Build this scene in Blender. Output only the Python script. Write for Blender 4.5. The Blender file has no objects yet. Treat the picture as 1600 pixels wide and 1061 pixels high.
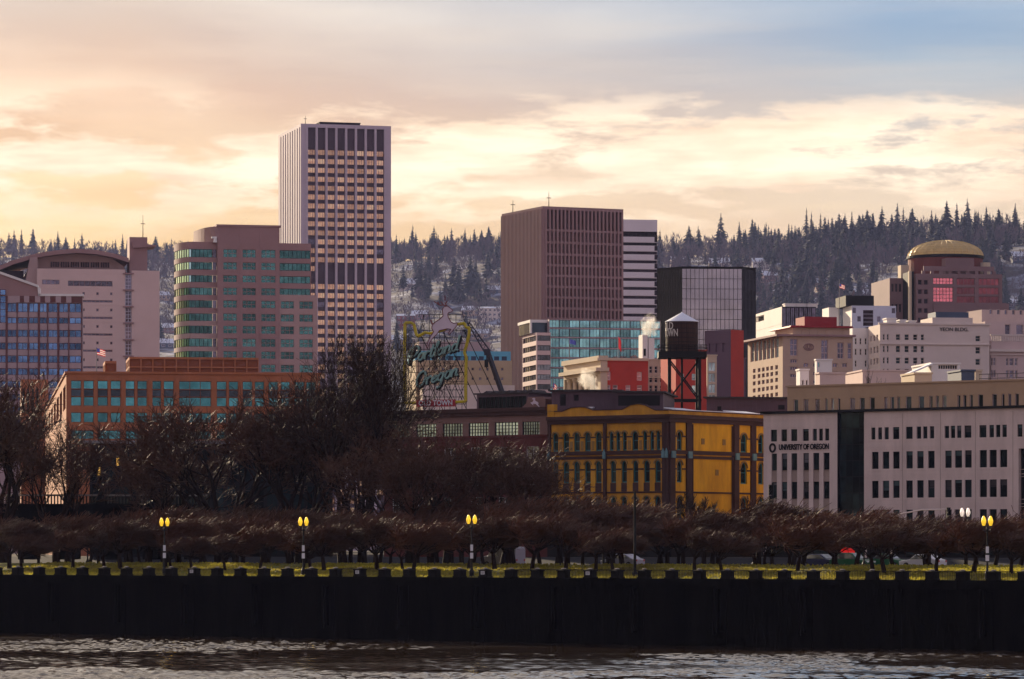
import bpy, bmesh, math, random
from mathutils import Vector, Matrix

# ------------------------------------------------------------------ camera, sky, sun, exposure
SC = bpy.context.scene
COL = SC.collection
F, HY, CAMZ = 6000.0, 855.0, 8.2          # focal length in photo pixels, horizon row, eye height over the river
R = math.radians
cam_d = bpy.data.cameras.new('camera')
cam_d.sensor_width = 36.0
cam_d.lens = 36.0 * F / 1600.0
cam_d.shift_y = (HY - 530.5) / 1600.0
cam_d.clip_start = 1.0
cam_d.clip_end = 40000.0
cam = bpy.data.objects.new('camera', cam_d)
COL.objects.link(cam)
cam.location = (0, 0, CAMZ)
cam.rotation_euler = (R(90), 0, 0)
SC.camera = cam

SUN_AZ, SUN_EL = 25.0, 17.0               # degrees left of the view direction, above the horizon
world = bpy.data.worlds.new('World')
SC.world = world
world.use_nodes = True
wn, wl = world.node_tree.nodes, world.node_tree.links
wn.clear()
def wnode(t, **kw):
    n = wn.new(t)
    for k, v in kw.items():
        setattr(n, k, v)
    return n
def wmath(op, a, b=None, clamp=False):
    n = wnode('ShaderNodeMath', operation=op, use_clamp=clamp)
    for i, v in enumerate((a, b)):
        if v is None:
            continue
        if isinstance(v, (int, float)):
            n.inputs[i].default_value = v
        else:
            wl.new(v, n.inputs[i])
    return n.outputs[0]
def wmix(fac, a, b):
    n = wnode('ShaderNodeMix', data_type='RGBA', clamp_factor=True)
    for i, v in ((0, fac), (6, a), (7, b)):
        if isinstance(v, (int, float)):
            n.inputs[i].default_value = v
        elif isinstance(v, tuple):
            n.inputs[i].default_value = (*v, 1)
        else:
            wl.new(v, n.inputs[i])
    return n.outputs[2]
def wramp(fac, stops, interp='LINEAR'):
    n = wnode('ShaderNodeValToRGB')
    cr = n.color_ramp
    cr.interpolation = interp
    while len(cr.elements) < len(stops):
        cr.elements.new(0.5)
    for e, (p, c) in zip(cr.elements, stops):
        e.position = p
        e.color = (*c, 1) if isinstance(c, tuple) else (c, c, c, 1)
    wl.new(fac, n.inputs[0])
    return n.outputs[0]
sky = wnode('ShaderNodeTexSky', sky_type='NISHITA')
sky.sun_disc = False
sky.sun_elevation = R(SUN_EL)
sky.sun_rotation = R(-SUN_AZ)
sky.air_density = 1.0
sky.dust_density = 2.0
sky.ozone_density = 1.5
tc = wnode('ShaderNodeTexCoord')
sep = wnode('ShaderNodeSeparateXYZ')
wl.new(tc.outputs['Generated'], sep.inputs[0])
dx, dy, dz = sep.outputs
# nearness of the direction to the sun's bearing, 0..1
sb = wmath('ADD', wmath('MULTIPLY', dx, -math.sin(R(SUN_AZ))), wmath('MULTIPLY', dy, math.cos(R(SUN_AZ))))
sunward = wmath('MULTIPLY_ADD', sb, 0.5)
wn[-1].inputs[2].default_value = 0.5
az = wmath('ARCTAN2', dx, dy)
def cloud_noise(sa, se, off, detail=6, rough=0.55, warp=0.4):
    c = wnode('ShaderNodeCombineXYZ')
    wl.new(wmath('MULTIPLY', az, sa), c.inputs[0])
    wl.new(wmath('MULTIPLY', dz, se), c.inputs[1])
    c.inputs[2].default_value = off
    n = wnode('ShaderNodeTexNoise')
    n.inputs['Scale'].default_value = 1.0
    n.inputs['Detail'].default_value = detail
    n.inputs['Roughness'].default_value = rough
    n.inputs['Distortion'].default_value = warp
    wl.new(c.outputs[0], n.inputs['Vector'])
    return n.outputs['Fac']
# high veil: warm low down, grey-blue higher, bluer away from the sun
veil_sun = wramp(dz, [(0.0, (.84, .54, .13)), (.055, (.88, .57, .16)), (.085, (.85, .54, .24)), (.115, (.76, .47, .30)), (.15, (.60, .53, .47)), (.24, (.70, .57, .46)), (.5, (.48, .43, .43)), (1.0, (.17, .21, .36))])
veil_far = wramp(dz, [(0.0, (.82, .55, .21)), (.055, (.82, .55, .25)), (.08, (.74, .51, .33)), (.105, (.62, .51, .42)), (.124, (.34, .43, .52)), (.15, (.15, .31, .54)), (.3, (.58, .50, .44)), (.6, (.36, .34, .40)), (1.0, (.20, .22, .34))])
veil_anti = wramp(dz, [(0.0, (.70, .49, .49)), (.1, (.63, .46, .51)), (.3, (.42, .36, .46)), (1.0, (.20, .23, .36))])  # unseen sky behind the camera, brightened and pinked to fill the facades
az_fac = wmath('MULTIPLY_ADD', az, 5.0, clamp=True)
wn[-1].inputs[2].default_value = 0.50
veil = wmix(az_fac, veil_sun, veil_far)
veil = wmix(wramp(sunward, [(.30, 1.0), (.72, 0.0)]), veil, veil_anti)
clear = wmix(1.0, (0, 0, 0), sky.outputs[0])
scale_sky = wnode('ShaderNodeVectorMath', operation='SCALE')
wl.new(sky.outputs[0], scale_sky.inputs[0])
scale_sky.inputs['Scale'].default_value = 0.10
veil_amount = wramp(cloud_noise(7.0, 40.0, 3.1, 5, .5, .15), [(.30, .74), (.62, .96)])
col = wmix(veil_amount, scale_sky.outputs[0], veil)
# thin streaks
streak = wramp(cloud_noise(6.0, 85.0, 8.7, 6, .55, .1), [(.48, 0.0), (.75, .38)])
col = wmix(streak, col, wmix(wramp(dz, [(.06, 0.0), (.15, 1.0)]), (.95, .70, .36), (.74, .62, .54)))
# low bank of broken bright cloud, six degrees up
band = wramp(dz, [(.078, 0.0), (.094, 1.0), (.110, 1.0), (.120, 0.0)])
puff = wramp(wmath('ADD', wmath('MULTIPLY', cloud_noise(26.0, 105.0, 12.1, 9, .62, .12), .6), wmath('MULTIPLY', cloud_noise(8.0, 45.0, 20.87, 3, .5, .0), .4)), [(.475, 0.0), (.535, 1.0)])
bright = wmath('MULTIPLY', band, puff)
shade = wramp(cloud_noise(16.0, 95.0, 5.3, 6, .6, .1), [(.42, 0.0), (.66, 1.0)])
cloud_c = wmix(wmath('MULTIPLY', shade, .65), (1.28, 1.06, .78), (.80, .52, .33))
cloud_c = wmix(wramp(sunward, [(.25, 1.0), (.75, 0.0)]), cloud_c, (.42, .34, .40))
col = wmix(wmath('MULTIPLY', bright, .92), col, cloud_c)
low = wmath('MULTIPLY', wramp(dz, [(.05, 0.0), (.068, 1.0), (.084, 1.0), (.094, 0.0)]), wramp(cloud_noise(10.0, 110.0, 11.3, 7, .6, .1), [(.52, 0.0), (.66, .45)]))
col = wmix(low, col, wmix(wramp(sunward, [(.25, 1.0), (.75, 0.0)]), (1.1, .86, .52), (.40, .33, .40)))
bg = wnode('ShaderNodeBackground')
wl.new(col, bg.inputs['Color'])
bg.inputs['Strength'].default_value = 0.76
wo = wnode('ShaderNodeOutputWorld')
wl.new(bg.outputs[0], wo.inputs['Surface'])

sun_d = bpy.data.lights.new('sun', 'SUN')
sun_d.energy = 5.0
sun_d.color = (1.0, .80, .55)
sun_d.angle = R(0.6)
sun = bpy.data.objects.new('sun', sun_d)
COL.objects.link(sun)
to_sun = Vector((-math.sin(R(SUN_AZ)) * math.cos(R(SUN_EL)), math.cos(R(SUN_AZ)) * math.cos(R(SUN_EL)), math.sin(R(SUN_EL))))
sun.rotation_euler = to_sun.to_track_quat('Z', 'Y').to_euler()
sun.location = to_sun * 500

vs = SC.view_settings
vs.view_transform = 'Standard'
vs.look = 'None'
vs.exposure = 0.60
vs.gamma = 1.0
vs.use_curve_mapping = False
cy = SC.cycles
cy.use_denoising = True
cy.max_bounces = 6
cy.diffuse_bounces = 2
cy.glossy_bounces = 3
cy.transmission_bounces = 3
cy.volume_bounces = 0
cy.transparent_max_bounces = 8
cy.caustics_reflective = False
cy.caustics_refractive = False
cy.sample_clamp_indirect = 4.0
cy.use_adaptive_sampling = True
cy.adaptive_threshold = 0.02

# ------------------------------------------------------------------ materials
MATS = {}
def M(name, col, rough=.75, var=.14, scale=.25, metal=0.0, spec=.4, bump=0.0, bscale=4.0, stretch=(1, 1, 1), dirt=None, rand=0.0, trans=0.0, emit=None, estr=0.0):
    m = bpy.data.materials.new(name)
    m.use_nodes = True
    n, l = m.node_tree.nodes, m.node_tree.links
    b = n['Principled BSDF']
    b.inputs['Roughness'].default_value = rough
    b.inputs['Metallic'].default_value = metal
    b.inputs['Specular IOR Level'].default_value = spec
    tcn = n.new('ShaderNodeTexCoord')
    mp = n.new('ShaderNodeMapping')
    mp.inputs['Scale'].default_value = stretch
    l.new(tcn.outputs['Object'], mp.inputs[0])
    nz = n.new('ShaderNodeTexNoise')
    nz.inputs['Scale'].default_value = scale
    nz.inputs['Detail'].default_value = 6
    nz.inputs['Roughness'].default_value = .65
    l.new(mp.outputs[0], nz.inputs['Vector'])
    cr = n.new('ShaderNodeValToRGB')
    cr.color_ramp.elements[0].position = .3
    cr.color_ramp.elements[1].position = .7
    lo = dirt if dirt else tuple(c * (1 - var) for c in col)
    hi = tuple(min(1, c * (1 + var)) for c in col)
    cr.color_ramp.elements[0].color = (*lo, 1)
    cr.color_ramp.elements[1].color = (*hi, 1)
    l.new(nz.outputs['Fac'], cr.inputs[0])
    out = cr.outputs[0]
    if rand:
        oi = n.new('ShaderNodeObjectInfo')
        hs = n.new('ShaderNodeHueSaturation')
        mr = n.new('ShaderNodeMapRange')
        mr.inputs[3].default_value = 1 - rand
        mr.inputs[4].default_value = 1 + rand
        l.new(oi.outputs['Random'], mr.inputs[0])
        l.new(mr.outputs[0], hs.inputs['Value'])
        l.new(out, hs.inputs['Color'])
        out = hs.outputs[0]
    l.new(out, b.inputs['Base Color'])
    if bump:
        n2 = n.new('ShaderNodeTexNoise')
        n2.inputs['Scale'].default_value = bscale
        n2.inputs['Detail'].default_value = 4
        l.new(mp.outputs[0], n2.inputs['Vector'])
        bp = n.new('ShaderNodeBump')
        bp.inputs['Strength'].default_value = bump
        bp.inputs['Distance'].default_value = .1
        l.new(n2.outputs['Fac'], bp.inputs['Height'])
        l.new(bp.outputs[0], b.inputs['Normal'])
    if emit:
        b.inputs['Emission Color'].default_value = (*emit, 1)
        b.inputs['Emission Strength'].default_value = estr
    if trans:
        tr = n.new('ShaderNodeBsdfTranslucent')
        l.new(out, tr.inputs['Color'])
        mx = n.new('ShaderNodeMixShader')
        mx.inputs[0].default_value = trans
        l.new(b.outputs[0], mx.inputs[1])
        l.new(tr.outputs[0], mx.inputs[2])
        l.new(mx.outputs[0], n['Material Output'].inputs['Surface'])
    MATS[name] = m
    return m
def GLASS(name, tint, metal=.75, rough=.08, rand=.35, wave=.02, wscale=.35, spec=.5):
    """coated window glass: mirrors the sky in its own tint, slightly wavy, some panes with pale blinds"""
    m = bpy.data.materials.new(name)
    m.use_nodes = True
    n, l = m.node_tree.nodes, m.node_tree.links
    b = n['Principled BSDF']
    b.inputs['Roughness'].default_value = rough
    b.inputs['Metallic'].default_value = metal
    b.inputs['Specular IOR Level'].default_value = spec
    oi = n.new('ShaderNodeObjectInfo')
    tcn = n.new('ShaderNodeTexCoord')
    add = n.new('ShaderNodeVectorMath')
    add.operation = 'ADD'
    l.new(tcn.outputs['Object'], add.inputs[0])
    sc = n.new('ShaderNodeVectorMath')
    sc.operation = 'SCALE'
    sc.inputs['Scale'].default_value = 37.0
    cb = n.new('ShaderNodeCombineXYZ')
    l.new(oi.outputs['Random'], cb.inputs[0])
    l.new(oi.outputs['Random'], cb.inputs[1])
    l.new(cb.outputs[0], sc.inputs[0])
    l.new(sc.outputs[0], add.inputs[1])
    nz = n.new('ShaderNodeTexNoise')
    nz.inputs['Scale'].default_value = wscale
    nz.inputs['Detail'].default_value = 2
    l.new(add.outputs[0], nz.inputs['Vector'])
    bp = n.new('ShaderNodeBump')
    bp.inputs['Strength'].default_value = .6
    bp.inputs['Distance'].default_value = wave
    l.new(nz.outputs['Fac'], bp.inputs['Height'])
    l.new(bp.outputs[0], b.inputs['Normal'])
    nc = n.new('ShaderNodeTexNoise')
    nc.inputs['Scale'].default_value = wscale * 1.7
    nc.inputs['Detail'].default_value = 3
    l.new(add.outputs[0], nc.inputs['Vector'])
    cr = n.new('ShaderNodeValToRGB')
    cr.color_ramp.elements[0].position = .32
    cr.color_ramp.elements[1].position = .68
    cr.color_ramp.elements[0].color = (*[c * (1 - rand) for c in tint], 1)
    cr.color_ramp.elements[1].color = (*[min(1, c * (1 + rand * .6)) for c in tint], 1)
    l.new(nc.outputs['Fac'], cr.inputs[0])
    hs = n.new('ShaderNodeHueSaturation')
    mr = n.new('ShaderNodeMapRange')
    mr.inputs[3].default_value = 1 - rand
    mr.inputs[4].default_value = 1 + rand
    l.new(oi.outputs['Random'], mr.inputs[0])
    l.new(mr.outputs[0], hs.inputs['Value'])
    l.new(cr.outputs[0], hs.inputs['Color'])
    l.new(hs.outputs[0], b.inputs['Base Color'])
    MATS[name] = m
    return m

# ------------------------------------------------------------------ mesh building helpers
class MB:
    def __init__(s):
        s.v, s.f, s.m = [], [], []
    def quad(s, a, b, c, d, m=0):
        i = len(s.v)
        s.v += [tuple(a), tuple(b), tuple(c), tuple(d)]
        s.f.append((i, i + 1, i + 2, i + 3))
        s.m.append(m)
    def tri(s, a, b, c, m=0):
        i = len(s.v)
        s.v += [tuple(a), tuple(b), tuple(c)]
        s.f.append((i, i + 1, i + 2))
        s.m.append(m)
    def poly(s, pts, m=0):
        i = len(s.v)
        s.v += [tuple(p) for p in pts]
        s.f.append(tuple(range(i, i + len(pts))))
        s.m.append(m)
    def box(s, x0, x1, y0, y1, z0, z1, m=0, skip=''):
        i = len(s.v)
        s.v += [(x0, y0, z0), (x1, y0, z0), (x1, y1, z0), (x0, y1, z0), (x0, y0, z1), (x1, y0, z1), (x1, y1, z1), (x0, y1, z1)]
        for k, q in (('f', (0, 1, 5, 4)), ('r', (1, 2, 6, 5)), ('b', (2, 3, 7, 6)), ('l', (3, 0, 4, 7)), ('t', (4, 5, 6, 7)), ('u', (3, 2, 1, 0))):
            if k in skip:
                continue
            s.f.append(tuple(i + a for a in q))
            s.m.append(m)
    def prism(s, pts, y0, y1, m=0):
        """polygon in x,z pushed along y"""
        n, i = len(pts), len(s.v)
        s.v += [(x, y0, z) for x, z in pts] + [(x, y1, z) for x, z in pts]
        s.f.append(tuple(range(i, i + n)))
        s.f.append(tuple(range(i + 2 * n - 1, i + n - 1, -1)))
        s.m += [m, m]
        for k in range(n):
            k2 = (k + 1) % n
            s.f.append((i + k, i + n + k, i + n + k2, i + k2))
            s.m.append(m)
    def column(s, pts, z0, z1, m=0, top=True):
        """polygon in x,y pushed along z"""
        n, i = len(pts), len(s.v)
        s.v += [(x, y, z0) for x, y in pts] + [(x, y, z1) for x, y in pts]
        if top:
            s.f.append(tuple(range(i + n, i + 2 * n)))
            s.m.append(m)
        for k in range(n):
            k2 = (k + 1) % n
            s.f.append((i + k, i + k2, i + n + k2, i + n + k))
            s.m.append(m)
    def tube(s, p0, p1, r0, r1=None, n=6, m=0, cap=False):
        r1 = r0 if r1 is None else r1
        p0, p1 = Vector(p0), Vector(p1)
        d = p1 - p0
        if d.length < 1e-6:
            return
        d.normalize()
        a = d.cross(Vector((0, 0, 1)) if abs(d.z) < .9 else Vector((1, 0, 0)))
        a.normalize()
        b = d.cross(a)
        i = len(s.v)
        for p, r in ((p0, r0), (p1, r1)):
            for k in range(n):
                t = 2 * math.pi * k / n
                q = p + a * (math.cos(t) * r) + b * (math.sin(t) * r)
                s.v.append((q.x, q.y, q.z))
        for k in range(n):
            k2 = (k + 1) % n
            s.f.append((i + k, i + k2, i + n + k2, i + n + k))
            s.m.append(m)
        if cap:
            s.f.append(tuple(range(i, i + n)))
            s.f.append(tuple(range(i + n, i + 2 * n)))
            s.m += [m, m]
    def lathe(s, prof, n=12, c=(0, 0, 0), m=0):
        i = len(s.v)
        for r, z in prof:
            for k in range(n):
                t = 2 * math.pi * k / n
                s.v.append((c[0] + r * math.cos(t), c[1] + r * math.sin(t), c[2] + z))
        for j in range(len(prof) - 1):
            for k in range(n):
                k2 = (k + 1) % n
                s.f.append((i + j * n + k, i + j * n + k2, i + (j + 1) * n + k2, i + (j + 1) * n + k))
                s.m.append(m)
    def mesh(s, name, mats):
        me = bpy.data.meshes.new(name)
        me.from_pydata(s.v, [], s.f)
        for mt in (mats if isinstance(mats, (list, tuple)) else [mats]):
            me.materials.append(MATS[mt] if isinstance(mt, str) else mt)
        if any(s.m):
            me.polygons.foreach_set('material_index', s.m)
        me.update()
        return me
    def build(s, name, mats, parent=None, smooth=False):
        me = s.mesh(name, mats)
        if smooth:
            me.polygons.foreach_set('use_smooth', [True] * len(me.polygons))
        return link(name, me, parent)
def link(name, data, parent=None, loc=None, rz=None):
    o = bpy.data.objects.new(name, data)
    COL.objects.link(o)
    if parent:
        o.parent = parent
    if loc is not None:
        o.location = loc
    if rz is not None:
        o.rotation_euler = (0, 0, rz)
    return o
def tag(o, label, cat=None, group=None, kind=None):
    if label: o['label'] = label
    if cat: o['category'] = cat
    if group: o['group'] = group
    if kind: o['kind'] = kind
    return o
def thing(name, label, cat, loc=(0, 0, 0), rz=0, group=None):
    return tag(link(name, None, None, loc, rz), label, cat, group)
def copy_tree(o, parent=None):
    c = o.copy()
    COL.objects.link(c)
    c.parent = parent
    for ch in list(o.children):
        copy_tree(ch, c)
    return c

GZ = 7.0                                  # level of the city streets over the river
class Frame:
    """a building's own axes: x along its front, y into the block, z up; pixels of the survey become metres on its faces"""
    def __init__(s, px, D, deg, gz=GZ):
        s.t = R(deg)
        s.c, s.s = math.cos(s.t), math.sin(s.t)
        s.ox, s.oy, s.gz = (px - 800) / F * D, D, gz
    def x(s, px, y=0.0):
        u = (px - 800) / F
        return (u * (s.oy + y * s.c) - s.ox + y * s.s) / (s.c - u * s.s)
    def y(s, px, x=0.0):
        u = (px - 800) / F
        return (s.ox + x * s.c - u * (s.oy + x * s.s)) / (s.s + u * s.c)
    def zf(s, py, px, y=0.0):             # height seen on a face parallel to the front
        x = s.x(px, y)
        return CAMZ - (py - HY) / F * (s.oy + x * s.s + y * s.c) - s.gz
    def zs(s, py, px, x=0.0):             # height seen on a side face
        y = s.y(px, x)
        return CAMZ - (py - HY) / F * (s.oy + x * s.s + y * s.c) - s.gz
    def world(s, x, y, z=0.0):
        return Vector((s.ox + x * s.c - y * s.s, s.oy + x * s.s + y * s.c, s.gz + z))
    def root(s, name, label, cat, group=None):
        s.o = thing(name, label, cat, (s.ox, s.oy, s.gz), s.t, group)
        return s.o
FACE = {'f': lambda b: (lambda q, d, z: (q, b + d, z)), 'l': lambda b: (lambda q, d, z: (b + d, q, z)), 'r': lambda b: (lambda q, d, z: (b - d, q, z))}
def facade(mb, face, base, s0, s1, z0, z1, ops, m=0, mback=None):
    """a wall sheet with true openings; ops: (a0,a1,b0,b1,depth[,back material])"""
    fm = FACE[face](base)
    ops = [(max(o[0], s0), min(o[1], s1), max(o[2], z0), min(o[3], z1), *o[4:]) for o in ops]
    ops = [o for o in ops if o[1] - o[0] > 1e-3 and o[3] - o[2] > 1e-3]
    rnd = lambda a: sorted(set(round(v, 4) for v in a))
    zc = rnd([z0, z1] + [v for o in ops for v in o[2:4]])
    for j in range(len(zc) - 1):
        zm = (zc[j] + zc[j + 1]) / 2
        row = [o for o in ops if o[2] < zm < o[3]]
        cuts = rnd([s0, s1] + [v for o in row for v in o[:2]])
        run = None
        for i in range(len(cuts) - 1):
            sm = (cuts[i] + cuts[i + 1]) / 2
            solid = not any(o[0] < sm < o[1] for o in row)
            if solid:
                run = cuts[i] if run is None else run
            if run is not None and (not solid or i == len(cuts) - 2):
                e = cuts[i + 1] if solid else cuts[i]
                mb.quad(fm(run, 0, zc[j]), fm(e, 0, zc[j]), fm(e, 0, zc[j + 1]), fm(run, 0, zc[j + 1]), m)
                run = None
    for o in ops:
        a0, a1, b0, b1, d = o[:5]
        mb.quad(fm(a0, 0, b0), fm(a0, d, b0), fm(a0, d, b1), fm(a0, 0, b1), m)
        mb.quad(fm(a1, d, b0), fm(a1, 0, b0), fm(a1, 0, b1), fm(a1, d, b1), m)
        mb.quad(fm(a0, 0, b1), fm(a0, d, b1), fm(a1, d, b1), fm(a1, 0, b1), m)
        mb.quad(fm(a0, d, b0), fm(a0, 0, b0), fm(a1, 0, b0), fm(a1, d, b0), m)
        if len(o) > 5 and o[5] is not None:
            mb.quad(fm(a0, d, b0), fm(a1, d, b0), fm(a1, d, b1), fm(a0, d, b1), o[5])
WCACHE = {}
def wmesh(w, h, glass, frame, nx=1, nz=1, fw=.08, deep=.07):
    """a window: pane, outer frame and glazing bars"""
    key = (round(w, 2), round(h, 2), glass, frame, nx, nz, fw)
    if key not in WCACHE:
        mb = MB()
        mb.quad((-w / 2, 0, 0), (w / 2, 0, 0), (w / 2, 0, h), (-w / 2, 0, h), 0)
        if frame:
            for i in range(nx + 1):
                xx = -w / 2 + (w - fw) * i / nx
                mb.box(xx, xx + fw, -deep, .01, 0, h, 1, 'b')
            for j in range(nz + 1):
                zz = (h - fw) * j / nz
                mb.box(-w / 2 + fw * .3, w / 2 - fw * .3, -deep * .9, .01, zz, zz + fw, 1, 'b')
        WCACHE[key] = mb.mesh('window', [glass] + ([frame] if frame else []))
    return WCACHE[key]
def place(name, me, parent, face, base, s, z, rec=0.0):
    if face == 'f':
        return link(name, me, parent, (s, base + rec, z))
    if face == 'l':
        return link(name, me, parent, (base + rec, s, z), R(-90))
    return link(name, me, parent, (base - rec, s, z), R(90))
def windows(root, mb, face, base, s0, s1, z0, z1, rects, glass, frame, nx=1, nz=1, fw=.08, rec=.2, m=0, extra=(), name='window'):
    """wall with openings plus one window object in each; rects (a0,a1,b0,b1[,nx,nz])"""
    facade(mb, face, base, s0, s1, z0, z1, [(r[0], r[1], r[2], r[3], rec + .05) for r in rects] + list(extra), m)
    for r in rects:
        me = wmesh(r[1] - r[0], r[3] - r[2], r[6] if len(r) > 6 else glass, frame, r[4] if len(r) > 4 else nx, r[5] if len(r) > 5 else nz, fw)
        place(name, me, root, face, base, (r[0] + r[1]) / 2, r[2], rec)
def shell(mb, x0, x1, y0, y1, z0, z1, faces='lrbt', m=0, mt=None):
    """the plain remaining faces of a block"""
    mb.box(x0, x1, y0, y1, z0, z1, m, ''.join(k for k in 'flrbtu' if k not in faces or (k == 't' and mt is not None)))
    if 't' in faces and mt is not None:
        mb.quad((x0, y0, z1), (x1, y0, z1), (x1, y1, z1), (x0, y1, z1), mt)
def text_mesh(body, size, mat, extrude=.05, bold=0.0):
    cu = bpy.data.curves.new('lettering', 'FONT')
    cu.body = body
    cu.size = size
    cu.extrude = extrude
    cu.offset = bold
    cu.align_x = 'CENTER'
    cu.align_y = 'CENTER'
    ob = bpy.data.objects.new('lettering', cu)
    COL.objects.link(ob)
    bpy.context.view_layer.update()
    dg = bpy.context.evaluated_depsgraph_get()
    me = bpy.data.meshes.new_from_object(ob.evaluated_get(dg))
    bpy.data.objects.remove(ob)
    me.materials.clear()
    me.materials.append(MATS[mat])
    me.name = 'lettering'
    return me
def stand_up(me, width=None):
    """lettering from the ground plane onto a wall facing -y, set to a width"""
    xs = [v.co.x for v in me.vertices]
    k = width / (max(xs) - min(xs)) if width else 1
    for v in me.vertices:
        x, y, z = v.co
        v.co = (x * k, -z, y)
    return me
def path_tube(mb, pts, r, n=5, m=0):
    for a, b in zip(pts[:-1], pts[1:]):
        mb.tube(a, b, r, r, n, m, True)
# ------------------------------------------------------------------ palette
M('asphalt', (.03, .03, .033), .95, .25, .8, spec=.05)
M('city_ground', (.05, .046, .043), .95, .25, .1, spec=.05)
M('promenade_concrete', (.30, .26, .21), .9, .25, .6)
M('river_wall', (.0045, .004, .0035), .95, .6, .6, spec=.02, dirt=(.001, .001, .001), stretch=(1, 1, .12), bump=.4)  # near-black base puts deep shade into the colour; streaks are faint stains
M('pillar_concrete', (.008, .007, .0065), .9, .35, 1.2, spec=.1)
M('lawn', (.15, .16, .030), .9, .35, .35, spec=.1, dirt=(.13, .10, .04))
M('grass_blade', (.40, .36, .035), .6, .25, .22, trans=.55, dirt=(.15, .12, .035))
M('kerb', (.25, .23, .21), .8)
M('iron', (.008, .008, .009), .6, .2, 3, spec=.2)
M('steel_grey', (.22, .22, .23), .45, .15, 2, metal=.4)
M('snow', (.80, .82, .88), .6, .06, .5)
M('roof_dark', (.05, .042, .045), .8, .3, .3)
M('roof_gravel', (.28, .25, .24), .85, .2, .3)
M('white_paint', (.78, .76, .74), .5, .06, 1)
M('plaque_white', (.62, .62, .66), .5, .06, 3)
# university block
M('uo_stone', (.66, .53, .485), .85, .16, .5, stretch=(1, 1, .22))
M('uo_panel', (.36, .27, .23), .8, .12, .4)
M('uo_penthouse', (.44, .30, .19), .8, .10, .3)
M('black_trim', (.007, .006, .008), .6, .2, 1, spec=.2)
GLASS('dark_glass', (.014, .026, .030), .3, .08, .6, .03, spec=.12)
GLASS('dark_glass_b', (.16, .19, .22), .6, .06, .6, .03)
# yellow block
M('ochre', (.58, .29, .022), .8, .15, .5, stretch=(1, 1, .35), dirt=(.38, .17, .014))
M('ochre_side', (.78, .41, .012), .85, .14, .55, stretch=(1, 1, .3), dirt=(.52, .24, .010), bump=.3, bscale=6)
M('maroon_trim', (.045, .013, .012), .7, .25, .8)
M('hood_tan', (.26, .15, .045), .75, .2, 1)
M('teal_frame', (.012, .14, .17), .5, .15, 1)
M('verdigris', (.12, .24, .27), .6, .2, 2)
# brown stag block
M('brown_render', (.20, .112, .10), .8, .14, .4)
M('red_brick', (.11, .026, .024), .85, .25, .6)
M('purple_metal', (.105, .062, .085), .6, .14, .3, stretch=(3, 3, .3))
GLASS('pale_glass', (.42, .58, .60), .6, .15, .45, .03)
# orange block
M('orange_brick', (.43, .155, .070), .85, .14, .5)
M('orange_panel', (.27, .085, .040), .85, .16, .5)
GLASS('teal_window', (.055, .25, .31), .75, .08, .4, .03)
GLASS('teal_dim', (.025, .045, .07), .6, .1, .4, .03)
# towers and downtown
M('pink_granite', (.42, .29, .28), .7, .10, .08)
M('pink_granite_pale', (.68, .51, .48), .7, .08, .08)
M('rose_brown', (.33, .20, .20), .7, .10, .1)
M('tower_white', (.50, .42, .50), .6, .07, .06)
M('tower_dark', (.022, .012, .020), .6, .2, .2, spec=.2)
M('tower_brown', (.33, .205, .205), .7, .10, .05)
M('stripe_white', (.74, .68, .72), .55, .07, .1)
M('red_mullion', (.13, .045, .045), .6, .15, .5)
M('spandrel_pink', (.44, .33, .35), .6, .10, .3)
GLASS('blue_window', (.075, .16, .34), .85, .06, .5, .08, .3)
GLASS('green_window', (.045, .145, .155), .75, .08, .45, .04)
GLASS('green_bright', (.46, .76, .80), .9, .05, .2, .03)  # brighter copy of green_window, sky reflection put into its tint
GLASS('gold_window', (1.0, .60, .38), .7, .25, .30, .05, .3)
GLASS('slate_window', (.12, .115, .17), .7, .12, .4, .04)
GLASS('black_window', (.022, .014, .02), .5, .15, .5, .04, spec=.12)
GLASS('curtain_teal', (.18, .42, .46), .85, .06, .45, .10, .3)
GLASS('curtain_rose', (.26, .26, .30), .95, .05, .22, .10, .10)  # paler than curtain_black: the front's sky reflection put into its tint
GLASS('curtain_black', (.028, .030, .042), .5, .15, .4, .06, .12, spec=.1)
GLASS('rose_window', (.85, .25, .30), .75, .2, .25, .05)
GLASS('rose_dim', (.24, .06, .08), .6, .2, .35, .05)
M('brick_red', (.50, .055, .035), .85, .12, .3)
M('brick_red_dull', (.26, .035, .035), .85, .12, .3)
M('beige', (.54, .39, .29), .8, .10, .15)
M('cream', (.72, .61, .55), .8, .08, .15)
M('cream_warm', (.62, .50, .36), .8, .10, .12)
M('pale_white', (.80, .76, .74), .6, .06, .1)
M('pale_blue_panel', (.58, .60, .72), .5, .08, .2)
M('pink_plaster', (.62, .47, .44), .8, .08, .3)
M('dome_gold', (.62, .44, .18), .5, .2, .4, metal=.2)
M('dome_brick', (.17, .045, .04), .8, .15, .2)
M('dome_stone', (.235, .145, .15), .75, .12, .1)
M('dark_violet', (.10, .06, .10), .6, .15, .1)
M('roof_red', (.30, .015, .022), .6, .12, .3)
M('slate_blue', (.06, .085, .14), .6, .15, .3)
M('tank_wood', (.040, .017, .012), .8, .4, 2.0, stretch=(2, 2, .2), bump=.3)
M('tank_letters', (.60, .55, .52), .6, .25, 4)
M('sign_yellow', (.50, .40, .02), .5, .2, 1)
M('sign_letter', (.22, .40, .37), .4, .2, 1.5)
M('stag_white', (.62, .52, .60), .6, .06, .6)
M('sign_red', (.33, .02, .03), .6, .15, 1)
M('stag_red', (.14, .02, .025), .6, .1, 1)
M('crane_dark', (.015, .015, .028), .5, .2, .6)
M('crane_red', (.24, .05, .06), .6, .2, 1)
M('bark', (.020, .011, .008), .95, .3, .8, spec=.1)
M('twig_rust', (.115, .043, .020), .6, .4, 1.5, spec=.2)
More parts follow.
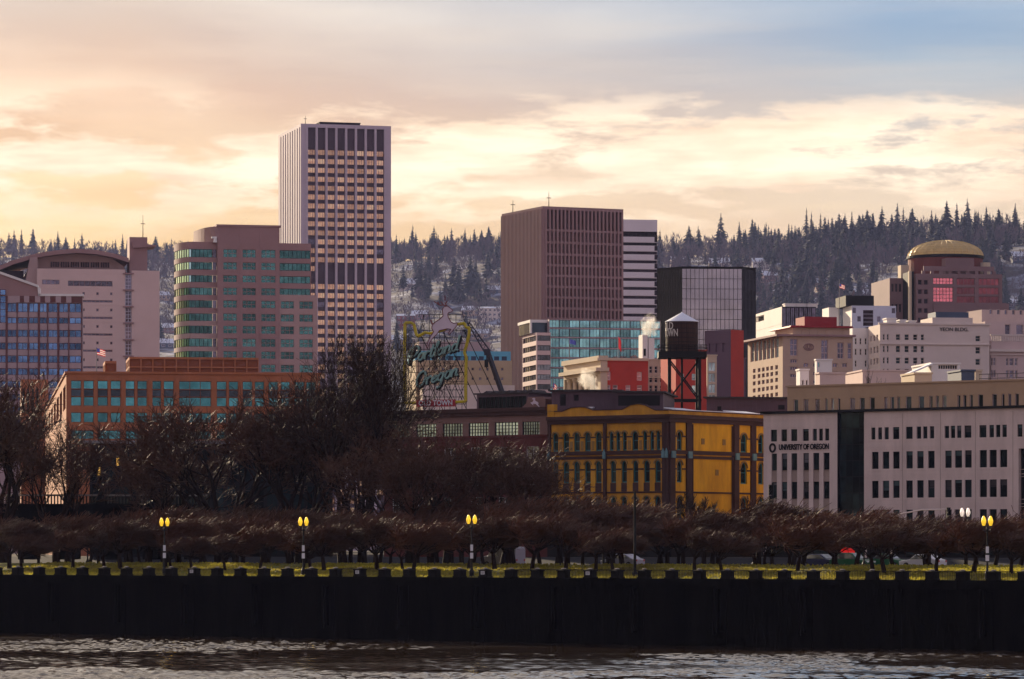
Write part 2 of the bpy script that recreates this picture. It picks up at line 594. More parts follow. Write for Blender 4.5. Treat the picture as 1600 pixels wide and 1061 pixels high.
M('twig_brown', (.080, .034, .018), .6, .4, 1.5, spec=.22)
M('twig_dark', (.030, .014, .008), .65, .4, 1.5, spec=.2)
M('conifer', (.020, .030, .032), .9, .35, .15, rand=.35)  # distance haze put into the fir colour as a blue cast
M('conifer_trunk', (.07, .05, .04), .9)
M('wood_haze', (.115, .09, .105), .9, .35, .02)  # bare hill trees, tinted bluish in place of distance haze
M('hill_ground', (.11, .09, .085), .95, .3, .02)
M('flag_red', (.45, .03, .04), .7, .05, trans=.4)
M('flag_white', (.75, .72, .72), .7, .05, trans=.4)
M('flag_blue', (.04, .05, .25), .7, .05, trans=.4)
M('lamp_amber', (.9, .62, .05), .4, .05, emit=(1.0, .60, .03), estr=.62)
M('lamp_pearl', (.85, .8, .75), .4, .05, emit=(1.0, .82, .66), estr=.5)  # emission stands in for sunlight shining through the pearl glass
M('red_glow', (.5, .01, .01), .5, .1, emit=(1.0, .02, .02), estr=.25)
M('van_grey', (.35, .35, .42), .35, .05, 1, metal=.3)
M('car_white', (.6, .6, .62), .3, .05, 1)
M('car_navy', (.03, .035, .08), .3, .05, 1)
M('car_green', (.01, .10, .04), .3, .05, 1)
M('tyre', (.015, .015, .015), .8)
M('headlight', (.8, .8, .8), .2)
M('taillight', (.4, .01, .01), .3)
M('amber_panel', (.75, .40, .10), .5, .1, emit=(1.0, .55, .10), estr=.5)

# hill ground: patchy snow, blued in place of haze, on brown woodland floor
hm = MATS['hill_ground']
hn, hl = hm.node_tree.nodes, hm.node_tree.links
cr = [n for n in hn if n.type == 'VALTORGB'][0].color_ramp
cr.elements[0].color = (.075, .062, .062, 1)
cr.elements[0].position = .48
cr.elements[1].color = (.40, .43, .54, 1)
cr.elements[1].position = .66

# ------------------------------------------------------------------ river, wall, park
WALL = Frame(800, 330, -36.5, 0.0)         # origin on the river wall's line; x along the wall, y inland
def wpt(s, t, z):
    p = WALL.world(s, t, z)
    return (p.x, p.y, p.z)
WATER_M = bpy.data.materials.new('river_water')
WATER_M.use_nodes = True
n, l = WATER_M.node_tree.nodes, WATER_M.node_tree.links
b = n['Principled BSDF']
b.inputs['Base Color'].default_value = (.030, .019, .011, 1)
b.inputs['IOR'].default_value = 1.33
b.inputs['Specular IOR Level'].default_value = .5
geo = n.new('ShaderNodeNewGeometry')
def wave(scale, stretch, detail, rough=.6, dist=0.0, rot=0.0):
    mp = n.new('ShaderNodeMapping')
    mp.inputs['Scale'].default_value = stretch
    mp.inputs['Rotation'].default_value = (0, 0, rot)
    l.new(geo.outputs['Position'], mp.inputs[0])
    nz = n.new('ShaderNodeTexNoise')
    nz.inputs['Scale'].default_value = scale
    nz.inputs['Detail'].default_value = detail
    nz.inputs['Roughness'].default_value = rough
    nz.inputs['Distortion'].default_value = dist
    l.new(mp.outputs[0], nz.inputs['Vector'])
    return nz.outputs['Fac']
def nmath(op, a, b_, clamp=False):
    q = n.new('ShaderNodeMath')
    q.operation = op
    q.use_clamp = clamp
    for i, v in enumerate((a, b_)):
        if isinstance(v, (int, float)):
            q.inputs[i].default_value = v
        else:
            l.new(v, q.inputs[i])
    return q.outputs[0]
h1 = wave(.55, (.6, 1.0, 1), 4, .6, .4, R(-25))
h2 = wave(2.2, (.55, 1.0, 1), 3, .6, .3, R(-10))
h3 = wave(.10, (.35, 1.0, 1), 3, .5, .3, R(-32))
hsum = nmath('ADD', nmath('ADD', nmath('MULTIPLY', h1, .55), nmath('MULTIPLY', h2, .16)), nmath('MULTIPLY', h3, .9))
gust = wave(.035, (.28, 1.0, 1), 5, .6, .8, R(-30))
gr = n.new('ShaderNodeValToRGB')
gr.color_ramp.elements[0].position = .42
gr.color_ramp.elements[0].color = (.12, .12, .12, 1)
gr.color_ramp.elements[1].position = .60
gr.color_ramp.elements[1].color = (1, 1, 1, 1)
l.new(gust, gr.inputs[0])
fine = wave(.55, (.35, 1.0, 1), 5, .65, .5, R(-32))
gr2 = n.new('ShaderNodeValToRGB')
gr2.color_ramp.elements[0].position = .47
gr2.color_ramp.elements[0].color = (.06, .06, .06, 1)
gr2.color_ramp.elements[1].position = .57
gr2.color_ramp.elements[1].color = (.16, .16, .16, 1)
l.new(nmath('ADD', nmath('MULTIPLY', gust, .72), nmath('MULTIPLY', fine, .28)), gr2.inputs[0])
l.new(gr2.outputs[0], b.inputs['Roughness'])
bp = n.new('ShaderNodeBump')
bp.inputs['Distance'].default_value = .08
l.new(gr.outputs[0], bp.inputs['Strength'])
l.new(hsum, bp.inputs['Height'])
l.new(bp.outputs[0], b.inputs['Normal'])
mb = MB()
mb.quad(wpt(-900, .3, -.3), wpt(900, .3, -.3), wpt(900, -420, -.3), wpt(-900, -420, -.3))
from mathutils import noise as mn
WS, WT = 560, 440
for j in range(WT + 1):
    for i in range(WS + 1):
        s, t = -105 + 210 * i / WS, .2 - 118 * (j / WT)
        g = mn.noise(Vector((s * .030, t * .030, 9.0))) + .5 * mn.noise(Vector((s * .09, t * .11, 2.0)))
        g = min(1, max(0, (g + .18 - s * .0050) / .36))
        a = .70 + 1.9 * g * g * (3 - 2 * g)
        hh = .075 * mn.noise(Vector((s * .8, t * 1.25, 0))) + .040 * mn.noise(Vector((s * 1.5, t * 2.2, 5)))
        e = max(0, min(1, (105 - abs(s)) / 10, (117.8 + t) / 10))
        mb.v.append(wpt(s, t, a * hh * e - .31 * (1 - e)))
for j in range(WT):
    for i in range(WS):
        q = 4 + j * (WS + 1) + i
        mb.f.append((q, q + 1, q + WS + 2, q + WS + 1))
        mb.m.append(0)
tag(mb.build('river_water', WATER_M, None, True), None, kind='structure')

# ground sheet to the horizon: promenade, lawn rising to the avenue, then the streets
prof = [(0.3, 5.45, 'promenade_concrete'), (5.0, 5.50, 'lawn'), (22.0, 6.58, 'lawn'), (40.0, 6.0, 'lawn'), (56.0, 6.0, 'asphalt'), (58.0, 6.02, 'asphalt'), (82.0, 6.06, 'asphalt'), (93.5, 7.0, 'city_ground')]
names = ['promenade_concrete', 'lawn', 'kerb', 'asphalt', 'city_ground']
mb = MB()
for (t0, z0, m0), (t1, z1, _) in zip(prof[:-1], prof[1:]):
    for k in range(6):
        s0, s1 = -900 + k * 300, -900 + (k + 1) * 300
        mb.quad(wpt(s0, t0, z0), wpt(s1, t0, z0), wpt(s1, t1, z1), wpt(s0, t1, z1), names.index(m0))
mb.poly([wpt(-900, 93.5, 7.0), wpt(900, 93.5, 7.0), (2400, -130, 7.0), (2400, 8300, 7.0), (-2400, 8300, 7.0), (-2400, 940, 7.0)], names.index('city_ground'))
tag(mb.build('ground', names), None, kind='structure')
mb = MB()
for k in range(60):
    s = -120 + k * 4.5
    mb.box(s, s + 2.4, 75.9, 76.05, 6.056, 6.058, 0)
mk = mb.build('road_marking', 'white_paint')
mk.location = (WALL.ox, WALL.oy, 0)
mk.rotation_euler = (0, 0, WALL.t)
tag(mk, None, kind='structure')

# grass standing on the lawn, lit from behind
def lawn_z(t):
    return 5.50 + (t - 5) / 17 * 1.08 if t < 22 else (6.58 - (t - 22) / 18 * .58 if t < 40 else 6.0)
rng = random.Random(5)
mb = MB()
for k in range(48000):
    t = 5.05 + 18 * rng.random() ** 1.3
    s = rng.uniform(-75, 70)
    if math.sin(s * .21 + 1.0) + math.sin(s * .53 + t * .4) + rng.uniform(-1.4, 1.4) < -1.1:
        continue
    h = rng.uniform(.05, .20)
    w = rng.uniform(.05, .14)
    a = rng.uniform(0, math.pi)
    z = lawn_z(t) - .005
    ca, sa = math.cos(a) * w, math.sin(a) * w
    p = WALL.world(s, t, z)
    mb.quad((p.x - ca, p.y - sa, z), (p.x + ca, p.y + sa, z), (p.x + ca * .8 + rng.uniform(-.04, .04), p.y + sa * .8, z + h), (p.x - ca * .7, p.y - sa * .7 + rng.uniform(-.04, .04), z + h * rng.uniform(.5, 1)))
tag(mb.build('grass', 'grass_blade'), None, kind='stuff')

# the river wall
sw = thing('seawall', 'long black stained concrete river wall above the water', 'wall', (WALL.ox, WALL.oy, 0), WALL.t)
rng = random.Random(2)
mb = MB()
ops = []
S0, S1 = -420, 420
for k in range(int((S1 - S0) / 8.34)):
    s = S0 + k * 8.34
    ops.append((s, s + .09, -3, 4.85, .06, 0))
facade(mb, 'f', 0.0, S0, S1, -3, 4.85, ops, 0)
mb.box(S0, S1, .0, .4, 4.75, 4.9, 0, 'fu')
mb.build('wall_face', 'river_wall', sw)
mb = MB()
mb.box(S0, S1, -.32, 1.0, 4.853, 5.42, 0)
mb.box(S0, S1, -.18, .8, 5.42, 5.58, 0, 'u')
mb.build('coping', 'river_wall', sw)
for k in range(26):
    s = -104 + k * 8.34
    mb = MB()
    mb.box(-.32, .32, -.42, .02, 1.2, 4.75, 0)
    mb.tube((0, -.5, 1.0), (0, -.5, 4.9), .13, .13, 6)
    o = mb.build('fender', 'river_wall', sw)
    o.location = (s, 0, 0)

# pillars on the wall and iron railings between them
mb = MB()
mb.box(-.50, .50, -.45, .45, 0, .16, 0)
mb.box(-.44, .44, -.40, .40, .16, .80, 0, 'u')
mb.box(-.50, .50, -.46, .46, .80, .90, 0)
i = len(mb.v)
mb.v += [(-.46, -.42, .90), (.46, -.42, .90), (.46, .42, .90), (-.46, .42, .90), (-.2, -.18, 1.02), (.2, -.18, 1.02), (.2, .18, 1.02), (-.2, .18, 1.02)]
for q in ((0, 1, 5, 4), (1, 2, 6, 5), (2, 3, 7, 6), (3, 0, 4, 7), (4, 5, 6, 7)):
    mb.f.append(tuple(i + a for a in q))
    mb.m.append(0)
pil = mb.mesh('pillar', 'pillar_concrete')
capm = MB()
capm.lathe([(.20, 1.02), (.23, 1.05), (.2, 1.11), (.1, 1.15), (0, 1.16)], 10)
capm = capm.mesh('cap', 'promenade_concrete')
plm = MB()
plm.box(-.21, .21, -.425, -.40, .36, .76, 0)
for k in range(3):
    plm.box(-.15, .15, -.429, -.426, .44 + k * .1, .48 + k * .1, 1)
plm = plm.mesh('notice_plate', ['plaque_white', 'iron'])
SP = 2.78
fencem = MB()
fencem.box(-.95, .95, -.02, .02, .12, .16, 0)
fencem.box(-.95, .95, -.025, .025, .84, .89, 0)
fence_rail = fencem.mesh('rail', 'iron')
fencem = MB()
for k in range(13):
    x = -.9 + k * .15
    fencem.box(x - .012, x + .012, -.012, .012, .14, .86, 0, 'tu')
fence_pick = fencem.mesh('picket', 'iron')
spts = [-72.6 + k * SP for k in range(49)]
def pix_of(s, t=0.4):
    p = WALL.world(s, t)
    return 800 + F * p.x / p.y
plates = (301, 563, 760, 927, 1387)
used = set()
for k, s in enumerate(spts):
    px = pix_of(s)
    if px < -40 or px > 1650:
        continue
    p = WALL.world(s, .32, 5.58)
    o = link('pillar', pil, None, p, WALL.t)
    o.scale = (.95, .95, .74)
    near = [q for q in plates if abs(q - px) < 20 and q not in used]
    if near:
        used.add(near[0])
        link('notice_plate', plm, o)
        where = {301: 'left of the leftmost clump of lamps', 563: 'between two amber lamps near the big vase-shaped tree', 760: 'just right of the middle amber lamp', 927: 'below the yellow building', 1387: 'at the right, below the pale stone building'}[near[0]]
        where = {301: 'first with a plate from the left', 563: 'second with a plate from the left', 760: 'third with a plate, right of the middle amber lamp', 927: 'fourth with a plate, below the yellow building', 1387: 'rightmost with a plate'}[near[0]]
        tag(o, 'dark river wall pillar with white notice plate, ' + where, 'pillar', 'pillars along the river wall')
    else:
        tag(o, 'dark square concrete pillar with small domed cap on the river wall', 'pillar', 'pillars along the river wall')
    link('cap', capm, o)
    if (px > 790 or 560 < px < 600 or 500 < px < 540) and px < 1640:
        p = WALL.world(s + SP / 2, .32, 5.58)
        p.z -= .16
        r = thing('railing', 'black iron picket railing between two river wall pillars', 'railing', p, WALL.t, 'railings along the river wall')
        link('rail', fence_rail, r)
        tag(link('picket', fence_pick, r), None, kind='stuff')

# ------------------------------------------------------------------ the wooded hills
def interp(tab, x):
    if x <= tab[0][0]: return tab[0][1]
    for (a, va), (b_, vb) in zip(tab[:-1], tab[1:]):
        if x <= b_:
            return va + (vb - va) * (x - a) / (b_ - a)
    return tab[-1][1]
RY = [(-1600, 400), (0, 408), (430, 404), (615, 410), (784, 398), (1030, 402), (1180, 398), (1300, 384), (1450, 376), (1600, 368), (3200, 330)]
HS = 1.65
RD = [(a, b_ * HS) for a, b_ in [(-1600, 3700), (0, 3500), (700, 3200), (1100, 2750), (1600, 2450), (3200, 2300)]]
def hill_z(u, D):
    px = 800 + u * F
    Dr = interp(RD, px)
    zr = CAMZ + (HY - interp(RY, px)) / F * Dr
    b0 = 1500.0 * HS
    t = (D - b0) / (Dr - b0)
    if t <= 0:
        z = GZ
    elif t <= 1:
        e = t * t * (3 - 2 * t) * .45 + t * .55
        z = GZ + (zr - GZ) * e
    else:
        z = zr - (D - Dr) * .05
    k = min(1, max(0, t * 3)) * (1 - .75 * min(1, max(0, 1 - abs(t - 1) * 6)))
    return z + k * 22 * mn.noise(Vector((u * D * .004, D * .0035, 1.7))) + k * 8 * mn.noise(Vector((u * D * .012, D * .011, 4.7)))
mb = MB()
NU, ND = 150, 70
us = [-.27 + .54 * i / NU for i in range(NU + 1)]
ds = [HS * (1480 + (5000 - 1480) * j / ND) for j in range(ND + 1)]
for D in ds:
    for u in us:
        mb.v.append((u * D, D, hill_z(u, D) + (.02 if D > 1500 * HS else 0.004)))
for j in range(ND):
    for i in range(NU):
        a = j * (NU + 1) + i
        mb.f.append((a, a + 1, a + NU + 2, a + NU + 1))
        mb.m.append(0)
tag(mb.build('hills', 'hill_ground', smooth=True), None, kind='structure')

# conifers: a trunk with drooping tiers of ragged boughs
def conifer(seed, slim=1.0, dense=1.0, lean=0.0):
    rng = random.Random(seed)
    tr = MB()
    tr.tube((0, 0, -.05), (0, 0, .96), .016, .003, 5)
    cr_ = MB()
    z = rng.uniform(.10, .20)
    z00 = z
    while z < .985:
        f = (z - z00) / (1 - z00)
        rad = slim * (.235 * (1 - f) ** .85 + .008) * rng.uniform(.62, 1.18) * (min(1, .55 + f * 3))
        nb = max(4, int((9 - 4 * f) * dense))
        a0 = rng.uniform(0, 7)
        for k in range(nb):
            if rng.random() < .13:
                continue
            a = a0 + 2 * math.pi * k / nb + rng.uniform(-.3, .3)
            r = rad * rng.uniform(.5, 1.15)
            dr = r * rng.uniform(.15, .55)
            ca, sa = math.cos(a), math.sin(a)
            w = r * rng.uniform(.26, .42) + .004
            mid = (ca * r * .55, sa * r * .55, z - dr * .25)
            tip = (ca * r, sa * r, z - dr)
            pl, pr = (mid[0] - sa * w, mid[1] + ca * w, mid[2] - w * .55), (mid[0] + sa * w, mid[1] - ca * w, mid[2] - w * .55)
            b0_ = (0, 0, z + .012)
            cr_.tri(b0_, pl, mid)
            cr_.tri(b0_, mid, pr)
            cr_.tri(mid, pl, tip)
            cr_.tri(mid, tip, pr)
        z += rng.uniform(.018, .034) * (1.15 - .4 * f)
    cr_.tri((.004, 0, .95), (-.004, 0, .95), (0, 0, 1.0))
    cr_.tri((0, .004, .95), (0, -.004, .95), (0, 0, 1.0))
    return tr.mesh('trunk', 'conifer_trunk'), cr_.mesh('crown', 'conifer')
CON = [conifer(11, 1.0), conifer(12, .8), conifer(13, 1.25, 1.1), conifer(14, .65), conifer(15, 1.0, .75), conifer(16, 1.4, 1.2), conifer(17, .9, .9)]
rng = random.Random(21)
def hill_pt(px, D):
    u = (px - 800) / F
    return Vector((u * D, D, hill_z(u, D)))
# the tall firs of the photograph's skyline (pixel, top row, distance offset behind or before the crest)
NAMED = [(14, 362, 0), (22, 358, -10), (52, 356, 5), (80, 372, 0), (176, 374, 0), (645, 350, 0), (735, 366, 0), (775, 366, -20), (1093, 358, -10), (1130, 360, -20), (1147, 366, -40), (1165, 358, -60), (1201, 352, -60), (1256, 360, -120), (1289, 338, -150), (1310, 346, -160), (1331, 329, -160), (1357, 340, -170), (1385, 352, -120), (1408, 350, -120), (1470, 345, -60), (1515, 334, -60), (1541, 322, -40), (1562, 328, -40), (1585, 322, -60)]
spots = []
for px, ty, off in NAMED:
    D = interp(RD, px) + off * HS
    p = hill_pt(px, D)
    spots.append((p, max(14, CAMZ + (HY - ty) / F * D - p.z)))
while len(spots) < 170:                    # the crest
    px = rng.uniform(-90, 1690)
    D = interp(RD, px) + rng.uniform(-210, 90)
    h = (24 + 20 * rng.random() ** 1.4) if px < 800 else (30 + 24 * rng.random() ** 1.4)
    spots.append((hill_pt(px, D), h))
def hill_D(px, py):                        # how far off the slope meets a photo row
    u = (px - 800) / F
    D = 1520 * HS
    while D < interp(RD, px) and HY - (hill_z(u, D) - CAMZ) / D * F > py:
        D += 10
    return D
MID = [(655, 404, 470), (664, 414, 476), (671, 420, 470), (696, 428, 470), (709, 402, 472), (717, 412, 478), (735, 400, 470), (747, 424, 478), (631, 428, 452), (688, 448, 486), (644, 440, 470), (760, 432, 478), (1045, 385, 420), (1060, 380, 420), (1075, 392, 424), (1110, 378, 420)]
for px, ty, by in MID:
    D = hill_D(px, by)
    p = hill_pt(px, D)
    spots.append((p, max(14, CAMZ + (HY - ty) / F * D - p.z)))
while len(spots) < 300:                    # the slope
    px = rng.choice([rng.uniform(1020, 1690), rng.uniform(1180, 1690), rng.uniform(600, 800), rng.uniform(-60, 300)])
    Dr = interp(RD, px)
    D = Dr - HS * rng.uniform(60, 800 if px > 1000 else 1000)
    if px < 900 and rng.random() < .4:
        continue
    spots.append((hill_pt(px, D), rng.uniform(26, 46)))
for p, h in spots:
    tr, cw = rng.choice(CON)
    o = thing('fir_tree', 'dark hazy fir on the snowy hills behind the city', 'tree', p, rng.uniform(0, 6.28), 'firs on the hills')
    o.scale = (h * rng.uniform(.85, 1.15), h * rng.uniform(.85, 1.15), h)
    link('trunk', tr, o)
    link('crown', cw, o)
# the rest of the wood as one mass: more firs, and bare brown trees between them
mb = MB()
def scatter_mesh(me, p, h, w, a):
    i = len(mb.v)
    ca, sa = math.cos(a), math.sin(a)
    for v in me.vertices:
        x, y, z = v.co
        mb.v.append((p.x + (x * ca - y * sa) * w, p.y + (x * sa + y * ca) * w, p.z + z * h))
    for pl in me.polygons:
        mb.f.append(tuple(i + q for q in pl.vertices))
        mb.m.append(0)
for k in range(900):
    px = rng.choice([rng.uniform(1000, 1900), rng.uniform(1150, 1750), rng.uniform(1180, 1700), rng.uniform(-400, 1000)])
    Dr = interp(RD, px)
    D = Dr + HS * rng.uniform(-900 if px > 1000 else -500, 140)
    h = rng.uniform(22, 42) if px > 1000 else rng.uniform(20, 36)
    scatter_mesh(rng.choice(CON)[1], hill_pt(px, D), h, h * rng.uniform(.9, 1.2), rng.uniform(0, 6))
tag(mb.build('fir_wood', 'conifer'), None, kind='stuff')
mb = MB()
for k in range(6500):
    px = rng.uniform(-300, 1900)
    Dr = interp(RD, px)
    D = Dr - HS * rng.uniform(-60, 1150) * (rng.random() ** .5)
    if D < 1560 * HS: continue
    p = hill_pt(px, D)
    h = rng.uniform(12, 26)
    w = h * rng.uniform(.3, .45)
    for q in range(34):
        a, e = rng.uniform(0, 6.28), rng.random() ** .7
        r = w * math.sin(math.pi * min(1, .15 + .85 * e)) * rng.uniform(.3, 1)
        x, y, z = p.x + math.cos(a) * r, p.y + math.sin(a) * r, p.z + h * (.2 + .8 * e)
        ll = h * rng.uniform(.10, .22)
        ww = h * rng.uniform(.010, .022)
        dxx, dyy = rng.uniform(-.5, .5) * ll, rng.uniform(-.5, .5) * ll
        mb.tri((x - ww, y, z), (x + ww, y, z), (x + dxx, y + dyy, z + ll))
tag(mb.build('bare_wood', 'wood_haze'), None, kind='stuff')

# houses on the slope
def hill_house(px, py, D, w, d, h, roof, wallm, label, nwin=3, storeys=1, deg=0, hip=False, group='houses on the hillside'):
    u = (px - 800) / F
    D = hill_D(px, py)
    z = hill_z(u, D)
    w, d, h, roof = w * HS * .95, d * HS, h * HS, roof * HS
    o = thing('hillside_house', label, 'house', (u * D, D, z), R(deg), group)
    mb = MB()
    mb.box(-w / 2, w / 2, 0, d, -3, h, 0, 'tu')
    if not hip:
        mb.tri((-w / 2, 0, h), (-w / 2, d, h), (-w / 2, d / 2, h + roof))
        mb.tri((w / 2, 0, h), (w / 2, d, h), (w / 2, d / 2, h + roof))
    mb.build('wall', wallm, o)
    mb = MB()
    e = .7
    if hip:
        a, b_ = (-w / 2 - e, -e, h), (w / 2 + e, -e, h)
        c, d_ = (w / 2 + e, d + e, h), (-w / 2 - e, d + e, h)
        r1, r2 = (-w / 2 + d * .5, d / 2, h + roof), (w / 2 - d * .5, d / 2, h + roof)
        mb.quad(a, b_, r2, r1); mb.quad(c, d_, r1, r2); mb.tri(b_, c, r2); mb.tri(d_, a, r1)
    else:
        mb.quad((-w / 2 - e, -e, h - .3), (w / 2 + e, -e, h - .3), (w / 2 + e, d / 2, h + roof), (-w / 2 - e, d / 2, h + roof))
        mb.quad((-w / 2 - e, d + e, h - .3), (w / 2 + e, d + e, h - .3), (w / 2 + e, d / 2, h + roof), (-w / 2 - e, d / 2, h + roof))
    rf = mb.build('roof', 'snow', o)
    mb = MB()
    mb.box(w * .2, w * .2 + 1, d * .4, d * .4 + 1, h, h + roof + 1.3)
    mb.build('chimney', 'red_brick', rf)
    sh = h / storeys
    me = wmesh(w / nwin * .5, sh * .45, 'slate_window', 'white_paint', 2, 1, .15)
    for s in range(storeys):
        for k in range(nwin):
            link('window', me, o, (-w / 2 + w * (k + .5) / nwin, -.05, sh * (s + .3)))
G1 = 'snow-roofed house on the hillside among the firs'
hill_house(640, 452, 2120, 15, 9, 4, 4.0, 'cream', 'long white house under snow at the foot of the dark firs', 5)
hill_house(1240, 468, 2020, 28, 16, 4, 4.2, 'dark_violet', 'broad dark house with wide snow-covered hipped roof, right of the black glass block', 7, 1, 0, True)
hill_house(1241, 459, 2040, 13, 8, 3, 2.6, 'beige', 'small snow-roofed house just above the broad dark house', 4, 1, 0, True)
hill_house(1124, 421, 2480, 14, 9, 4, 3.5, 'cream', 'snow-roofed house above the black glass block', 3)
hill_house(1190, 424, 2470, 12, 9, 6, 2.5, 'pale_white', 'white boxy house with snow roof right of the black glass block top', 3, 2)
hill_house(634, 516, 1780, 12, 10, 9, 1.5, 'brick_red_dull', 'three storey brick apartment house left of the leaping stag', 4, 3)
hill_house(766, 504, 1800, 15, 10, 8.5, 1.2, 'cream', 'white three storey apartment house right of the leaping stag', 5, 3)
hill_house(1580, 483, 1900, 16, 10, 3, 2.5, 'slate_blue', 'low snow-roofed house right of the domed building', 3)
hill_house(1378, 478, 1950, 8, 8, 3, 3.0, 'slate_blue', 'little snow-roofed house left of the domed building', 2)
HH = [(772, 462, 12, 'snow-roofed house tucked against the brown tower, high on the slope'), (700, 470, 13, 'snow-roofed house under the tall dark firs between the two towers'), (655, 500, 11, 'snow-roofed house just above the left end of the sign'), (735, 494, 13, 'snow-roofed house just right of the leaping stag'), (622, 540, 12, 'low snow-roofed house touching the tallest tower at its right'), (690, 520, 12, 'snow-roofed house seen through the sign scaffold'), (748, 530, 14, 'low snow-roofed house above the crane boom'), (1205, 440, 10, 'snow-roofed house high right of the black glass block'), (1060, 416, 10, 'snow-roofed house right of the white striped tower'), (262, 520, 12, 'snow-roofed house in the gap right of the courthouse, middle one'), (256, 470, 10, 'snow-roofed house in the gap right of the courthouse, topmost'), (1595, 412, 10, 'snow-roofed house at the right edge above the dome'), (1290, 452, 10, 'snow-roofed house left of the flag on the tall white pole'), (255, 545, 14, 'snow-roofed house in the gap right of the courthouse, lowest'), (1350, 470, 9, 'snow-roofed house right of the flag on the tall white pole')]
for px, py, w, lab in HH:
    hill_house(px, py, 0, w, 8, 3.6, 3.0, rng.choice(['cream', 'beige', 'slate_blue', 'rose_brown']), lab, 3, 1, rng.uniform(-25, 25))
# ------------------------------------------------------------------ downtown, far to near
def cr_(px0, scale, v):                    # survey crop column to photo pixel
    return px0 + v / scale
def antenna(root, x, y, z, h, r=.12):
    mb = MB()
    mb.tube((x, y, z), (x, y, z + h), r, r * .4, 5)
    mb.box(x - .6, x + .6, y - .06, y + .06, z + h * .6, z + h * .6 + .15)
    mb.build('antenna', 'iron', root)
def roof_unit(root, x, y, z, w, d, h, mat='roof_gravel'):
    mb = MB()
    mb.box(x, x + w, y, y + d, z, z + h, 0, 'u')
    mb.box(x - .15, x + w + .15, y - .15, y + d + .15, z + h, z + h + .25, 0)
    n_ = max(2, int(w / 1.2))
    for k in range(n_):
        mb.box(x + w * (k + .2) / n_, x + w * (k + .8) / n_, y - .04, y, z + h * .25, z + h * .8, 0, 'b')
    mb.build('roof_unit', mat, root)

# --- tall white-finned tower
M('tower_spandrel', (.080, .052, .075), .6, .2, .2)
B = Frame(470, 1300, 15)
r = B.root('office_tower', 'tallest tower, white vertical fins with dark glass and gold reflections', 'tower')
H = B.zf(193, 470)
xr = B.x(611)
yl = B.y(435)
x0, x1 = B.x(479.5), B.x(602)
n = 8
pitch = (x1 - x0) / n
zf = lambda py: B.zf(py, 540)
rows = []
zt = zf(234.5)
fl = zf(234.5) - zf(248.45)
k = 0
while zt - k * fl > 8:
    rows.append((zt - k * fl - fl * .64, zt - k * fl, k))
    k += 1
mb = MB()
facade(mb, 'f', 0.0, 0, xr, 0, H, [(x0, x1, 2, H - 1.2, .9, 1)], 0)
facade(mb, 'l', 0.0, 0, yl, 0, H, [(yl * .03, yl * .80 if False else yl * .97, 2, H - 1.2, .5, 1)], 0)
shell(mb, 0, xr, 0, yl, 0, H, 'rbt', 0, 1)
mb.build('wall', ['tower_white', 'tower_spandrel'], r)
for k in range(n + 1):
    x = x0 + pitch * k
    mb = MB()
    mb.box(-.38, .38, -.15, .95, 0, H - 1.0, 0, 'ub')
    o = mb.build('fin', 'tower_white', r)
    o.location = (x, 0, 0)
nf = 9
for k in range(nf):
    y = yl * .03 + (yl * .94) * (k + .5) / nf
    mb = MB()
    mb.box(-.15, .52, -yl * .94 / nf * .30, yl * .94 / nf * .30, 0, H - 1.0, 0, 'ub')
    o = mb.build('fin', 'tower_white', r)
    o.location = (0, y, 0)
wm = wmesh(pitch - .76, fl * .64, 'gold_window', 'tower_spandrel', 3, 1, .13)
wd = wmesh(pitch - .76, fl * .64, 'slate_window', 'tower_spandrel', 3, 1, .13)
rng = random.Random(4)
for z0, z1, j in rows:
    if j in (13, 14):
        if j == 14: continue
    for k in range(n):
        if j == 13 and k > 0: continue
        dim = rng.random() < (.04 if j < 22 else .45)
        link('window', wd if dim else wm, r, (x0 + pitch * (k + .5), .78, z0))
antenna(r, 2, 2, H, 3)
roof_unit(r, xr * .25, 6, H, xr * .45, 8, 1.2, 'tower_dark')

# --- brown ribbed tower
B = Frame(848, 950, 24)
r = B.root('office_tower', 'brown concrete tower with close vertical ribs, right of the sign', 'tower')
H = B.zf(322, 848)
xr, yl = B.x(974), B.y(784)
x0, x1 = B.x(853), B.x(972)
n = 20
pitch = (x1 - x0) / n
zl = [B.zf(v, 900) for v in (361, 380, 398.5, 415.5, 432, 449, 465.5, 482.5, 499, 516, 533, 550, 567, 584, 601)]
mb = MB()
facade(mb, 'f', 0.0, 0, xr, 0, H, [(x0, x1, 2, H - .8, .8, 1)], 0)
shell(mb, 0, xr, 0, yl, 0, H, 'lrbt', 0, 2)
mb.build('wall', ['tower_brown', 'tower_dark', 'roof_gravel'], r)
for k in range(n + 1):
    mb = MB()
    mb.box(-.22, .22, -.25, .85, 0, H - .8, 0, 'ub')
    o = mb.build('fin', 'tower_brown', r)
    o.location = (x0 + pitch * k, 0, 0)
for z in zl:
    mb = MB()
    mb.box(x0, x1, -.12, .8, z - .3, z + .3, 0, 'b')
    mb.build('spandrel', 'tower_brown', r)
me0 = wmesh(pitch - .44, zl[0] - zl[1] - .8, 'black_window', 'tower_brown', 1, 2, .1)
for j in range(len(zl) - 1):
    for k in range(n):
        link('window', me0, r, (x0 + pitch * (k + .5), .62, zl[j + 1] + .4))
nr = 30
mb = MB()
for k in range(nr):
    y = yl * (k + .5) / nr
    mb.box(-.35, 0, y - yl / nr * .27, y + yl / nr * .27, 0, H - .6, 0, 'ur')
tag(mb.build('rib', 'tower_brown', r), None, kind='stuff')
antenna(r, 3.5, 4, H, 4)
antenna(r, -.5 + .8, yl * .75, H, 3)

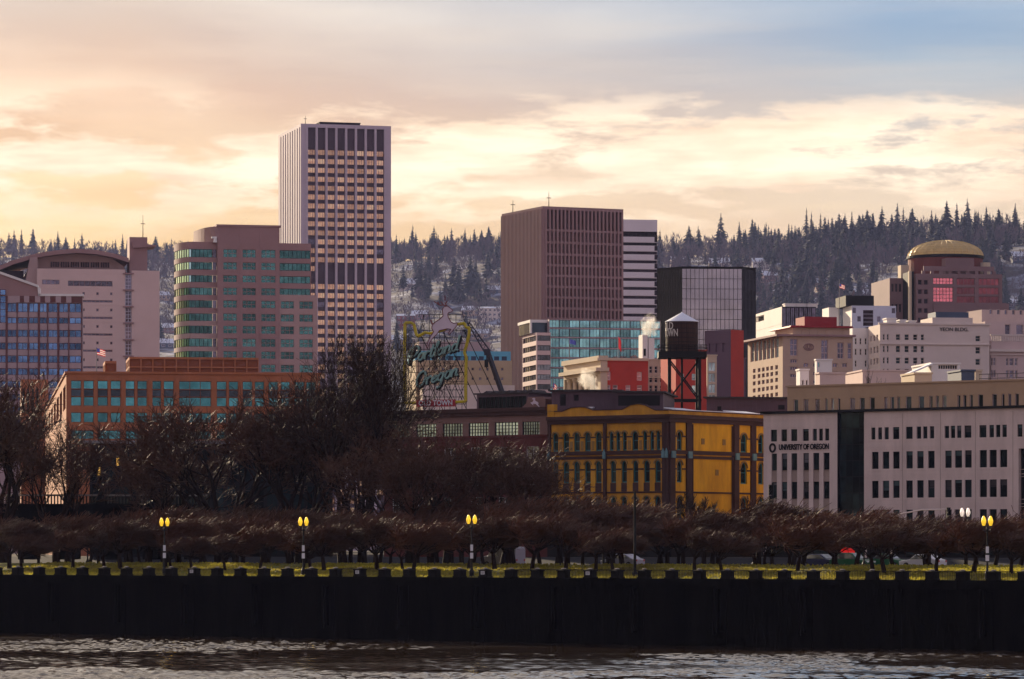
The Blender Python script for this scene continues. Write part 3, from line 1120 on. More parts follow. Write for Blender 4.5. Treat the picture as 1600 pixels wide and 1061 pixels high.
# --- white striped tower
B = Frame(970, 1200, 10)
r = B.root('office_tower', 'white tower with black horizontal window bands, right of the brown ribbed tower', 'tower')
H = B.zf(343, 990)
xr = B.x(1027)
mb = MB()
bands = [(B.zf(370, 1000), B.zf(361.8, 1000))] + [(B.zf(383.6 + 13.9 * k, 1000), B.zf(379 + 13.9 * k, 1000)) for k in range(16)]
ops = [(.0, xr - .0, a, b_, .9, 1) for a, b_ in bands]
vj = [(xr * (k + 1) / 13, xr * (k + 1) / 13 + .12, 0, H - .3, .05, 0) for k in range(12)]
facade(mb, 'f', 0.0, 0, xr, 0, H, ops, 0)
shell(mb, 0, xr, 0, 25, 0, H, 'lrbt', 0, 2)
mb.build('wall', ['stripe_white', 'tower_dark', 'roof_gravel'], r)
for a, b_ in bands:
    me = wmesh(xr - .2, b_ - a, 'black_window', 'tower_dark', 9, 1, .12)
    link('window_band', me, r, (xr / 2, .7, a))
for i, ((a, b_), (c, d)) in enumerate(zip(bands[:-1], bands[1:])):
    for k in range(4):
        w = (xr - .9) / 4
        mb = MB()
        mb.box(-w / 2 + .05, w / 2 - .05, -.08, 0, 0, a - d - .3, 0, 'b')
        o = mb.build('panel', 'stripe_white', r)
        o.location = (w * (k + .5), 0, d + .15)
for a, b_ in bands:
    mb = MB()
    mb.box(xr - .9, xr + .02, -.02, 1, a - 1.6, b_ - 1.0, 0)
    mb.build('corner_notch', 'tower_dark', r)

# --- black glass block with bevelled corners
B = Frame(1065.7, 900, 4)
r = B.root('office_block', 'faceted black glass block mirroring pale sky, behind the water tank', 'office building')
H = B.zf(419.6, 1066)
xr = B.x(1159.3)
def facet(p0, p1, cols, rows_, glass, nm):
    p0, p1 = Vector(p0), Vector(p1)
    mb = MB()
    d = (p1 - p0)
    L = d.length
    mb.quad((0, 0, 0), (L, 0, 0), (L, 0, H), (0, 0, H), 0)
    o = mb.build(nm, glass, r)
    o.location = (p0.x, p0.y, 0)
    o.rotation_euler = (0, 0, math.atan2(d.y, d.x))
    mb = MB()
    for k in range(cols + 1):
        x = L * k / cols
        mb.box(x - .05, x + .05, -.07, 0, 0, H, 0, 'bu')
    for k in range(rows_ + 1):
        z = H * k / rows_
        mb.box(0, L, -.05, 0, z - .05, z + .05, 0, 'b')
    tag(mb.build('mullion', 'black_trim', o), None, kind='stuff')
    mb = MB()
    mb.box(0, L, -.12, .3, H, H + .5)
    mb.build('roof_edge', 'black_trim', o)
lx = B.x(1027, 7.0)
rx = B.x(1180.6, 3.5) - xr
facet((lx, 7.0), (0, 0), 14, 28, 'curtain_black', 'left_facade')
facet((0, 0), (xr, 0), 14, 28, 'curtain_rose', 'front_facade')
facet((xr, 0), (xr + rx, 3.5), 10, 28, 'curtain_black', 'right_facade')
mb = MB()
mb.column([(lx, 7.05), (0, 0.1), (xr, 0.1), (xr + rx, 3.55), (xr + rx * .7, 30), (B.x(1035, 30), 30)], 0, H - .02, 0)
mb.build('roof', 'roof_dark', r)

# --- teal glass block with banded corner
B = Frame(858, 800, 12)
r = B.root('office_block', 'teal glass block with banded pink stone corner, below the brown tower', 'office building')
H = B.zf(499, 858)
xr, yl = B.x(1032), 22.0
z_lo = B.zf(520, 830)
rowz = [B.zf(v, 900) for v in (499.5, 513, 527.5, 544, 559.5, 575, 590.5, 606, 621)]
xs = [xr * k / 11 for k in range(12)]
mb = MB()
facade(mb, 'f', 0.0, 0, xr, 0, H, [(.1, xr - .1, rowz[j + 1] + .12, rowz[j] - .12, .3, 0) for j in range(8)], 0)
shell(mb, 0, xr, 0, yl, 0, H, 'lrbt', 0, 1)
mb.build('wall', ['spandrel_pink', 'roof_gravel'], r)
for j in range(8):
    for k in range(11):
        me = wmesh(xs[1] - xs[0] - .08, rowz[j] - rowz[j + 1] - .3, 'curtain_teal', 'teal_dim', 3, 1, .06)
        link('window', me, r, ((xs[k] + xs[k + 1]) / 2, .12, rowz[j + 1] + .15))
# banded wing on the left, its bands running round the corner
xl = B.x(838, -1.5)
yl2 = B.y(816.5, xl)
mb = MB()
z = z_lo
pz = B.zf(520, 840) - B.zf(535.2, 840)
fops, lops = [], []
while z > pz:
    fops.append((xl + .25, -.05, z - pz * .85, z - pz * .30, .4))
    lops.append((-1.2, yl2 - .3, z - pz * .85, z - pz * .30, .4))
    z -= pz
facade(mb, 'f', -1.5, xl, 0, 0, z_lo, fops, 0)
facade(mb, 'l', xl, -1.5, yl2, 0, z_lo, lops, 0)
mb.quad((xl, -1.5, z_lo), (0, -1.5, z_lo), (0, yl2, z_lo), (xl, yl2, z_lo), 1)
mb.build('banded_wing', ['pink_granite_pale', 'roof_gravel'], r)
for o_ in fops:
    link('window', wmesh(o_[1] - o_[0], o_[3] - o_[2], 'dark_glass_b', 'black_trim', 4, 1, .07), r, ((o_[0] + o_[1]) / 2, -1.25, o_[2]))
for o_ in lops:
    for k in range(2):
        w = (o_[1] - o_[0]) / 2
        place('window', wmesh(w - .1, o_[3] - o_[2], 'slate_window' if k else 'dark_glass_b', 'black_trim', 3, 1, .07), r, 'l', xl, o_[0] + w * (k + .5), o_[2], .25)
xm = B.x(830, 2)
mb = MB()
mb.box(xm, 0, 2, 14, z_lo, H - .6, 0, 'u')
mb.build('upper_wing', 'teal_dim', r)
mb = MB()
mb.box(xm - .3, 0.2, 1.7, 14, H - .6, H, 0)
mb.box(xm - .3, xm + .1, 1.7, 2.1, z_lo, H - .6, 0)
mb.build('upper_wing_frame', 'pale_white', r)

# --- curved white-banded office building with green windows (left of the tall tower)
B = Frame(339.8, 850, 12)
r = B.root('office_block', 'rose granite office block with green windows and rounded banded corner', 'office building')
zr_ = lambda py: B.zf(py, 345)
c2 = lambda v: 240 + v / 3.657
y2 = lambda v: 330 + v / 3.657
H = B.zf(353.8, 340)
xe = B.x(c2(720))
rows = [(218, 265), (292, 335), (367, 407), (438, 480), (510, 553), (585, 628), (655, 700), (728, 775), (800, 843), (875, 918), (948, 991), (1021, 1064), (1094, 1137)]
rz = [(B.zf(y2(b_), 380), B.zf(y2(a), 380)) for a, b_ in rows]
mb = MB()
rects = [(B.x(c2(a)), B.x(c2(b_)), z0, z1) for a, b_ in ((398, 477), (508, 585), (615, 697)) for z0, z1 in rz if z0 > 1]
joints = [(B.x(c2(v)), B.x(c2(v)) + .12, 1, H - .5, .06, 0) for v in (490, 603)]
windows(r, mb, 'f', 0.0, 0, xe, 0, H, rects, 'green_window', 'rose_brown', 3, 2, .09, .35, extra=joints)
shell(mb, 0, xe, 0, 24, 0, H, 'lrbt', 0, 1)
mb.build('wall', ['rose_brown', 'roof_gravel'], r)
mb = MB()
mb.box(-.25, xe + .25, -.25, 24, H, H + .45)
mb.build('cornice', 'rose_brown', r)
# right wing, stepping down
xw, xw2 = B.x(486, .6), B.x(495.7, .3)
zw, zw2 = B.zf(380, 460), B.zf(461, 490)
mb = MB()
rects = [(xe + .1, xw - .15, z0, z1, 7, 1) for z0, z1 in rz[:4]]
windows(r, mb, 'f', .6, xe + .002, xw, zw2 + .0, zw, rects, 'green_window', 'black_trim', 7, 1, .08, .35)
shell(mb, xe + .002, xw, .6, 22, zw2, zw, 'rbt', 0, 1)
mb.build('upper_wing', ['rose_brown', 'roof_gravel'], r)
mb = MB()
rects = [(B.x(c2(a), .3), B.x(c2(b_), .3), z0, z1) for a, b_ in ((727, 803), (833, 911)) for z0, z1 in rz[4:] if z0 > 1]
windows(r, mb, 'f', .3, xe + .003, xw2, 0, zw2, rects, 'green_window', 'rose_brown', 3, 2, .09, .35)
shell(mb, xe + .003, xw2, .3, 22, 0, zw2, 'rbt', 0, 1)
mb.build('lower_wing', ['pink_granite', 'roof_gravel'], r)
# left wing and rounded corner: bands following a curved plan
xa = B.x(298, 1.2)
zc = B.zf(377, 300)
R0 = 9.0
plan = [(0, 1.2), (xa, 1.2)]
for k in range(1, 9):
    t = R(90) * k / 8
    plan.append((xa - 2.5 * math.sin(t), 1.2 + 9.0 * (1 - math.cos(t)) + 1.0 * k / 8))
plan = plan[1:]
def ribbon(pts, z0, z1, off, name, mat, cuts=None):
    mb = MB()
    for (ax, ay), (bx, by) in zip(pts[:-1], pts[1:]):
        mb.quad((ax + off, ay + off, z0), (bx + off, by + off, z0), (bx + off, by + off, z1), (ax + off, ay + off, z1))
    return mb.build(name, mat, r)
zprev = zc
for j, (z0, z1) in enumerate(rz):
    if z0 < 1: break
    ribbon([(0, 1.2)] + plan, z1, zprev, 0, 'stone_band', 'rose_brown' if j < 6 else 'pink_granite')
    mb = MB()
    mb.quad((xa, 1.2, z0), (0, 1.2, z0), (0, 1.9, z0), (xa, 1.9, z0))
    zprev = z0
    # flat windows of the wing
    me = wmesh(-xa * .82, z1 - z0, 'green_window', 'black_trim', 5, 1, .08)
    link('window', me, r, (xa * .58, 1.45, z0))
    me = wmesh(-xa * .15, z1 - z0, 'slate_window', None)
    link('window', me, r, (xa * .08, 1.45, z0))
    # curved glass
    for (ax, ay), (bx, by) in zip(plan[:-1], plan[1:]):
        L = math.hypot(bx - ax, by - ay)
        me = wmesh(L, z1 - z0, 'green_bright' if j < 3 else 'green_window', 'black_trim', 1, 1, .07)
        o = link('window', me, r, ((ax + bx) / 2 + .15, (ay + by) / 2 + .1, z0), math.atan2(ay - by, ax - bx))
ribbon([(0, 1.2)] + plan, 0, zprev, 0, 'stone_band', 'pink_granite')
mb = MB()
mb.poly([(0, 1.2, zc)] + [(x, y, zc) for x, y in plan] + [(0, 26, zc)])
mb.build('wing_roof', 'roof_gravel', r)
# rounded penthouse
pp = [(0, .02)]
xp = B.x(304, 14)
for k in range(9):
    t = R(90) * k / 8
    pp.append((xp * math.sin(t) * 1.0, .02 + 16 * (1 - math.cos(t))))
mb = MB()
for (ax, ay), (bx, by) in zip(pp[:-1], pp[1:]):
    mb.quad((ax, ay, zc - .1), (bx, by, zc - .1), (bx, by, H), (ax, ay, H))
mb.poly([(x, y, H) for x, y in pp] + [(0, 20, H)])
mb.build('penthouse', 'rose_brown', r)
mb = MB()
mb.tube((-.6, -.6, H - 3.6), (-.6, -.6, H - 2.6), .45, .3, 8, 0, True)
mb.box(-1.4, -.2, -.5, .1, H - 2.7, H - 2.3)
mb.build('roof_camera', 'white_paint', r)

# --- courthouse with curved roof
B = Frame(58, 1000, 10)
r = B.root('courthouse', 'pale stone courthouse with shallow curved roof and slab stair tower', 'courthouse')
c1 = lambda v: v / 3.657
y1 = lambda v: 330 + v / 3.657
zz = lambda v, px=120: B.zf(y1(v), px)
xx = lambda v: B.x(c1(v))
H = zz(330)
xr = xx(715)
mb = MB()
rects = [(xx(388), xx(643), zz(428), zz(397), 8, 1), (xx(240), xx(340), zz(420), zz(393), 4, 1)]
for y in (470, 563, 658, 752, 848, 943):
    for x in (478, 557, 636):
        rects.append((xx(x - 7), xx(x + 7), zz(y + 8), zz(y - 8), 1, 1))
for y in (507, 602, 697, 790, 885, 980):
    rects.append((xx(400), xx(643), zz(y + 13), zz(y), 10, 1))
grooves = [(xx(10 - 220), xr, zz(v), zz(v) + .12, .05, 0) for v in (360, 445, 540, 635, 730, 825, 920)]
windows(r, mb, 'f', 0.0, 0, xr, 0, H, rects, 'slate_window', 'rose_brown', 1, 1, .1, .3, extra=[(0, xr, g[2], g[3], .05, 0) for g in grooves if not any(rc[2] < g[3] and rc[3] > g[2] for rc in rects)])
shell(mb, 0, xr, 0, 40, 0, H, 'lrbt', 0, 1)
mb.build('wall', ['pink_granite_pale', 'roof_gravel'], r)
# glass stair strip and right block
xg, xb = xx(752), xx(912)
mb = MB()
mb.box(xr, xg, .6, 30, 0, zz(355), 0)
mb.build('stair_shaft', 'rose_brown', r)
zs_ = [zz(v) for v in (353, 448, 543, 637, 732, 827, 922, 1017)]
for a, b_ in zip(zs_[:-1], zs_[1:]):
    me = wmesh(xg - xr - .1, a - b_ - .5, 'slate_window', 'pale_blue_panel', 2, 4, .12)
    link('window', me, r, ((xr + xg) / 2, .45, b_ + .3))
for z in zs_:
    mb = MB()
    mb.box(xx(703), xx(765), -.4, .5, z - .18, z + .18)
    mb.build('floor_plate', 'rose_brown', r)
Hb = zz(340, 230)
mb = MB()
facade(mb, 'f', 0.0, xg, xb, 0, Hb, [(xg, xb, zz(v), zz(v) + .12, .05, 0) for v in (400, 447, 540, 635, 730, 825)], 0)
shell(mb, xg, xb, 0, 34, 0, Hb, 'lbt', 0, 1)
mb.quad((xb, 0, 0), (xb, 34, 0), (xb, 34, Hb), (xb, 0, Hb), 2)  # right side in darker stone, its shade put into the colour
mb.build('right_block', ['pink_granite_pale', 'roof_gravel', 'rose_brown'], r)
# slab tower
xt0, xt1 = B.x(c1(740), 4), B.x(c1(842), 4)
zt = B.zf(y1(148), 215, 4)
mb = MB()
facade(mb, 'f', 4.0, xt0, xt1, Hb - 4, zt, [(xt0 + (xt1 - xt0) * k / 4, xt0 + (xt1 - xt0) * k / 4 + .1, Hb - 4, zt, .05, 0) for k in (1, 2, 3)] , 0)
shell(mb, xt0, xt1, 4, 12, Hb - 4, zt, 'lrbt', 0)
mb.build('slab_tower', 'rose_brown', r)
za = B.zf(y1(198), 230, 3)
mb = MB()
mb.prism([(xt0 + 1, za - .6), (B.x(c1(893), 3), za - .1), (B.x(c1(893), 3), za + .2), (xt0 + .6, za + .9)], 3, 14)
mb.build('canopy_fin', 'rose_brown', r)
antenna(r, xt1 - 1, 6, zt, 6)
# vault
pts_t = [(0, 417.5), (20, 408), (55, 398), (85, 393), (117.6, 390.2), (150, 392.5), (175, 397.5), (199.6, 405)]
up, lo = [], []
for px, py in pts_t:
    px2 = px - (10 if px == 0 else 0)
    x = B.x(px2, 6)
    z = B.zf(py + (3 if px == 0 else 0), px2, 6)
    up.append((x, z))
    lo.append((x, z - 1.1))
mb = MB()
mb.prism(up + lo[::-1], 2, 40)
mb.build('vaulted_roof', 'rose_brown', r)
xu0, xu1 = B.x(c1(150), 6), B.x(c1(705), 6)
zu = B.zf(y1(290), 120, 6)
low_poly = [(xu0, H - .5)] + [(x, z - 1.05) for x, z in up if xu0 < x < xu1] + [(xu1, H - .5)]
mb = MB()
mb.prism([(xu0 - 3, H - 6)] + low_poly[1:-1] + [(xu1, low_poly[-2][1] - 2.0), (xu1 + 1.5, H - 2)], 6, 38)
mb.build('attic_wall', 'pink_granite', r)
wz0, wz1 = B.zf(y1(325), 150, 6), B.zf(y1(290), 150, 6)
for k in range(6):
    a, b_ = B.x(c1(285) + (c1(628) - c1(285)) * k / 6, 6), B.x(c1(285) + (c1(628) - c1(285)) * (k + 1) / 6, 6)
    link('window', wmesh(b_ - a - .15, wz1 - wz0, 'black_window', 'rose_brown', 4, 1, .12), r, ((a + b_) / 2, 5.9, wz0))
mb = MB()
a, b_ = B.x(0 - 12, 3), B.x(c1(135), 3)
mb.box(a, b_, 3, 30, 0, B.zf(y1(340), 20, 3))
mb.build('left_wing', 'tower_dark', r)
mb = MB()
xp0, xp1 = B.x(c1(128), 1.5), B.x(c1(215), 1.5)
mb.prism([(xp0 - 1, B.zf(y1(400), 40, 1.5) - 10), (xp1, B.zf(y1(400), 40, 1.5) - 10), (xp1, H + 3), (xp0 + 2, H + 3)], 1.5, 6)
mb.build('buttress', 'pink_granite', r)

# --- blue-windowed block, far left
B = Frame(128.5, 740, 6)
r = B.root('office_block', 'pink and blue glass block with stepped gable edged in white, at left edge', 'office building')
xx = lambda v: B.x(c1(v))
zz = lambda v, px=60: B.zf(y1(v), px)
xL = B.x(-60)
H = zz(485)
cols = [-200, -140, -80, -22, 38, 98, 162, 222, 272, 333, 393, 468]
rws = [(525, 577), (607, 642), (678, 719), (752, 792), (825, 866), (898, 937), (971, 1010), (1044, 1083), (1117, 1156), (1190, 1229)]
rects = []
for i, (a, b_) in enumerate(zip(cols[:-1], cols[1:])):
    for j, (t, bt) in enumerate(rws):
        z0, z1 = zz(bt), zz(t)
        if z0 < .5 or b_ <= 38 and j < 2: continue
        rects.append((xx(a + 4), xx(b_ - 4), z0, z1, 2, 1))
mb = MB()
gable = [(-30, 350), (0, 360), (215, 435), (218, 485)]
rects.append((xx(-60), xx(34), zz(640), zz(445), 3, 5))
pg = [(xL, H), (xx(217), H), (xx(215), zz(435)), (xx(0), zz(360)), (xL, zz(305))]
windows(r, mb, 'f', 0.0, xL, 0, 0, H, rects, 'blue_window', 'red_mullion', 2, 1, .1, .25)
shell(mb, xL, 0, 0, 30, 0, H, 'lrbt', 0, 1)
mb.build('wall', ['spandrel_pink', 'roof_gravel'], r)
mb = MB()
mb.prism([(x, z + .002) for x, z in pg], -.02, 26)
mb.build('gable', 'rose_brown', r)
link('window', wmesh(xx(34) - xx(-60), zz(445) - H - .2, 'blue_window', 'red_mullion', 3, 1, .12), r, ((xx(34) + xx(-60)) / 2, -.12, H + .1))
for v in cols[1:]:
    w = .42 if v in (222, 333, 38) else .2
    mb = MB()
    mb.box(-w / 2, w / 2, -.14, 0, 0, H, 0, 'bu')
    o = mb.build('mullion', 'red_mullion', r)
    o.location = (xx(v), 0, 0)
mb = MB()
mb.box(xx(98), 0.05, -.2, 0, zz(522), H, 0)
mb.build('frieze', 'red_mullion', r)
for v in (98, 152, 215, 272, 333, 393):
    mb = MB()
    mb.box(-.5, .5, -.24, -.2, 0, H - zz(522), 0)
    o = mb.build('frieze_block', 'spandrel_pink', r)
    o.location = (xx(v), 0, zz(522))
mb = MB()
tr = [(B.x(-60), zz(305)), (xx(0), zz(360)), (xx(215), zz(435)), (xx(218), H), (0.3, H)]
for (ax, az_), (bx, bz) in zip(tr[:-1], tr[1:]):
    dxx, dzz = bx - ax, bz - az_
    L = math.hypot(dxx, dzz)
    nx_, nz_ = -dzz / L * .45, dxx / L * .45
    mb.prism([(ax, az_), (bx, bz), (bx + nx_, bz + abs(nz_)), (ax + nx_, az_ + abs(nz_))], -.35, 6)
mb.build('roof_edge', 'white_paint', r)

# --- orange brick block
B = Frame(103.5, 520, 8)
r = B.root('brick_block', 'long orange brick office block with teal windows behind bare trees at left', 'office building')
k1 = lambda v: v / 4.08
q1 = lambda v: 540 + v / 4.08
k2 = lambda v: 200 + v / 3.5375
xx = lambda px: B.x(px)
zz = lambda py, px=150: B.zf(py, px)
H = zz(583.6, 104)
xr = xx(500)
colp = [(k1(a), k1(b_)) for a, b_ in ((452, 518), (533, 598), (622, 688), (705, 770), (792, 858), (875, 938), (962, 1028), (1043, 1108))]
colp += [(k2(a), k2(b_)) for a, b_ in ((490, 545), (557, 610), (633, 688), (700, 753), (777, 830), (843, 895), (920, 975), (985, 1040))]
rects, spans = [], []
for a, b_ in colp:
    for (t, bt, g) in ((222, 277, 'teal_window'), (277, 325, 'teal_dim'), (325, 385, 'teal_window'), (425, 490, 'teal_window')):
        rects.append((xx(a), xx(b_), zz(q1(bt)), zz(q1(t)) - .02, 1, 1, g))
for i in range(0, 16, 2):
    rects.append((xx(colp[i][0]), xx(colp[i + 1][1]), zz(q1(597)), zz(q1(540)), 2, 1))
a, b_ = k2(282), k2(460)
for (t, bt, g) in ((222, 277, 'teal_window'), (277, 325, 'teal_dim'), (325, 385, 'teal_window'), (425, 490, 'teal_window'), (540, 597, 'teal_window')):
    rects.append((xx(a), xx(b_), zz(q1(bt)), zz(q1(t)) - .02, 3, 1, g))
mb = MB()
windows(r, mb, 'f', 0.0, 0, xr, 0, H, rects, 'teal_window', 'orange_panel', 1, 1, .07, .3)
yl = B.y(70)
lr = [(yl * (k + .14) / 7 * .94 + .4, yl * (k + .86) / 7 * .94 + .4, zz(q1(395)), zz(q1(240)), 1, 2) for k in range(7)]
windows(r, mb, 'l', 0.0, 0, yl, 0, H, lr, 'dark_glass', 'orange_panel', 1, 1, .07, .35)
shell(mb, 0, xr, 0, max(yl, 30), 0, H, 'rbt', 0, 1)
mb.build('wall', ['orange_brick', 'roof_gravel'], r)
mb = MB()
mb.box(-.2, xr + .2, -.2, .3, H, H + .3)
mb.box(-.2, .3, .3, yl, H, H + .3)
mb.build('parapet', 'orange_brick', r)
for v in (600, 780, 950, 1120):
    mb = MB()
    mb.box(-.25, .25, -.12, 0, 0, H - .2, 0, 'b')
    o = mb.build('pilaster', 'orange_brick', r)
    o.location = (xx(k1(v + 10)), 0, 0)
# left rear block
xq, xq1 = B.x(33, yl + 6), B.x(62, yl + 6)
zq = B.zf(592.7, 50, yl + 6)
mb = MB()
yq = yl + 6
rects = [(xq + (xq1 - xq) * (k + .2) / 4, xq + (xq1 - xq) * (k + .8) / 4, zq - 6, zq - 1.6) for k in range(4)]
windows(r, mb, 'f', yq, xq, xq1 + 1.5, 0, zq, rects, 'dark_glass', 'orange_panel', 1, 2, .07, .3)
shell(mb, xq, xq1 + 1.5, yq, yq + 14, 0, zq, 'lrbt', 0, 1)
mb.build('rear_block', ['orange_brick', 'roof_gravel'], r)
# penthouses with recessed panels
def penthouse(pxa, pxb, pyt, yd, depth, cols, rws_, leftcols=2):
    xa, xb = B.x(pxa, yd), B.x(pxb, yd)
    zt = B.zf(pyt, pxa, yd)
    mb = MB()
    pw, ph = (xb - xa) / cols, (zt - H - .3) / rws_
    ops = [(xa + pw * (i + .06), xa + pw * (i + .94), H + .1 + ph * (j + .08), H + .1 + ph * (j + .92), .3) for i in range(cols) for j in range(rws_)]
    facade(mb, 'f', yd, xa, xb, H, zt, ops, 0)
    lw = depth / leftcols
    facade(mb, 'l', xa, yd, yd + depth, H, zt, [(yd + lw * (i + .12), yd + lw * (i + .88), H + .1 + ph * (j + .1), H + .1 + ph * (j + .9), .25, 0) for i in range(leftcols) for j in range(rws_)], 0)
    shell(mb, xa, xb, yd, yd + depth, H, zt, 'rbt', 0, 1)
    mb.build('penthouse', ['orange_brick', 'roof_gravel'], r)
    pm = MB()
    pm.quad((-pw * .44, 0, 0), (pw * .44, 0, 0), (pw * .44, 0, ph * .84), (-pw * .44, 0, ph * .84))
    pm = pm.mesh('panel', 'orange_panel')
    for i in range(cols):
        for j in range(rws_):
            link('panel', pm, r, (xa + pw * (i + .5), yd + .24, H + .1 + ph * (j + .08)))
penthouse(202, 404, 557.6, 7, 12, 11, 2, 4)
penthouse(164, 182, 564, 9, 8, 1, 1, 4)

# --- low dark glass pavilion and bridge ramp under the trees
B = Frame(140, 480, 5)
r = B.root('glass_pavilion', 'dark glass pavilion with flat eave below the orange brick block', 'pavilion')
H = B.zf(693, 160)
xr = B.x(520)
mb = MB()
rects = []
for k in range(18):
    for j in range(3):
        rects.append((xr * (k + .08) / 18, xr * (k + .92) / 18, .3 + (H - .6) * j / 3, .3 + (H - .6) * (j + .9) / 3, 2, 1))
windows(r, mb, 'f', 0.0, 0, xr, 0, H, rects, 'dark_glass', 'black_trim', 2, 1, .08, .15)
shell(mb, 0, xr, 0, 14, 0, H, 'lrbt', 0)
mb.build('wall', 'black_trim', r)
mb = MB()
mb.box(-1.2, xr + 1, -1.6, 15, H, H + .35)
mb.build('eave', 'steel_grey', r)
for px, py in ((155, 737), (184, 722)):
    mb = MB()
    mb.box(-.16, .16, -.06, -.02, 0, 1.0)
    o = mb.build('lit_panel', 'amber_panel', r)
    o.location = (B.x(px), -.02, B.zf(py + 6, px))

B = Frame(330, 436, 4)
r = B.root('bridge_ramp', 'dark stone bridge ramp with balustrade behind the lower trees at left', 'bridge')
xa = B.x(-80)
zt = B.zf(789, 200)
xb_ = B.x(325)
mb = MB()
mb.box(xa, xb_, 0, 16, zt - 1.9, zt)
mb.box(xa, xb_, -.35, 0, zt - .35, zt + .12)
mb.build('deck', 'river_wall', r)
for px in (40, 105, 170, 235, 300):
    mb = MB()
    mb.box(-.9, .9, .5, 15, -.2, zt - 1.9, 0)
    mb.box(-1.3, 1.3, .3, 15.2, zt - 2.4, zt - 1.9, 0)
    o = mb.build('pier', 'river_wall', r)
    o.location = (B.x(px), 0, 0)
mb = MB()
mb.box(xa, xb_, -.22, .22, zt + 1.0, zt + 1.2)
mb.build('handrail', 'kerb', r)
mb = MB()
x = xa
while x < xb_:
    mb.tube((x, 0, zt + .12), (x, 0, zt + 1.0), .085, .085, 5)
    x += .36
tag(mb.build('baluster', 'pillar_concrete', r), None, kind='stuff')
for px in (110, 158, 212, 242, 290):
    mb = MB()
    mb.box(-.35, .35, -.3, .3, zt + .12, zt + 1.35)
    o = mb.build('rail_post', 'pillar_concrete', r)
    o.location = (B.x(px), 0, 0)
# ------------------------------------------------------------------ downtown right side
# --- domed building
B = Frame(1432, 1150, 8)
r = B.root('domed_tower', 'rose stone building with gilded ribbed dome and pink mirrored windows', 'office building')
d8 = lambda v: 1360 + v / 4.08
e8 = lambda v: 350 + v / 4.08
xx = lambda v: B.x(d8(v))
zz = lambda v, px=1480: B.zf(e8(v), px)
H = zz(318)
xr = xx(840)
rects = []
for j in range(5):
    for a, b_ in ((303, 330), (341, 368)):
        rects.append((xx(a), xx(b_), zz(390 + 60 * j), zz(357 + 60 * j), 1, 1, 'black_window'))
rects += [(xx(400), xx(528), zz(385), zz(343), 6, 2, 'rose_window'), (xx(400), xx(528), zz(497), zz(403), 6, 4, 'rose_window'), (xx(440), xx(588), zz(557), zz(520), 6, 2, 'rose_window'), (xx(608), xx(650), zz(557), zz(520), 2, 2, 'rose_dim')]
for a, b_ in ((550, 665), (690, 820)):
    for t in (345, 403, 458):
        rects.append((xx(a), xx(b_), zz(t + 44), zz(t), 5, 1, 'rose_dim'))
for t in (600, 680, 760):
    for a in (320, 440, 560, 680, 770):
        rects.append((xx(a), xx(a + 70), zz(t + 44), zz(t), 3, 1, 'rose_dim'))
mb = MB()
windows(r, mb, 'f', 0.0, 0, xr, 0, H, rects, 'rose_dim', 'dome_stone', 2, 1, .14, .4)
shell(mb, 0, xr, 0, 40, 0, H, 'lrbt', 0, 1)
mb.build('wall', ['dome_stone', 'roof_dark'], r)
# lower shelf right, left wing
mb = MB()
mb.box(xr, xx(880), 2, 36, 0, zz(498))
mb.box(xx(400), xx(880), -.6, 0, 0, zz(505))
mb.build('lower_storey', 'dome_stone', r)
yl = 12.0
xa, xb_ = B.x(d8(123), yl), -.6
zw = B.zf(e8(345), 1400, yl)
mb = MB()
rects = [(xa + (xb_ - xa) * k / 4 + .5, xa + (xb_ - xa) * (k + .7) / 4 + .5, zw - 4.2 - 6.2 * j, zw - 1.6 - 6.2 * j, 1, 1) for k in range(3) for j in range(5)]
windows(r, mb, 'f', yl, xa, xb_, 0, zw, rects, 'black_window', 'dome_stone', 1, 1, .14, .4)
shell(mb, xa, xb_, yl, yl + 24, 0, zw, 'lrbt', 0, 1)
mb.build('left_wing', ['dome_stone', 'roof_dark'], r)
mb = MB()
mb.box(xx(252), xx(268), 1.0, 2.4, 0, zz(300))
mb.build('sunlit_corner_strip', 'cream_warm', r)  # added pale strip, the sunlit corner put into colour
mb = MB()
mb.box(xx(268), xx(293), 3, 12, 0, zz(300))
mb.build('corner_slot', 'black_trim', r)
# terrace, drum, dome
cx = (B.x(d8(243), 19) + B.x(d8(712), 19)) / 2
rad = (B.x(d8(712), 19) - B.x(d8(243), 19)) / 2
zb, zd, zp = B.zf(e8(278), 1476, 19), B.zf(e8(208), 1476, 19), B.zf(e8(107), 1476, 19)
mb = MB()
mb.lathe([(rad * .99, H - 1), (rad * .99, zd - .6)], 36, (cx, 19, 0))
mb.build('drum', 'dome_brick', r)
mb = MB()
mb.lathe([(rad * .99, zd - .9), (rad * 1.025, zd - .7), (rad * 1.025, zd), (rad * .9, zd)], 36, (cx, 19, 0))
mb.build('drum_cornice', 'black_trim', r)
NS, NR = 32, 9
dome_pts = [[None] * NS for _ in range(NR + 1)]
for j in range(NR + 1):
    t = R(90) * j / NR
    rr, zc = rad * 1.0 * math.cos(t), zd + (zp - zd) * math.sin(t)
    for k in range(NS):
        dome_pts[j][k] = (cx + rr * math.cos(2 * math.pi * k / NS), 19 + rr * math.sin(2 * math.pi * k / NS), zc)
mb = MB()
for j in range(NR):
    for k in range(NS):
        mb.quad(dome_pts[j][k], dome_pts[j][(k + 1) % NS], dome_pts[j + 1][(k + 1) % NS], dome_pts[j + 1][k])
dm = mb.build('dome', 'dome_gold', r, True)
mb = MB()
for k in range(NS):
    path_tube(mb, [dome_pts[j][k] for j in range(NR)], .16, 4)
tag(mb.build('dome_rib', 'dome_gold', dm), None, kind='stuff')
mb = MB()
for j in range(1, NR):
    path_tube(mb, dome_pts[j] + [dome_pts[j][0]], .11, 4)
tag(mb.build('dome_hoop', 'dome_gold', dm), None, kind='stuff')
mb = MB()
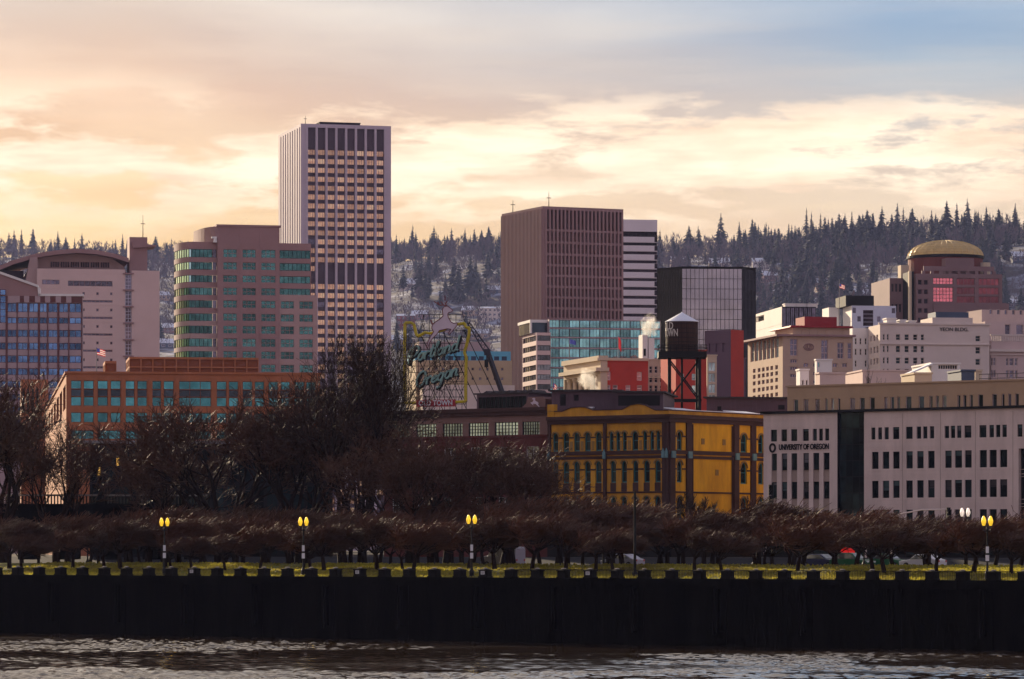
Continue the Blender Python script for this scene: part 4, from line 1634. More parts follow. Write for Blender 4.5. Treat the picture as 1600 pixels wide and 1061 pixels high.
mb.box(B.x(d8(482), 3), B.x(d8(660), 3), 3, 10, H, B.zf(e8(217), 1500, 3))
mb.build('front_block', 'dome_stone', r)
mb = MB()
a, b_ = B.x(d8(340), 1), B.x(d8(790), 1)
z1_ = B.zf(e8(270), 1500, 1)
mb.box(a, b_, 1, 1.6, z1_ - 1.4, z1_)
for k in range(9):
    x = a + (b_ - a) * k / 8
    mb.box(x - .5, x + .5, 1.1, 1.9, H, z1_ - 1.4)
mb.build('terrace_frame', 'dome_stone', r)
link('window', wmesh(2.4, 1.2, 'dark_glass_b', 'white_paint', 3, 1, .25), r, (B.x(d8(557), 3), 2.9, B.zf(e8(300), 1496, 3)))
mb = MB()
mb.box(B.x(d8(195), 14), B.x(d8(245), 14), 14, 18, zw, B.zf(e8(262), 1414, 14))
mb.build('roof_unit', 'cream_warm', r)
mb = MB()
mb.tube((B.x(d8(733), 10), 10, H), (B.x(d8(733), 10), 10, B.zf(e8(247), 1540, 10)), 1.5, 1.5, 10, 0, True)
mb.build('roof_tank', 'cream_warm', r)

# --- pale sunlit block
B = Frame(1221.6, 950, 8)
r = B.root('office_block', 'white panelled block with black glass front, right of the black glass tower', 'office building')
H = B.zf(479, 1222)
xr, yl = B.x(1275), B.y(1178)
s7 = lambda v: 1150 + v / 5.304
t7 = lambda v: 420 + v / 5.304
mb = MB()
ys = B.y(s7(232))
gr_ = [(0, yl, H * k / 14, H * k / 14 + .1, .05, 0) for k in range(1, 14)]
slot = (ys, yl, B.zs(t7(440), 1185), B.zs(t7(393), 1185), 1.2, 1)
facade(mb, 'l', 0.0, 0, yl, 0, H, [slot] + [g for g in gr_ if not (g[2] < slot[3] and g[3] > slot[2])], 0)
shell(mb, 0, xr, 0, yl, 0, H, 'rbt', 0, 2)
mb.build('wall', ['pale_white', 'tower_dark', 'roof_gravel'], r)
for k in range(8):
    for j in range(10):
        me = wmesh(xr / 8 - .1, H / 10 - .5, 'slate_window' if j > 6 else 'black_window', 'black_trim', 2, 1, .08)
        link('window', me, r, (xr * (k + .5) / 8, -.03, H * j / 10 + .3))
mb = MB()
mb.box(0, xr, -.02, .02, 0, H - .02)
mb.build('front_facade', 'tower_dark', r)
for a in (12, 30, 48):
    roof_unit(r, xr * a / 60, 4, H, 3, 3, .8, 'pale_white')

# --- pale blue block with dark penthouse
B = Frame(1331, 1000, 8)
r = B.root('office_block', 'pale blue panelled block with dark rooftop box, left of the domed building', 'office building')
H = B.zf(477.5, 1335)
xr, yl = B.x(1400), B.y(1317)
mb = MB()
rects = []
for k in range(9):
    for j in range(16):
        if (k * 7 + j * 5) % 4 == 0:
            rects.append((xr * (k + .1) / 9, xr * (k + .9) / 9, H - 2.2 * (j + 1) + .2, H - 2.2 * j - .5, 1, 1))
rects.append((B.x(s7(1052)), B.x(s7(1140)), B.zf(t7(475), 1350), B.zf(t7(340), 1350), 1, 4, 'black_window'))
rects = [q for q in rects[:-1] if not (q[0] < rects[-1][1] and q[1] > rects[-1][0])] + rects[-1:]
windows(r, mb, 'f', 0.0, 0, xr, 0, H, rects, 'slate_window', 'pale_blue_panel', 1, 1, .08, .2)
facade(mb, 'l', 0.0, 0, yl, 0, H, [(0, yl, H - 4.2 * k, H - 4.2 * k + .12, .05, 1) for k in range(1, 9)], 1)
shell(mb, 0, xr, 0, yl, 0, H, 'rbt', 0, 2)
mb.build('wall', ['pale_blue_panel', 'pale_white', 'roof_gravel'], r)
mb = MB()
x0_, x1_ = B.x(s7(910), 2), B.x(s7(1143), 2)
mb.box(x0_, x1_, 2, 14, H, B.zf(t7(222), 1340, 2))
mb.build('roof_box', 'black_trim', r)
mb = MB()
a = B.x(s7(770), yl + 2)
mb.box(a, a + 2.6, yl + 2, yl + 10, 0, B.zf(t7(320), 1300, yl + 2))
mb.build('side_wing', 'pale_white', r)

# --- beige block with emblem
B = Frame(1223, 720, 12)
r = B.root('hotel_block', 'beige stone block with dark red roof, corner glass loggia and round emblem', 'office building')
xx = lambda v: B.x(s7(v))
zz = lambda v, px=1260: B.zf(t7(v), px)
H = zz(558, 1225)
xr = xx(968)
yl = B.y(1168.5)
rects = [(xx(448), xx(510), zz(722), zz(582), 2, 3), (xx(706), xx(763), zz(748), zz(588), 2, 3), (xx(840), xx(893), zz(742), zz(608), 2, 3), (xx(925), xx(960), zz(742), zz(610), 1, 3)]
for t in (752, 812, 872):
    rects.append((xx(450), xx(508), zz(t + 30), zz(t), 3, 1))
for t in (780, 850, 920, 990, 1060, 1130, 1200):
    for a in (560, 640, 720, 800, 880):
        rects.append((xx(a), xx(a + 40), zz(t + 34), zz(t), 2, 1))
mb = MB()
windows(r, mb, 'f', 0.0, 0, xr, 0, H, rects, 'slate_window', 'pink_plaster', 2, 1, .1, .3)
lrects = []
ypix = lambda v: B.y(s7(v))
for a, b_ in ((118, 150), (153, 185), (188, 218), (221, 252), (255, 285), (288, 318), (321, 355)):
    y0_, y1_ = ypix(b_), ypix(a)
    lrects.append((y0_ + .06 * (y1_ - y0_), y1_ - .06 * (y1_ - y0_), B.zs(t7(742), s7(300)), B.zs(t7(578), s7(300)), 1, 2, 'pale_glass'))
for t in (800, 850, 905, 965, 1025, 1085, 1145, 1205):
    for a in (140, 180, 215, 250, 285, 325):
        y0_, y1_ = ypix(a + 22), ypix(a)
        lrects.append((y0_, y1_, B.zs(t7(t + 34), s7(330)), B.zs(t7(t), s7(330)), 2, 1))
windows(r, mb, 'l', 0.0, 0, yl, 0, H, [q for q in lrects if q[2] > .3], 'slate_window', 'pink_plaster', 1, 1, .08, .3)
shell(mb, 0, xr, 0, yl, 0, H, 'rbt', 0, 1)
mb.build('wall', ['beige', 'roof_gravel'], r)
mb = MB()
mb.box(-1.4, xr + .4, -.7, yl + 1.2, H, H + .35)
mb.build('eave', 'rose_brown', r)
for k, v in enumerate((760, 800, 840, 890, 940)):
    zq = zz(v)
xu, yu = B.x(s7(470), 2), 2.0
Hu = B.zf(t7(487), 1245, 2)
mb = MB()
facade(mb, 'f', 2.0, xu, xr, H, Hu, [(xu + (xr - xu) * k / 7, xu + (xr - xu) * k / 7 + .1, H + .3, Hu - .3, .06, 0) for k in range(1, 7)], 0)
shell(mb, xu, xr, 2, 14, H, Hu, 'lrbt', 0)
mb.build('upper_storey', 'beige', r)
mb = MB()
mb.prism([(xu - .8, Hu), (xr + .5, Hu), (xr + .3, Hu + .35), (xu - .5, Hu + .35)], 1.2, 16)
mb.build('roof', 'roof_red', r)
mb = MB()
mb.box(B.x(s7(568), 6), B.x(s7(835), 6), 6, 12, Hu, B.zf(t7(398), 1280, 6))
mb.build('roof_house', 'roof_red', r)
mb = MB()
cxm, czm = xx(602), zz(648)
for k in range(20):
    a0, a1 = 2 * math.pi * k / 20, 2 * math.pi * (k + 1) / 20
    mb.tube((cxm + .95 * math.cos(a0), -.1, czm + .62 * math.sin(a0)), (cxm + .95 * math.cos(a1), -.1, czm + .62 * math.sin(a1)), .09, .09, 4)
    mb.tube((cxm + .62 * math.cos(a0), -.1, czm + .42 * math.sin(a0)), (cxm + .62 * math.cos(a1), -.1, czm + .42 * math.sin(a1)), .06, .06, 4)
path_tube(mb, [(cxm - .24, -.1, czm + .34), (cxm - .24, -.1, czm - .12), (cxm - .1, -.1, czm - .26), (cxm + .1, -.1, czm - .26), (cxm + .24, -.1, czm - .12), (cxm + .24, -.1, czm + .34)], .09, 4)
mb.build('emblem', 'rose_brown', r)

# --- white lettered block
B = Frame(1375, 760, 9)
r = B.root('lettered_block', 'white plastered block lettered YEON BLDG. below the dome', 'office building')
xx = lambda v: B.x(d8(v))
zz = lambda v, px=1460: B.zf(e8(v), px)
H = zz(643)
xr, yl = xx(758), B.y(1357)
rects = []
for t, bt in ((705, 742), (778, 820), (853, 892), (925, 965), (1000, 1040)):
    for a, b_ in ((80, 92), (105, 117), (163, 190), (218, 246), (273, 300), (322, 342)):
        rects.append((xx(a), xx(b_), zz(bt), zz(t), 1, 2))
    rects.append((xx(670), xx(700), zz(bt + 5), zz(t + 5), 1, 2))
grv = [(xx(120), xr, zz(768), zz(768) + .15, .06, 0)]
mb = MB()
windows(r, mb, 'f', 0.0, 0, xr, 0, H, rects, 'dark_glass', 'cream', 1, 2, .07, .25)
lr = [(yl * a, yl * b_, z0, z1) for a, b_ in ((.16, .32), (.42, .58), (.72, .86)) for z0, z1 in ((zz(742), zz(705)), (zz(820), zz(778)), (zz(892), zz(853)))]
windows(r, mb, 'l', 0.0, 0, yl, 0, H, lr, 'dark_glass', 'cream', 1, 2, .07, .25)
shell(mb, 0, xr, 0, max(yl, 20), 0, H, 'rbt', 0, 1)
mb.build('wall', ['cream', 'roof_gravel'], r)
mb = MB()
mb.box(-.3, xr + .2, -.3, .0, zz(770), zz(764))
mb.box(-.3, xr + .2, -.25, .3, H, H + .35)
mb.build('cornice', 'cream', r)
mb = MB()
a, b_ = xx(395), xx(652)
mb.box(a, b_, -.03, 9, H - .4, zz(596))
mb.build('raised_wall', 'cream', r)
mb = MB()
mb.box(xx(425), xx(635), 1, 7, zz(596), zz(558))
mb.build('roof_house', 'slate_blue', r)
for v, w, h in ((130, 60, 40), (215, 35, 30), (270, 45, 25)):
    roof_unit(r, xx(v), 3, H, xx(v + w) - xx(v), 3, zz(0) - zz(h), 'pale_white')
me = stand_up(text_mesh('YEON BLDG.', 1.0, 'black_trim', .05, .0), xx(625) - xx(441))
link('lettering', me, r, ((xx(625) + xx(441)) / 2, -.1, zz(672)))
# rear left wing
yb = yl + .5
xa, xb_ = B.x(s7(965), yb), B.x(s7(1110), yb)
Hb = B.zf(t7(492), 1345, yb)
mb = MB()
rects = []
for t in (575, 663, 760, 850, 940):
    for a in (985, 1025, 1068):
        if t == 760 and a == 1025: continue
        rects.append((B.x(s7(a), yb), B.x(s7(a + 15), yb), B.zf(t7(t + 52), 1345, yb), B.zf(t7(t), 1345, yb), 1, 2))
windows(r, mb, 'f', yb, xa, xb_ + 2, 0, Hb, rects, 'dark_glass', 'cream', 1, 2, .07, .25)
shell(mb, xa, xb_ + 2, yb, yb + 14, 0, Hb, 'lrbt', 0, 1)
mb.build('rear_wing', ['pale_white', 'roof_gravel'], r)

# --- ornate cream block at the right edge, and the long roof behind it
B = Frame(1549, 770, 14)
r = B.root('ornate_block', 'cream block with roof balustrade and paired windows at the right edge', 'office building')
xx = lambda v: B.x(d8(v))
zz = lambda v, px=1575: B.zf(e8(v), px)
H = zz(748)
xr = B.x(1660)
rects = []
for t, bt in ((855, 902), (932, 978), (1008, 1054)):
    for a, w in ((768, 13), (785, 13), (865, 15), (887, 26), (922, 16), (990, 15), (1012, 26), (1047, 16), (1115, 15), (1137, 26)):
        rects.append((xx(a), xx(a + w), zz(bt), zz(t), 1, 2))
mb = MB()
windows(r, mb, 'f', 0.0, 0, xr, 0, H, rects, 'slate_window', 'cream', 1, 2, .07, .3)
shell(mb, 0, xr, 0, 20, 0, H, 'lrbt', 0, 1)
mb.build('wall', ['pink_plaster', 'roof_gravel'], r)
mb = MB()
mb.box(-.5, xr, -.6, 0, zz(815), zz(798))
mb.box(-.3, xr, -.35, 0, zz(835), zz(830))
mb.box(-.2, xr, -.25, .2, H + 1.1, H + 1.35)
x = 0
while x < xr:
    mb.box(x, x + .16, -.1, .1, H, H + 1.1)
    x += .4
mb.build('balustrade', 'cream', r)
mb = MB()
xu = xx(800)
Hu = zz(612, 1570)
rects = [(B.x(d8(a), 6), B.x(d8(a + w), 6), B.zf(e8(705), 1575, 6), B.zf(e8(640), 1575, 6), 1, 1) for a, w in ((858, 34), (930, 46), (1010, 40))]
windows(r, mb, 'f', 6.0, xu, xr, H, Hu, rects, 'slate_window', 'cream', 1, 2, .1, .3)
shell(mb, xu, xr, 6, 18, H, Hu, 'lrbt', 0)
mb.build('upper_storey', 'pink_plaster', r)
B = Frame(1534, 860, 16)
r = B.root('long_block', 'pale pink long block with row of small windows, right edge below the dome', 'office building')
H = B.zf(484, 1545)
xr = B.x(1680)
mb = MB()
rects = [(B.x(d8(a)), B.x(d8(a + 18)), B.zf(e8(578), 1570), B.zf(e8(545), 1570), 1, 1) for a in range(760, 1260, 48)]
windows(r, mb, 'f', 0.0, 0, xr, 0, H, rects, 'slate_window', 'pink_plaster', 1, 1, .1, .3)
shell(mb, 0, xr, 0, 20, 0, H, 'lrbt', 0, 1)
mb.build('wall', ['pink_plaster', 'roof_gravel'], r)

# --- small blocks and rooftop sheds in front of the white lettered block
def plain_block(px0, px1, pyt, D, deg, mat, label, depth=10, name='low_block', wins=(), glass='dark_glass', pyb=None, cornice=True, leftpx=None, top='roof_gravel', cat='building'):
    B = Frame(px0, D, deg)
    r = B.root(name, label, cat)
    H = B.zf(pyt, px0)
    xr = B.x(px1)
    if leftpx is not None:
        depth = B.y(leftpx)
    mb = MB()
    rects = [(B.x(a), B.x(b_), B.zf(bt, a), B.zf(t, a), nx, nz) for a, b_, t, bt, nx, nz in wins]
    windows(r, mb, 'f', 0.0, 0, xr, 0, H, rects, glass, 'cream', 1, 1, .07, .2)
    shell(mb, 0, xr, 0, depth, 0, H, 'lrbt', 0, 1)
    mb.build('wall', [mat, top], r)
    if cornice:
        mb = MB()
        mb.box(-.12, xr + .12, -.12, depth, H, H + .22)
        mb.build('parapet', mat, r)
    return B, r, H, xr
plain_block(1250, 1264, 578.5, 540, 8, 'pale_white', 'narrow white block left of the pink plaster blocks, above the long tan roof', leftpx=1244, wins=[(1253, 1256, 594, 602, 1, 1), (1259, 1262, 594, 602, 1, 1)])
plain_block(1281, 1321, 584, 515, 8, 'pink_plaster', 'low pink plaster block above the long tan roof, below the emblem', leftpx=1274)
plain_block(1276, 1300, 563, 580, 8, 'pale_white', 'small white block with green plate behind the low pink plaster block', leftpx=1273, wins=[(1278, 1281, 566, 574, 1, 1)], glass='teal_window')
plain_block(1348, 1432, 580, 520, 8, 'pink_plaster', 'wide low pink plaster block below the white lettered block', leftpx=1320)
B, r, H, xr = plain_block(1455, 1500, 569, 500, 8, 'pale_white', 'white rooftop shed with dark louvre strip below the lettering', leftpx=1425, wins=[(1466, 1496, 570, 577, 8, 1)], cat='shed')
mb = MB()
mb.prism([(-3.6, H - 1.6), (-.05, H - .1), (-.05, H + .1), (-3.6, H - 1.4)], -1.0, 2)
mb.build('lean_to_roof', 'snow', r)
plain_block(1429, 1456, 584.5, 470, 10, 'cream_warm', 'small yellow hut below the white rooftop shed', 6, cat='shed')
plain_block(1502, 1523, 580, 480, 10, 'slate_blue', 'dark blue rooftop hut right of the white shed', 6, cat='shed')
plain_block(1524, 1534, 580, 490, 10, 'cream_warm', 'narrow sunlit chimney block right of the dark blue hut', 4, cat='chimney')

# --- blocks around the water tank
B, r, H, xr = plain_block(1120, 1165, 560, 760, 10, 'dark_violet', 'violet block of many small windows right of the water tank', 18, wins=[(1122 + 6 * k, 1126 + 6 * k, 566 + 9 * j, 571 + 9 * j, 1, 1) for k in range(7) for j in range(6)], glass='slate_window', cat='office building')  # a reflection in the black glass, built as a separate solid block
B = Frame(1142, 700, -42)
r = B.root('red_end_block', 'dark violet block with bright red end wall right of the water tank', 'building')
H = B.zf(515, 1142)
xa = B.x(1101)
yr = B.y(1162)
mb = MB()
facade(mb, 'f', 0.0, xa, 0, 0, H, [(xa + 1 + 1.6 * k, xa + 2 + 1.6 * k, H - 4, H - 2.4, .2, 0) for k in range(3)], 0)
mb.quad((0, 0, 0), (0, yr, 0), (0, yr, H), (0, 0, H), 1)
mb.quad((xa, 0, H), (0, 0, H), (0, yr, H), (xa, yr, H), 0)
mb.build('wall', ['dark_violet', 'brick_red'], r)
plain_block(1105, 1120, 556, 650, 12, 'cream_warm', 'narrow building with column of pale lit windows beside the water tank legs', 8, wins=[(1107, 1118, 566 + 17 * j, 580 + 17 * j, 2, 1) for j in range(5)], glass='pale_glass')
plain_block(1056, 1104, 548, 620, 12, 'brick_red', 'red brick wall of a building behind the water tank legs', 10, wins=[(1081, 1087, 584, 594, 1, 2), (1081, 1087, 602, 614, 1, 2), (1064, 1069, 584, 594, 1, 2)], glass='pale_glass')

# --- colonnaded building with red brick flank
B = Frame(938, 640, 16)
r = B.root('colonnade_building', 'red brick building with stone colonnade on its left face, in front of teal glass', 'building')
f5 = lambda v: 760 + v / 3.317
g5 = lambda v: 300 + v / 3.317
H = B.zf(g5(848), 938)
xr, yl = B.x(f5(838)), B.y(f5(400))
rects = [(B.x(f5(a)), B.x(f5(b_)), B.zf(g5(bt), 950), B.zf(g5(t), 950), 1, 2) for a, b_, t, bt in ((618, 643, 930, 975), (780, 806, 930, 975), (618, 643, 1000, 1033), (655, 680, 1000, 1033), (722, 746, 1000, 1033), (780, 806, 1000, 1033))]
mb = MB()
windows(r, mb, 'f', 0.0, 1.2, xr, 0, H - .8, rects, 'pale_glass', 'white_paint', 1, 2, .08, .2)
shell(mb, 1.2, xr, 0, yl, 0, H - .8, 'rbt', 0, 1)
mb.build('wall', ['brick_red', 'roof_gravel'], r)
mb = MB()
mb.box(0, 1.198, -.15, 1.2, 0, H - .8)
facade(mb, 'l', 0.0, 1.2, yl, 0, H, [(1.5, yl - .5, 0, H - 3.2, 1.6, 1)], 0)
mb.build('stone_face', ['cream_warm', 'tower_dark'], r)
mb = MB()
mb.box(-.9, 1.4, -.5, yl, H - 2.6, H - 2.0)
mb.box(-.4, 1.3, -.3, yl, H - .8, H)
mb.box(-.6, xr, -.35, -.02, H - .8, H - .35)
mb.build('cornice', 'cream_warm', r)
for k in range(6):
    y = 1.5 + (yl - 2) * (k + .5) / 6
    mb = MB()
    mb.lathe([(.62, 0), (.62, .5), (.48, .6), (.42, H - 3.9), (.6, H - 3.5), (.6, H - 3.2)], 10)
    o = mb.build('column', 'cream_warm', r)
    o.location = (.5, y, 0)
B, r2, H2, xr2 = plain_block(1012, 1060, 563, 655, 16, 'beige', 'beige stone building with string courses right of the red brick flank', 12, wins=[(1014.5 + 8.2 * k, 1017.5 + 8.2 * k + 2, 572 + 15 * j, 583 + 15 * j, 1, 2) for k in range(5) for j in range(4)], glass='black_window')
for j in range(3):
    mb = MB()
    mb.box(-.1, xr2 + .1, -.25, 0, H2 - 3.0 - j * 3.2, H2 - 2.75 - j * 3.2)
    mb.build('string_course', 'cream_warm', r2)
# vent stacks on the teal block's neighbour
B = Frame(1004, 700, 12)
r = B.root('vent_stack', 'white vent housing and stacks giving off steam before the teal glass', 'vent stack')
zt = B.zf(523, 1010)
mb = MB()
mb.box(0, B.x(1012), 0, 3, 0, zt)
mb.box(B.x(1013.5), B.x(1022.5), 0, 3, 0, B.zf(528, 1015))
mb.build('housing', 'pale_white', r)
mb = MB()
mb.box(.2, B.x(1009), -.1, 0, B.zf(556, 1005), B.zf(545, 1005))
mb.build('louvre', 'black_trim', r)

# --- yellowish building behind the roof sign
M('sandstone', (.46, .35, .235), .85, .12, .2)
B = Frame(650, 610, 8)
r = B.root('sandstone_block', 'sandy building with square windows and pale blue roof band behind the sign', 'building')
H = B.zf(563, 700)
xr = B.x(800)
rects = [(B.x(a), B.x(a + 4.6), B.zf(y + 5, 720), B.zf(y, 720), 1, 1) for a in [656 + 11.5 * k for k in range(12)] for y in (574, 589, 603.5)]
mb = MB()
windows(r, mb, 'f', 0.0, 0, xr, 0, H, rects, 'slate_window', 'sandstone', 1, 1, .08, .25)
shell(mb, 0, xr, 0, 14, 0, H, 'lrbt', 0, 1)
mb.build('wall', ['sandstone', 'roof_gravel'], r)
mb = MB()
Hb = B.zf(548.5, 700, 1.5)
facade(mb, 'f', 1.5, 0, xr, H, Hb, [(B.x(a), B.x(a + 8), H + .1, H + .75, .2, 1) for a in [654 + 12 * k for k in range(12)]], 0)
mb.box(0, xr, 1.5, 12, H, Hb, 0, 'f')
M('roof_blue', (.13, .42, .58), .6, .1, .2)
mb.build('roof_band', ['roof_blue', 'slate_blue'], r)
mb = MB()
mb.box(B.x(655, 4), B.x(766, 4), 4, 11, Hb, B.zf(534, 700, 4))
mb.build('roof_house', 'pink_granite', r)
mb = MB()
mb.box(0, B.x(800, -6), -9, -6, 0, B.zf(603, 760, -6))
mb.build('front_wing', 'cream', r)
# ------------------------------------------------------------------ waterfront blocks
A2 = 470.0
def on_line(px):                           # distance of the avenue's building line at a photo column
    u = (px - 800) / F
    return A2 / (1 + math.tan(R(36.5)) * u)
# --- university block
B = Frame(1193, on_line(1193), -36.5)
r = B.root('university_building', 'pale stone block lettered UNIVERSITY OF OREGON with black glass slot', 'university building')
s6 = lambda v: 1180 + v / 4.423
t6 = lambda v: 580 + v / 4.423
s7b = lambda v: 1380 + v / 4.423
zz = lambda v, px=1245: B.zf(t6(v), px)
H = B.zf(647, 1195)
xsl0, xsl1 = B.x(s6(568)), B.x(s6(752))
xend = B.x(1700)
zr_ = {1: (B.zf(t6(484), 1230), B.zf(t6(402), 1230)), 2: (B.zf(t6(684), 1230), B.zf(t6(568), 1230)), 3: (B.zf(t6(882), 1230), B.zf(t6(765), 1230)), 4: (B.zf(t6(1080), 1230), B.zf(t6(963), 1230))}
row1 = [s6(v) for ab in ((107, 150), (180, 219), (247, 290), (328, 370), (397, 426), (440, 467), (482, 511)) for v in ab]
row2 = [s6(v) for ab in ((112, 150), (182, 221), (249, 290), (331, 371), (400, 442), (471, 513)) for v in ab]
pair = lambda a: list(zip(a[::2], a[1::2]))
rects = [(B.x(a), B.x(b_), *zr_[1], 1, 1) for a, b_ in pair(row1)]
panels = []
for a, b_ in pair(row2):
    for k in (2, 3, 4):
        rects.append((B.x(a), B.x(b_), zr_[k][0], zr_[k][1], 1, 2))
    for k in (2, 3):
        panels.append((B.x(a), B.x(b_), zr_[k + 1][1] + .002, zr_[k][0] - .002))
rblind = random.Random(12)
def blind(o, w, h):
    if rblind.random() < .42:
        hh = h * rblind.uniform(.18, .6)
        q = MB()
        q.quad((-w / 2 + .05, -.012, h - hh), (w / 2 - .05, -.012, h - hh), (w / 2 - .05, -.012, h - .05), (-w / 2 + .05, -.012, h - .05))
        q.build('blind', rblind.choice(['blind_teal', 'blind_grey', 'blind_teal', 'blind_dark']), o)
M('blind_teal', (.035, .075, .080), .5, .2, 2)
M('blind_grey', (.11, .11, .12), .5, .2, 2)
M('blind_dark', (.035, .03, .035), .5, .2, 2)
mb = MB()
groove = [(0, xsl0, z, z + .05, .03, 0) for z in (zz(330), zz(360), zz(505) - .6)]
def clear_of(gs, rs):
    return [g for g in gs if not any(q[0] < g[1] and q[1] > g[0] and q[2] < g[3] and q[3] > g[2] for q in rs)]
gl = [(0, xsl0, H - .8, H - .75, .03, 0), (0, xsl0, H - 1.7, H - 1.65, .03, 0), (0, xsl0, zr_[1][0] - .25, zr_[1][0] - .2, .03, 0), (0, xsl0, zr_[2][1] + .2, zr_[2][1] + .25, .03, 0)]
facade(mb, 'f', 0.0, 0, xsl0, 0, H, [(q[0], q[1], q[2], q[3], .30) for q in rects] + [(q[0], q[1], q[2], q[3], .12, 1) for q in panels] + gl, 0)
for q in rects:
    o = place('window', wmesh(q[1] - q[0], q[3] - q[2], 'dark_glass', None), r, 'f', 0.0, (q[0] + q[1]) / 2, q[2], .24)
    fm_ = MB()
    w, h = q[1] - q[0], q[3] - q[2]
    for a, b_, c, d in ((-w / 2, -w / 2 + .05, 0, h), (w / 2 - .05, w / 2, 0, h), (-w / 2, w / 2, 0, .05), (-w / 2, w / 2, h - .05, h), (-w / 2, w / 2, h * .62, h * .62 + .05)):
        fm_.box(a, b_, -.06, 0, c, d, 0, 'b')
    fm_.build('frame', 'black_trim', o)
    blind(o, w, h)
# right part
x7 = lambda v: B.x(s7b(v))
right1 = [(s6(802), s6(830)), (s6(848), s6(876))] + [(s7b(a), s7b(b_)) for a, b_ in ((8, 38), (66, 111), (156, 203), (230, 262), (275, 305), (321, 352), (424, 455), (466, 497), (509, 540), (560, 609), (664, 713), (733, 765), (778, 809), (822, 854), (927, 962), (1010, 1050), (1080, 1120), (1140, 1180), (1260, 1300))]
right2 = [(s6(806), s6(852)), (s6(880), s6(926))] + [(s7b(a), s7b(b_)) for a, b_ in ((67, 113), (158, 204), (233, 279), (309, 355), (427, 473), (494, 544), (563, 611), (666, 716), (734, 784), (806, 857), (1020, 1068), (1090, 1140), (1160, 1210), (1290, 1340))]
rects2 = [(B.x(a), B.x(b_), zr_[1][0], zr_[1][1]) for a, b_ in right1]
for a, b_ in right2:
    for k in (2, 3, 4):
        rects2.append((B.x(a), B.x(b_), zr_[k][0], zr_[k][1]))
slot2 = (x7(935), x7(1000), 0, zr_[2][1] + .1)
rects2 = [q for q in rects2 if not (q[0] < slot2[1] and q[1] > slot2[0] and q[2] < slot2[3])]
vj = [(x7(v), x7(v) + .05, .2, H - .3, .03, 0) for v in (132, 394, 636, 895, 1240)]
hj = []
for z in (H - .8, H - 1.7, zr_[1][0] - .25, zr_[1][0] - .95, zr_[2][1] + .22, zr_[2][0] - .3, zr_[2][0] - .8, zr_[3][1] + .25, zr_[3][0] - .3, zr_[3][0] - .8, zr_[4][1] + .25):
    hj.append((xsl1, xend, z, z + .05, .03, 0))
hj = clear_of(hj, [slot2 if False else (0, 0, 0, 0)])
mb2ops = [(q[0], q[1], q[2], q[3], .30) for q in rects2] + [slot2 + (.6, 2)] + hj
facade(mb, 'f', 0.0, xsl1, xend, 0, H, mb2ops, 0)
for q in rects2:
    o = place('window', wmesh(q[1] - q[0], q[3] - q[2], 'dark_glass', None), r, 'f', 0.0, (q[0] + q[1]) / 2, q[2], .24)
    fm_ = MB()
    w, h = q[1] - q[0], q[3] - q[2]
    for a, b_, c, d in ((-w / 2, -w / 2 + .05, 0, h), (w / 2 - .05, w / 2, 0, h), (-w / 2, w / 2, 0, .05), (-w / 2, w / 2, h - .05, h), (-w / 2, w / 2, h * .62, h * .62 + .05)):
        fm_.box(a, b_, -.06, 0, c, d, 0, 'b')
    fm_.build('frame', 'black_trim', o)
    blind(o, w, h)
for v in (132, 394, 636, 895, 1240):
    mb.box(x7(v), x7(v) + .05, -.015, 0, .2, H - .3, 1, 'b')
shell(mb, 0, xend, 0, 26, 0, H, 'lb', 0)
mb.quad((0, 0, H), (xend, 0, H), (xend, 26, H), (0, 26, H), 3)
mb.build('wall', ['uo_stone', 'uo_panel', 'black_trim', 'roof_gravel'], r)
# black slot
mb = MB()
mb.box(xsl0, xsl1, .5, 1.0, 0, H - .1)
mb.quad((xsl0, 0, 0), (xsl0, .5, 0), (xsl0, .5, H), (xsl0, 0, H))
mb.quad((xsl1, 0, 0), (xsl1, .5, 0), (xsl1, .5, H), (xsl1, 0, H))
mb.build('glass_slot', 'black_trim', r)
for k in range(4):
    for j in range(9):
        w = (xsl1 - xsl0) / 4
        link('pane', wmesh(w - .08, H / 9 - .1, 'dark_glass', None), r, (xsl0 + w * (k + .5), .46, H / 9 * j + .05))
mb = MB()
mb.box(-.25, xend, -.35, 26, H + .0, H + .28)
mb.build('cornice', 'black_trim', r)
mb = MB()
for xa_, xb2 in ((.4, xsl0 - .4), (xsl1 + .4, xend)):
    mb.box(xa_, xb2, -.03, .0, .0, 2.9)
mb.build('shade_band', 'black_trim', r)  # added dark band, street-level shade put into its colour
k_ = .4
while k_ < B.x(1640):
    if not xsl0 - 3 < k_ < xsl1:
        link('shade_band_pane', wmesh(2.3, 2.3, 'dark_glass', 'black_trim', 2, 2, .08), r, (k_ + 1.4, -.06, .3))  # dark panes added on the band to deepen the painted shade
    k_ += 3.1
# lettering
lx0, lx1 = B.x(s6(166)), B.x(s6(510))
me = stand_up(text_mesh('UNIVERSITY OF OREGON', .9, 'black_trim', .04, .02), lx1 - lx0)
link('lettering', me, r, ((lx0 + lx1) / 2, -.06, zz(525)))
mb = MB()
ex, ez = B.x(s6(121)), zz(527)
n_ = 24
for k in range(n_):
    a0, a1 = 2 * math.pi * k / n_, 2 * math.pi * (k + 1) / n_
    p = [(ex + .46 * math.cos(a0), ez + .56 * math.sin(a0)), (ex + .46 * math.cos(a1), ez + .56 * math.sin(a1)), (ex + .24 * math.cos(a1), ez + .34 * math.sin(a1)), (ex + .24 * math.cos(a0), ez + .34 * math.sin(a0))]
    mb.prism(p, -.1, -.01)
mb.build('round_logo', 'black_trim', r)
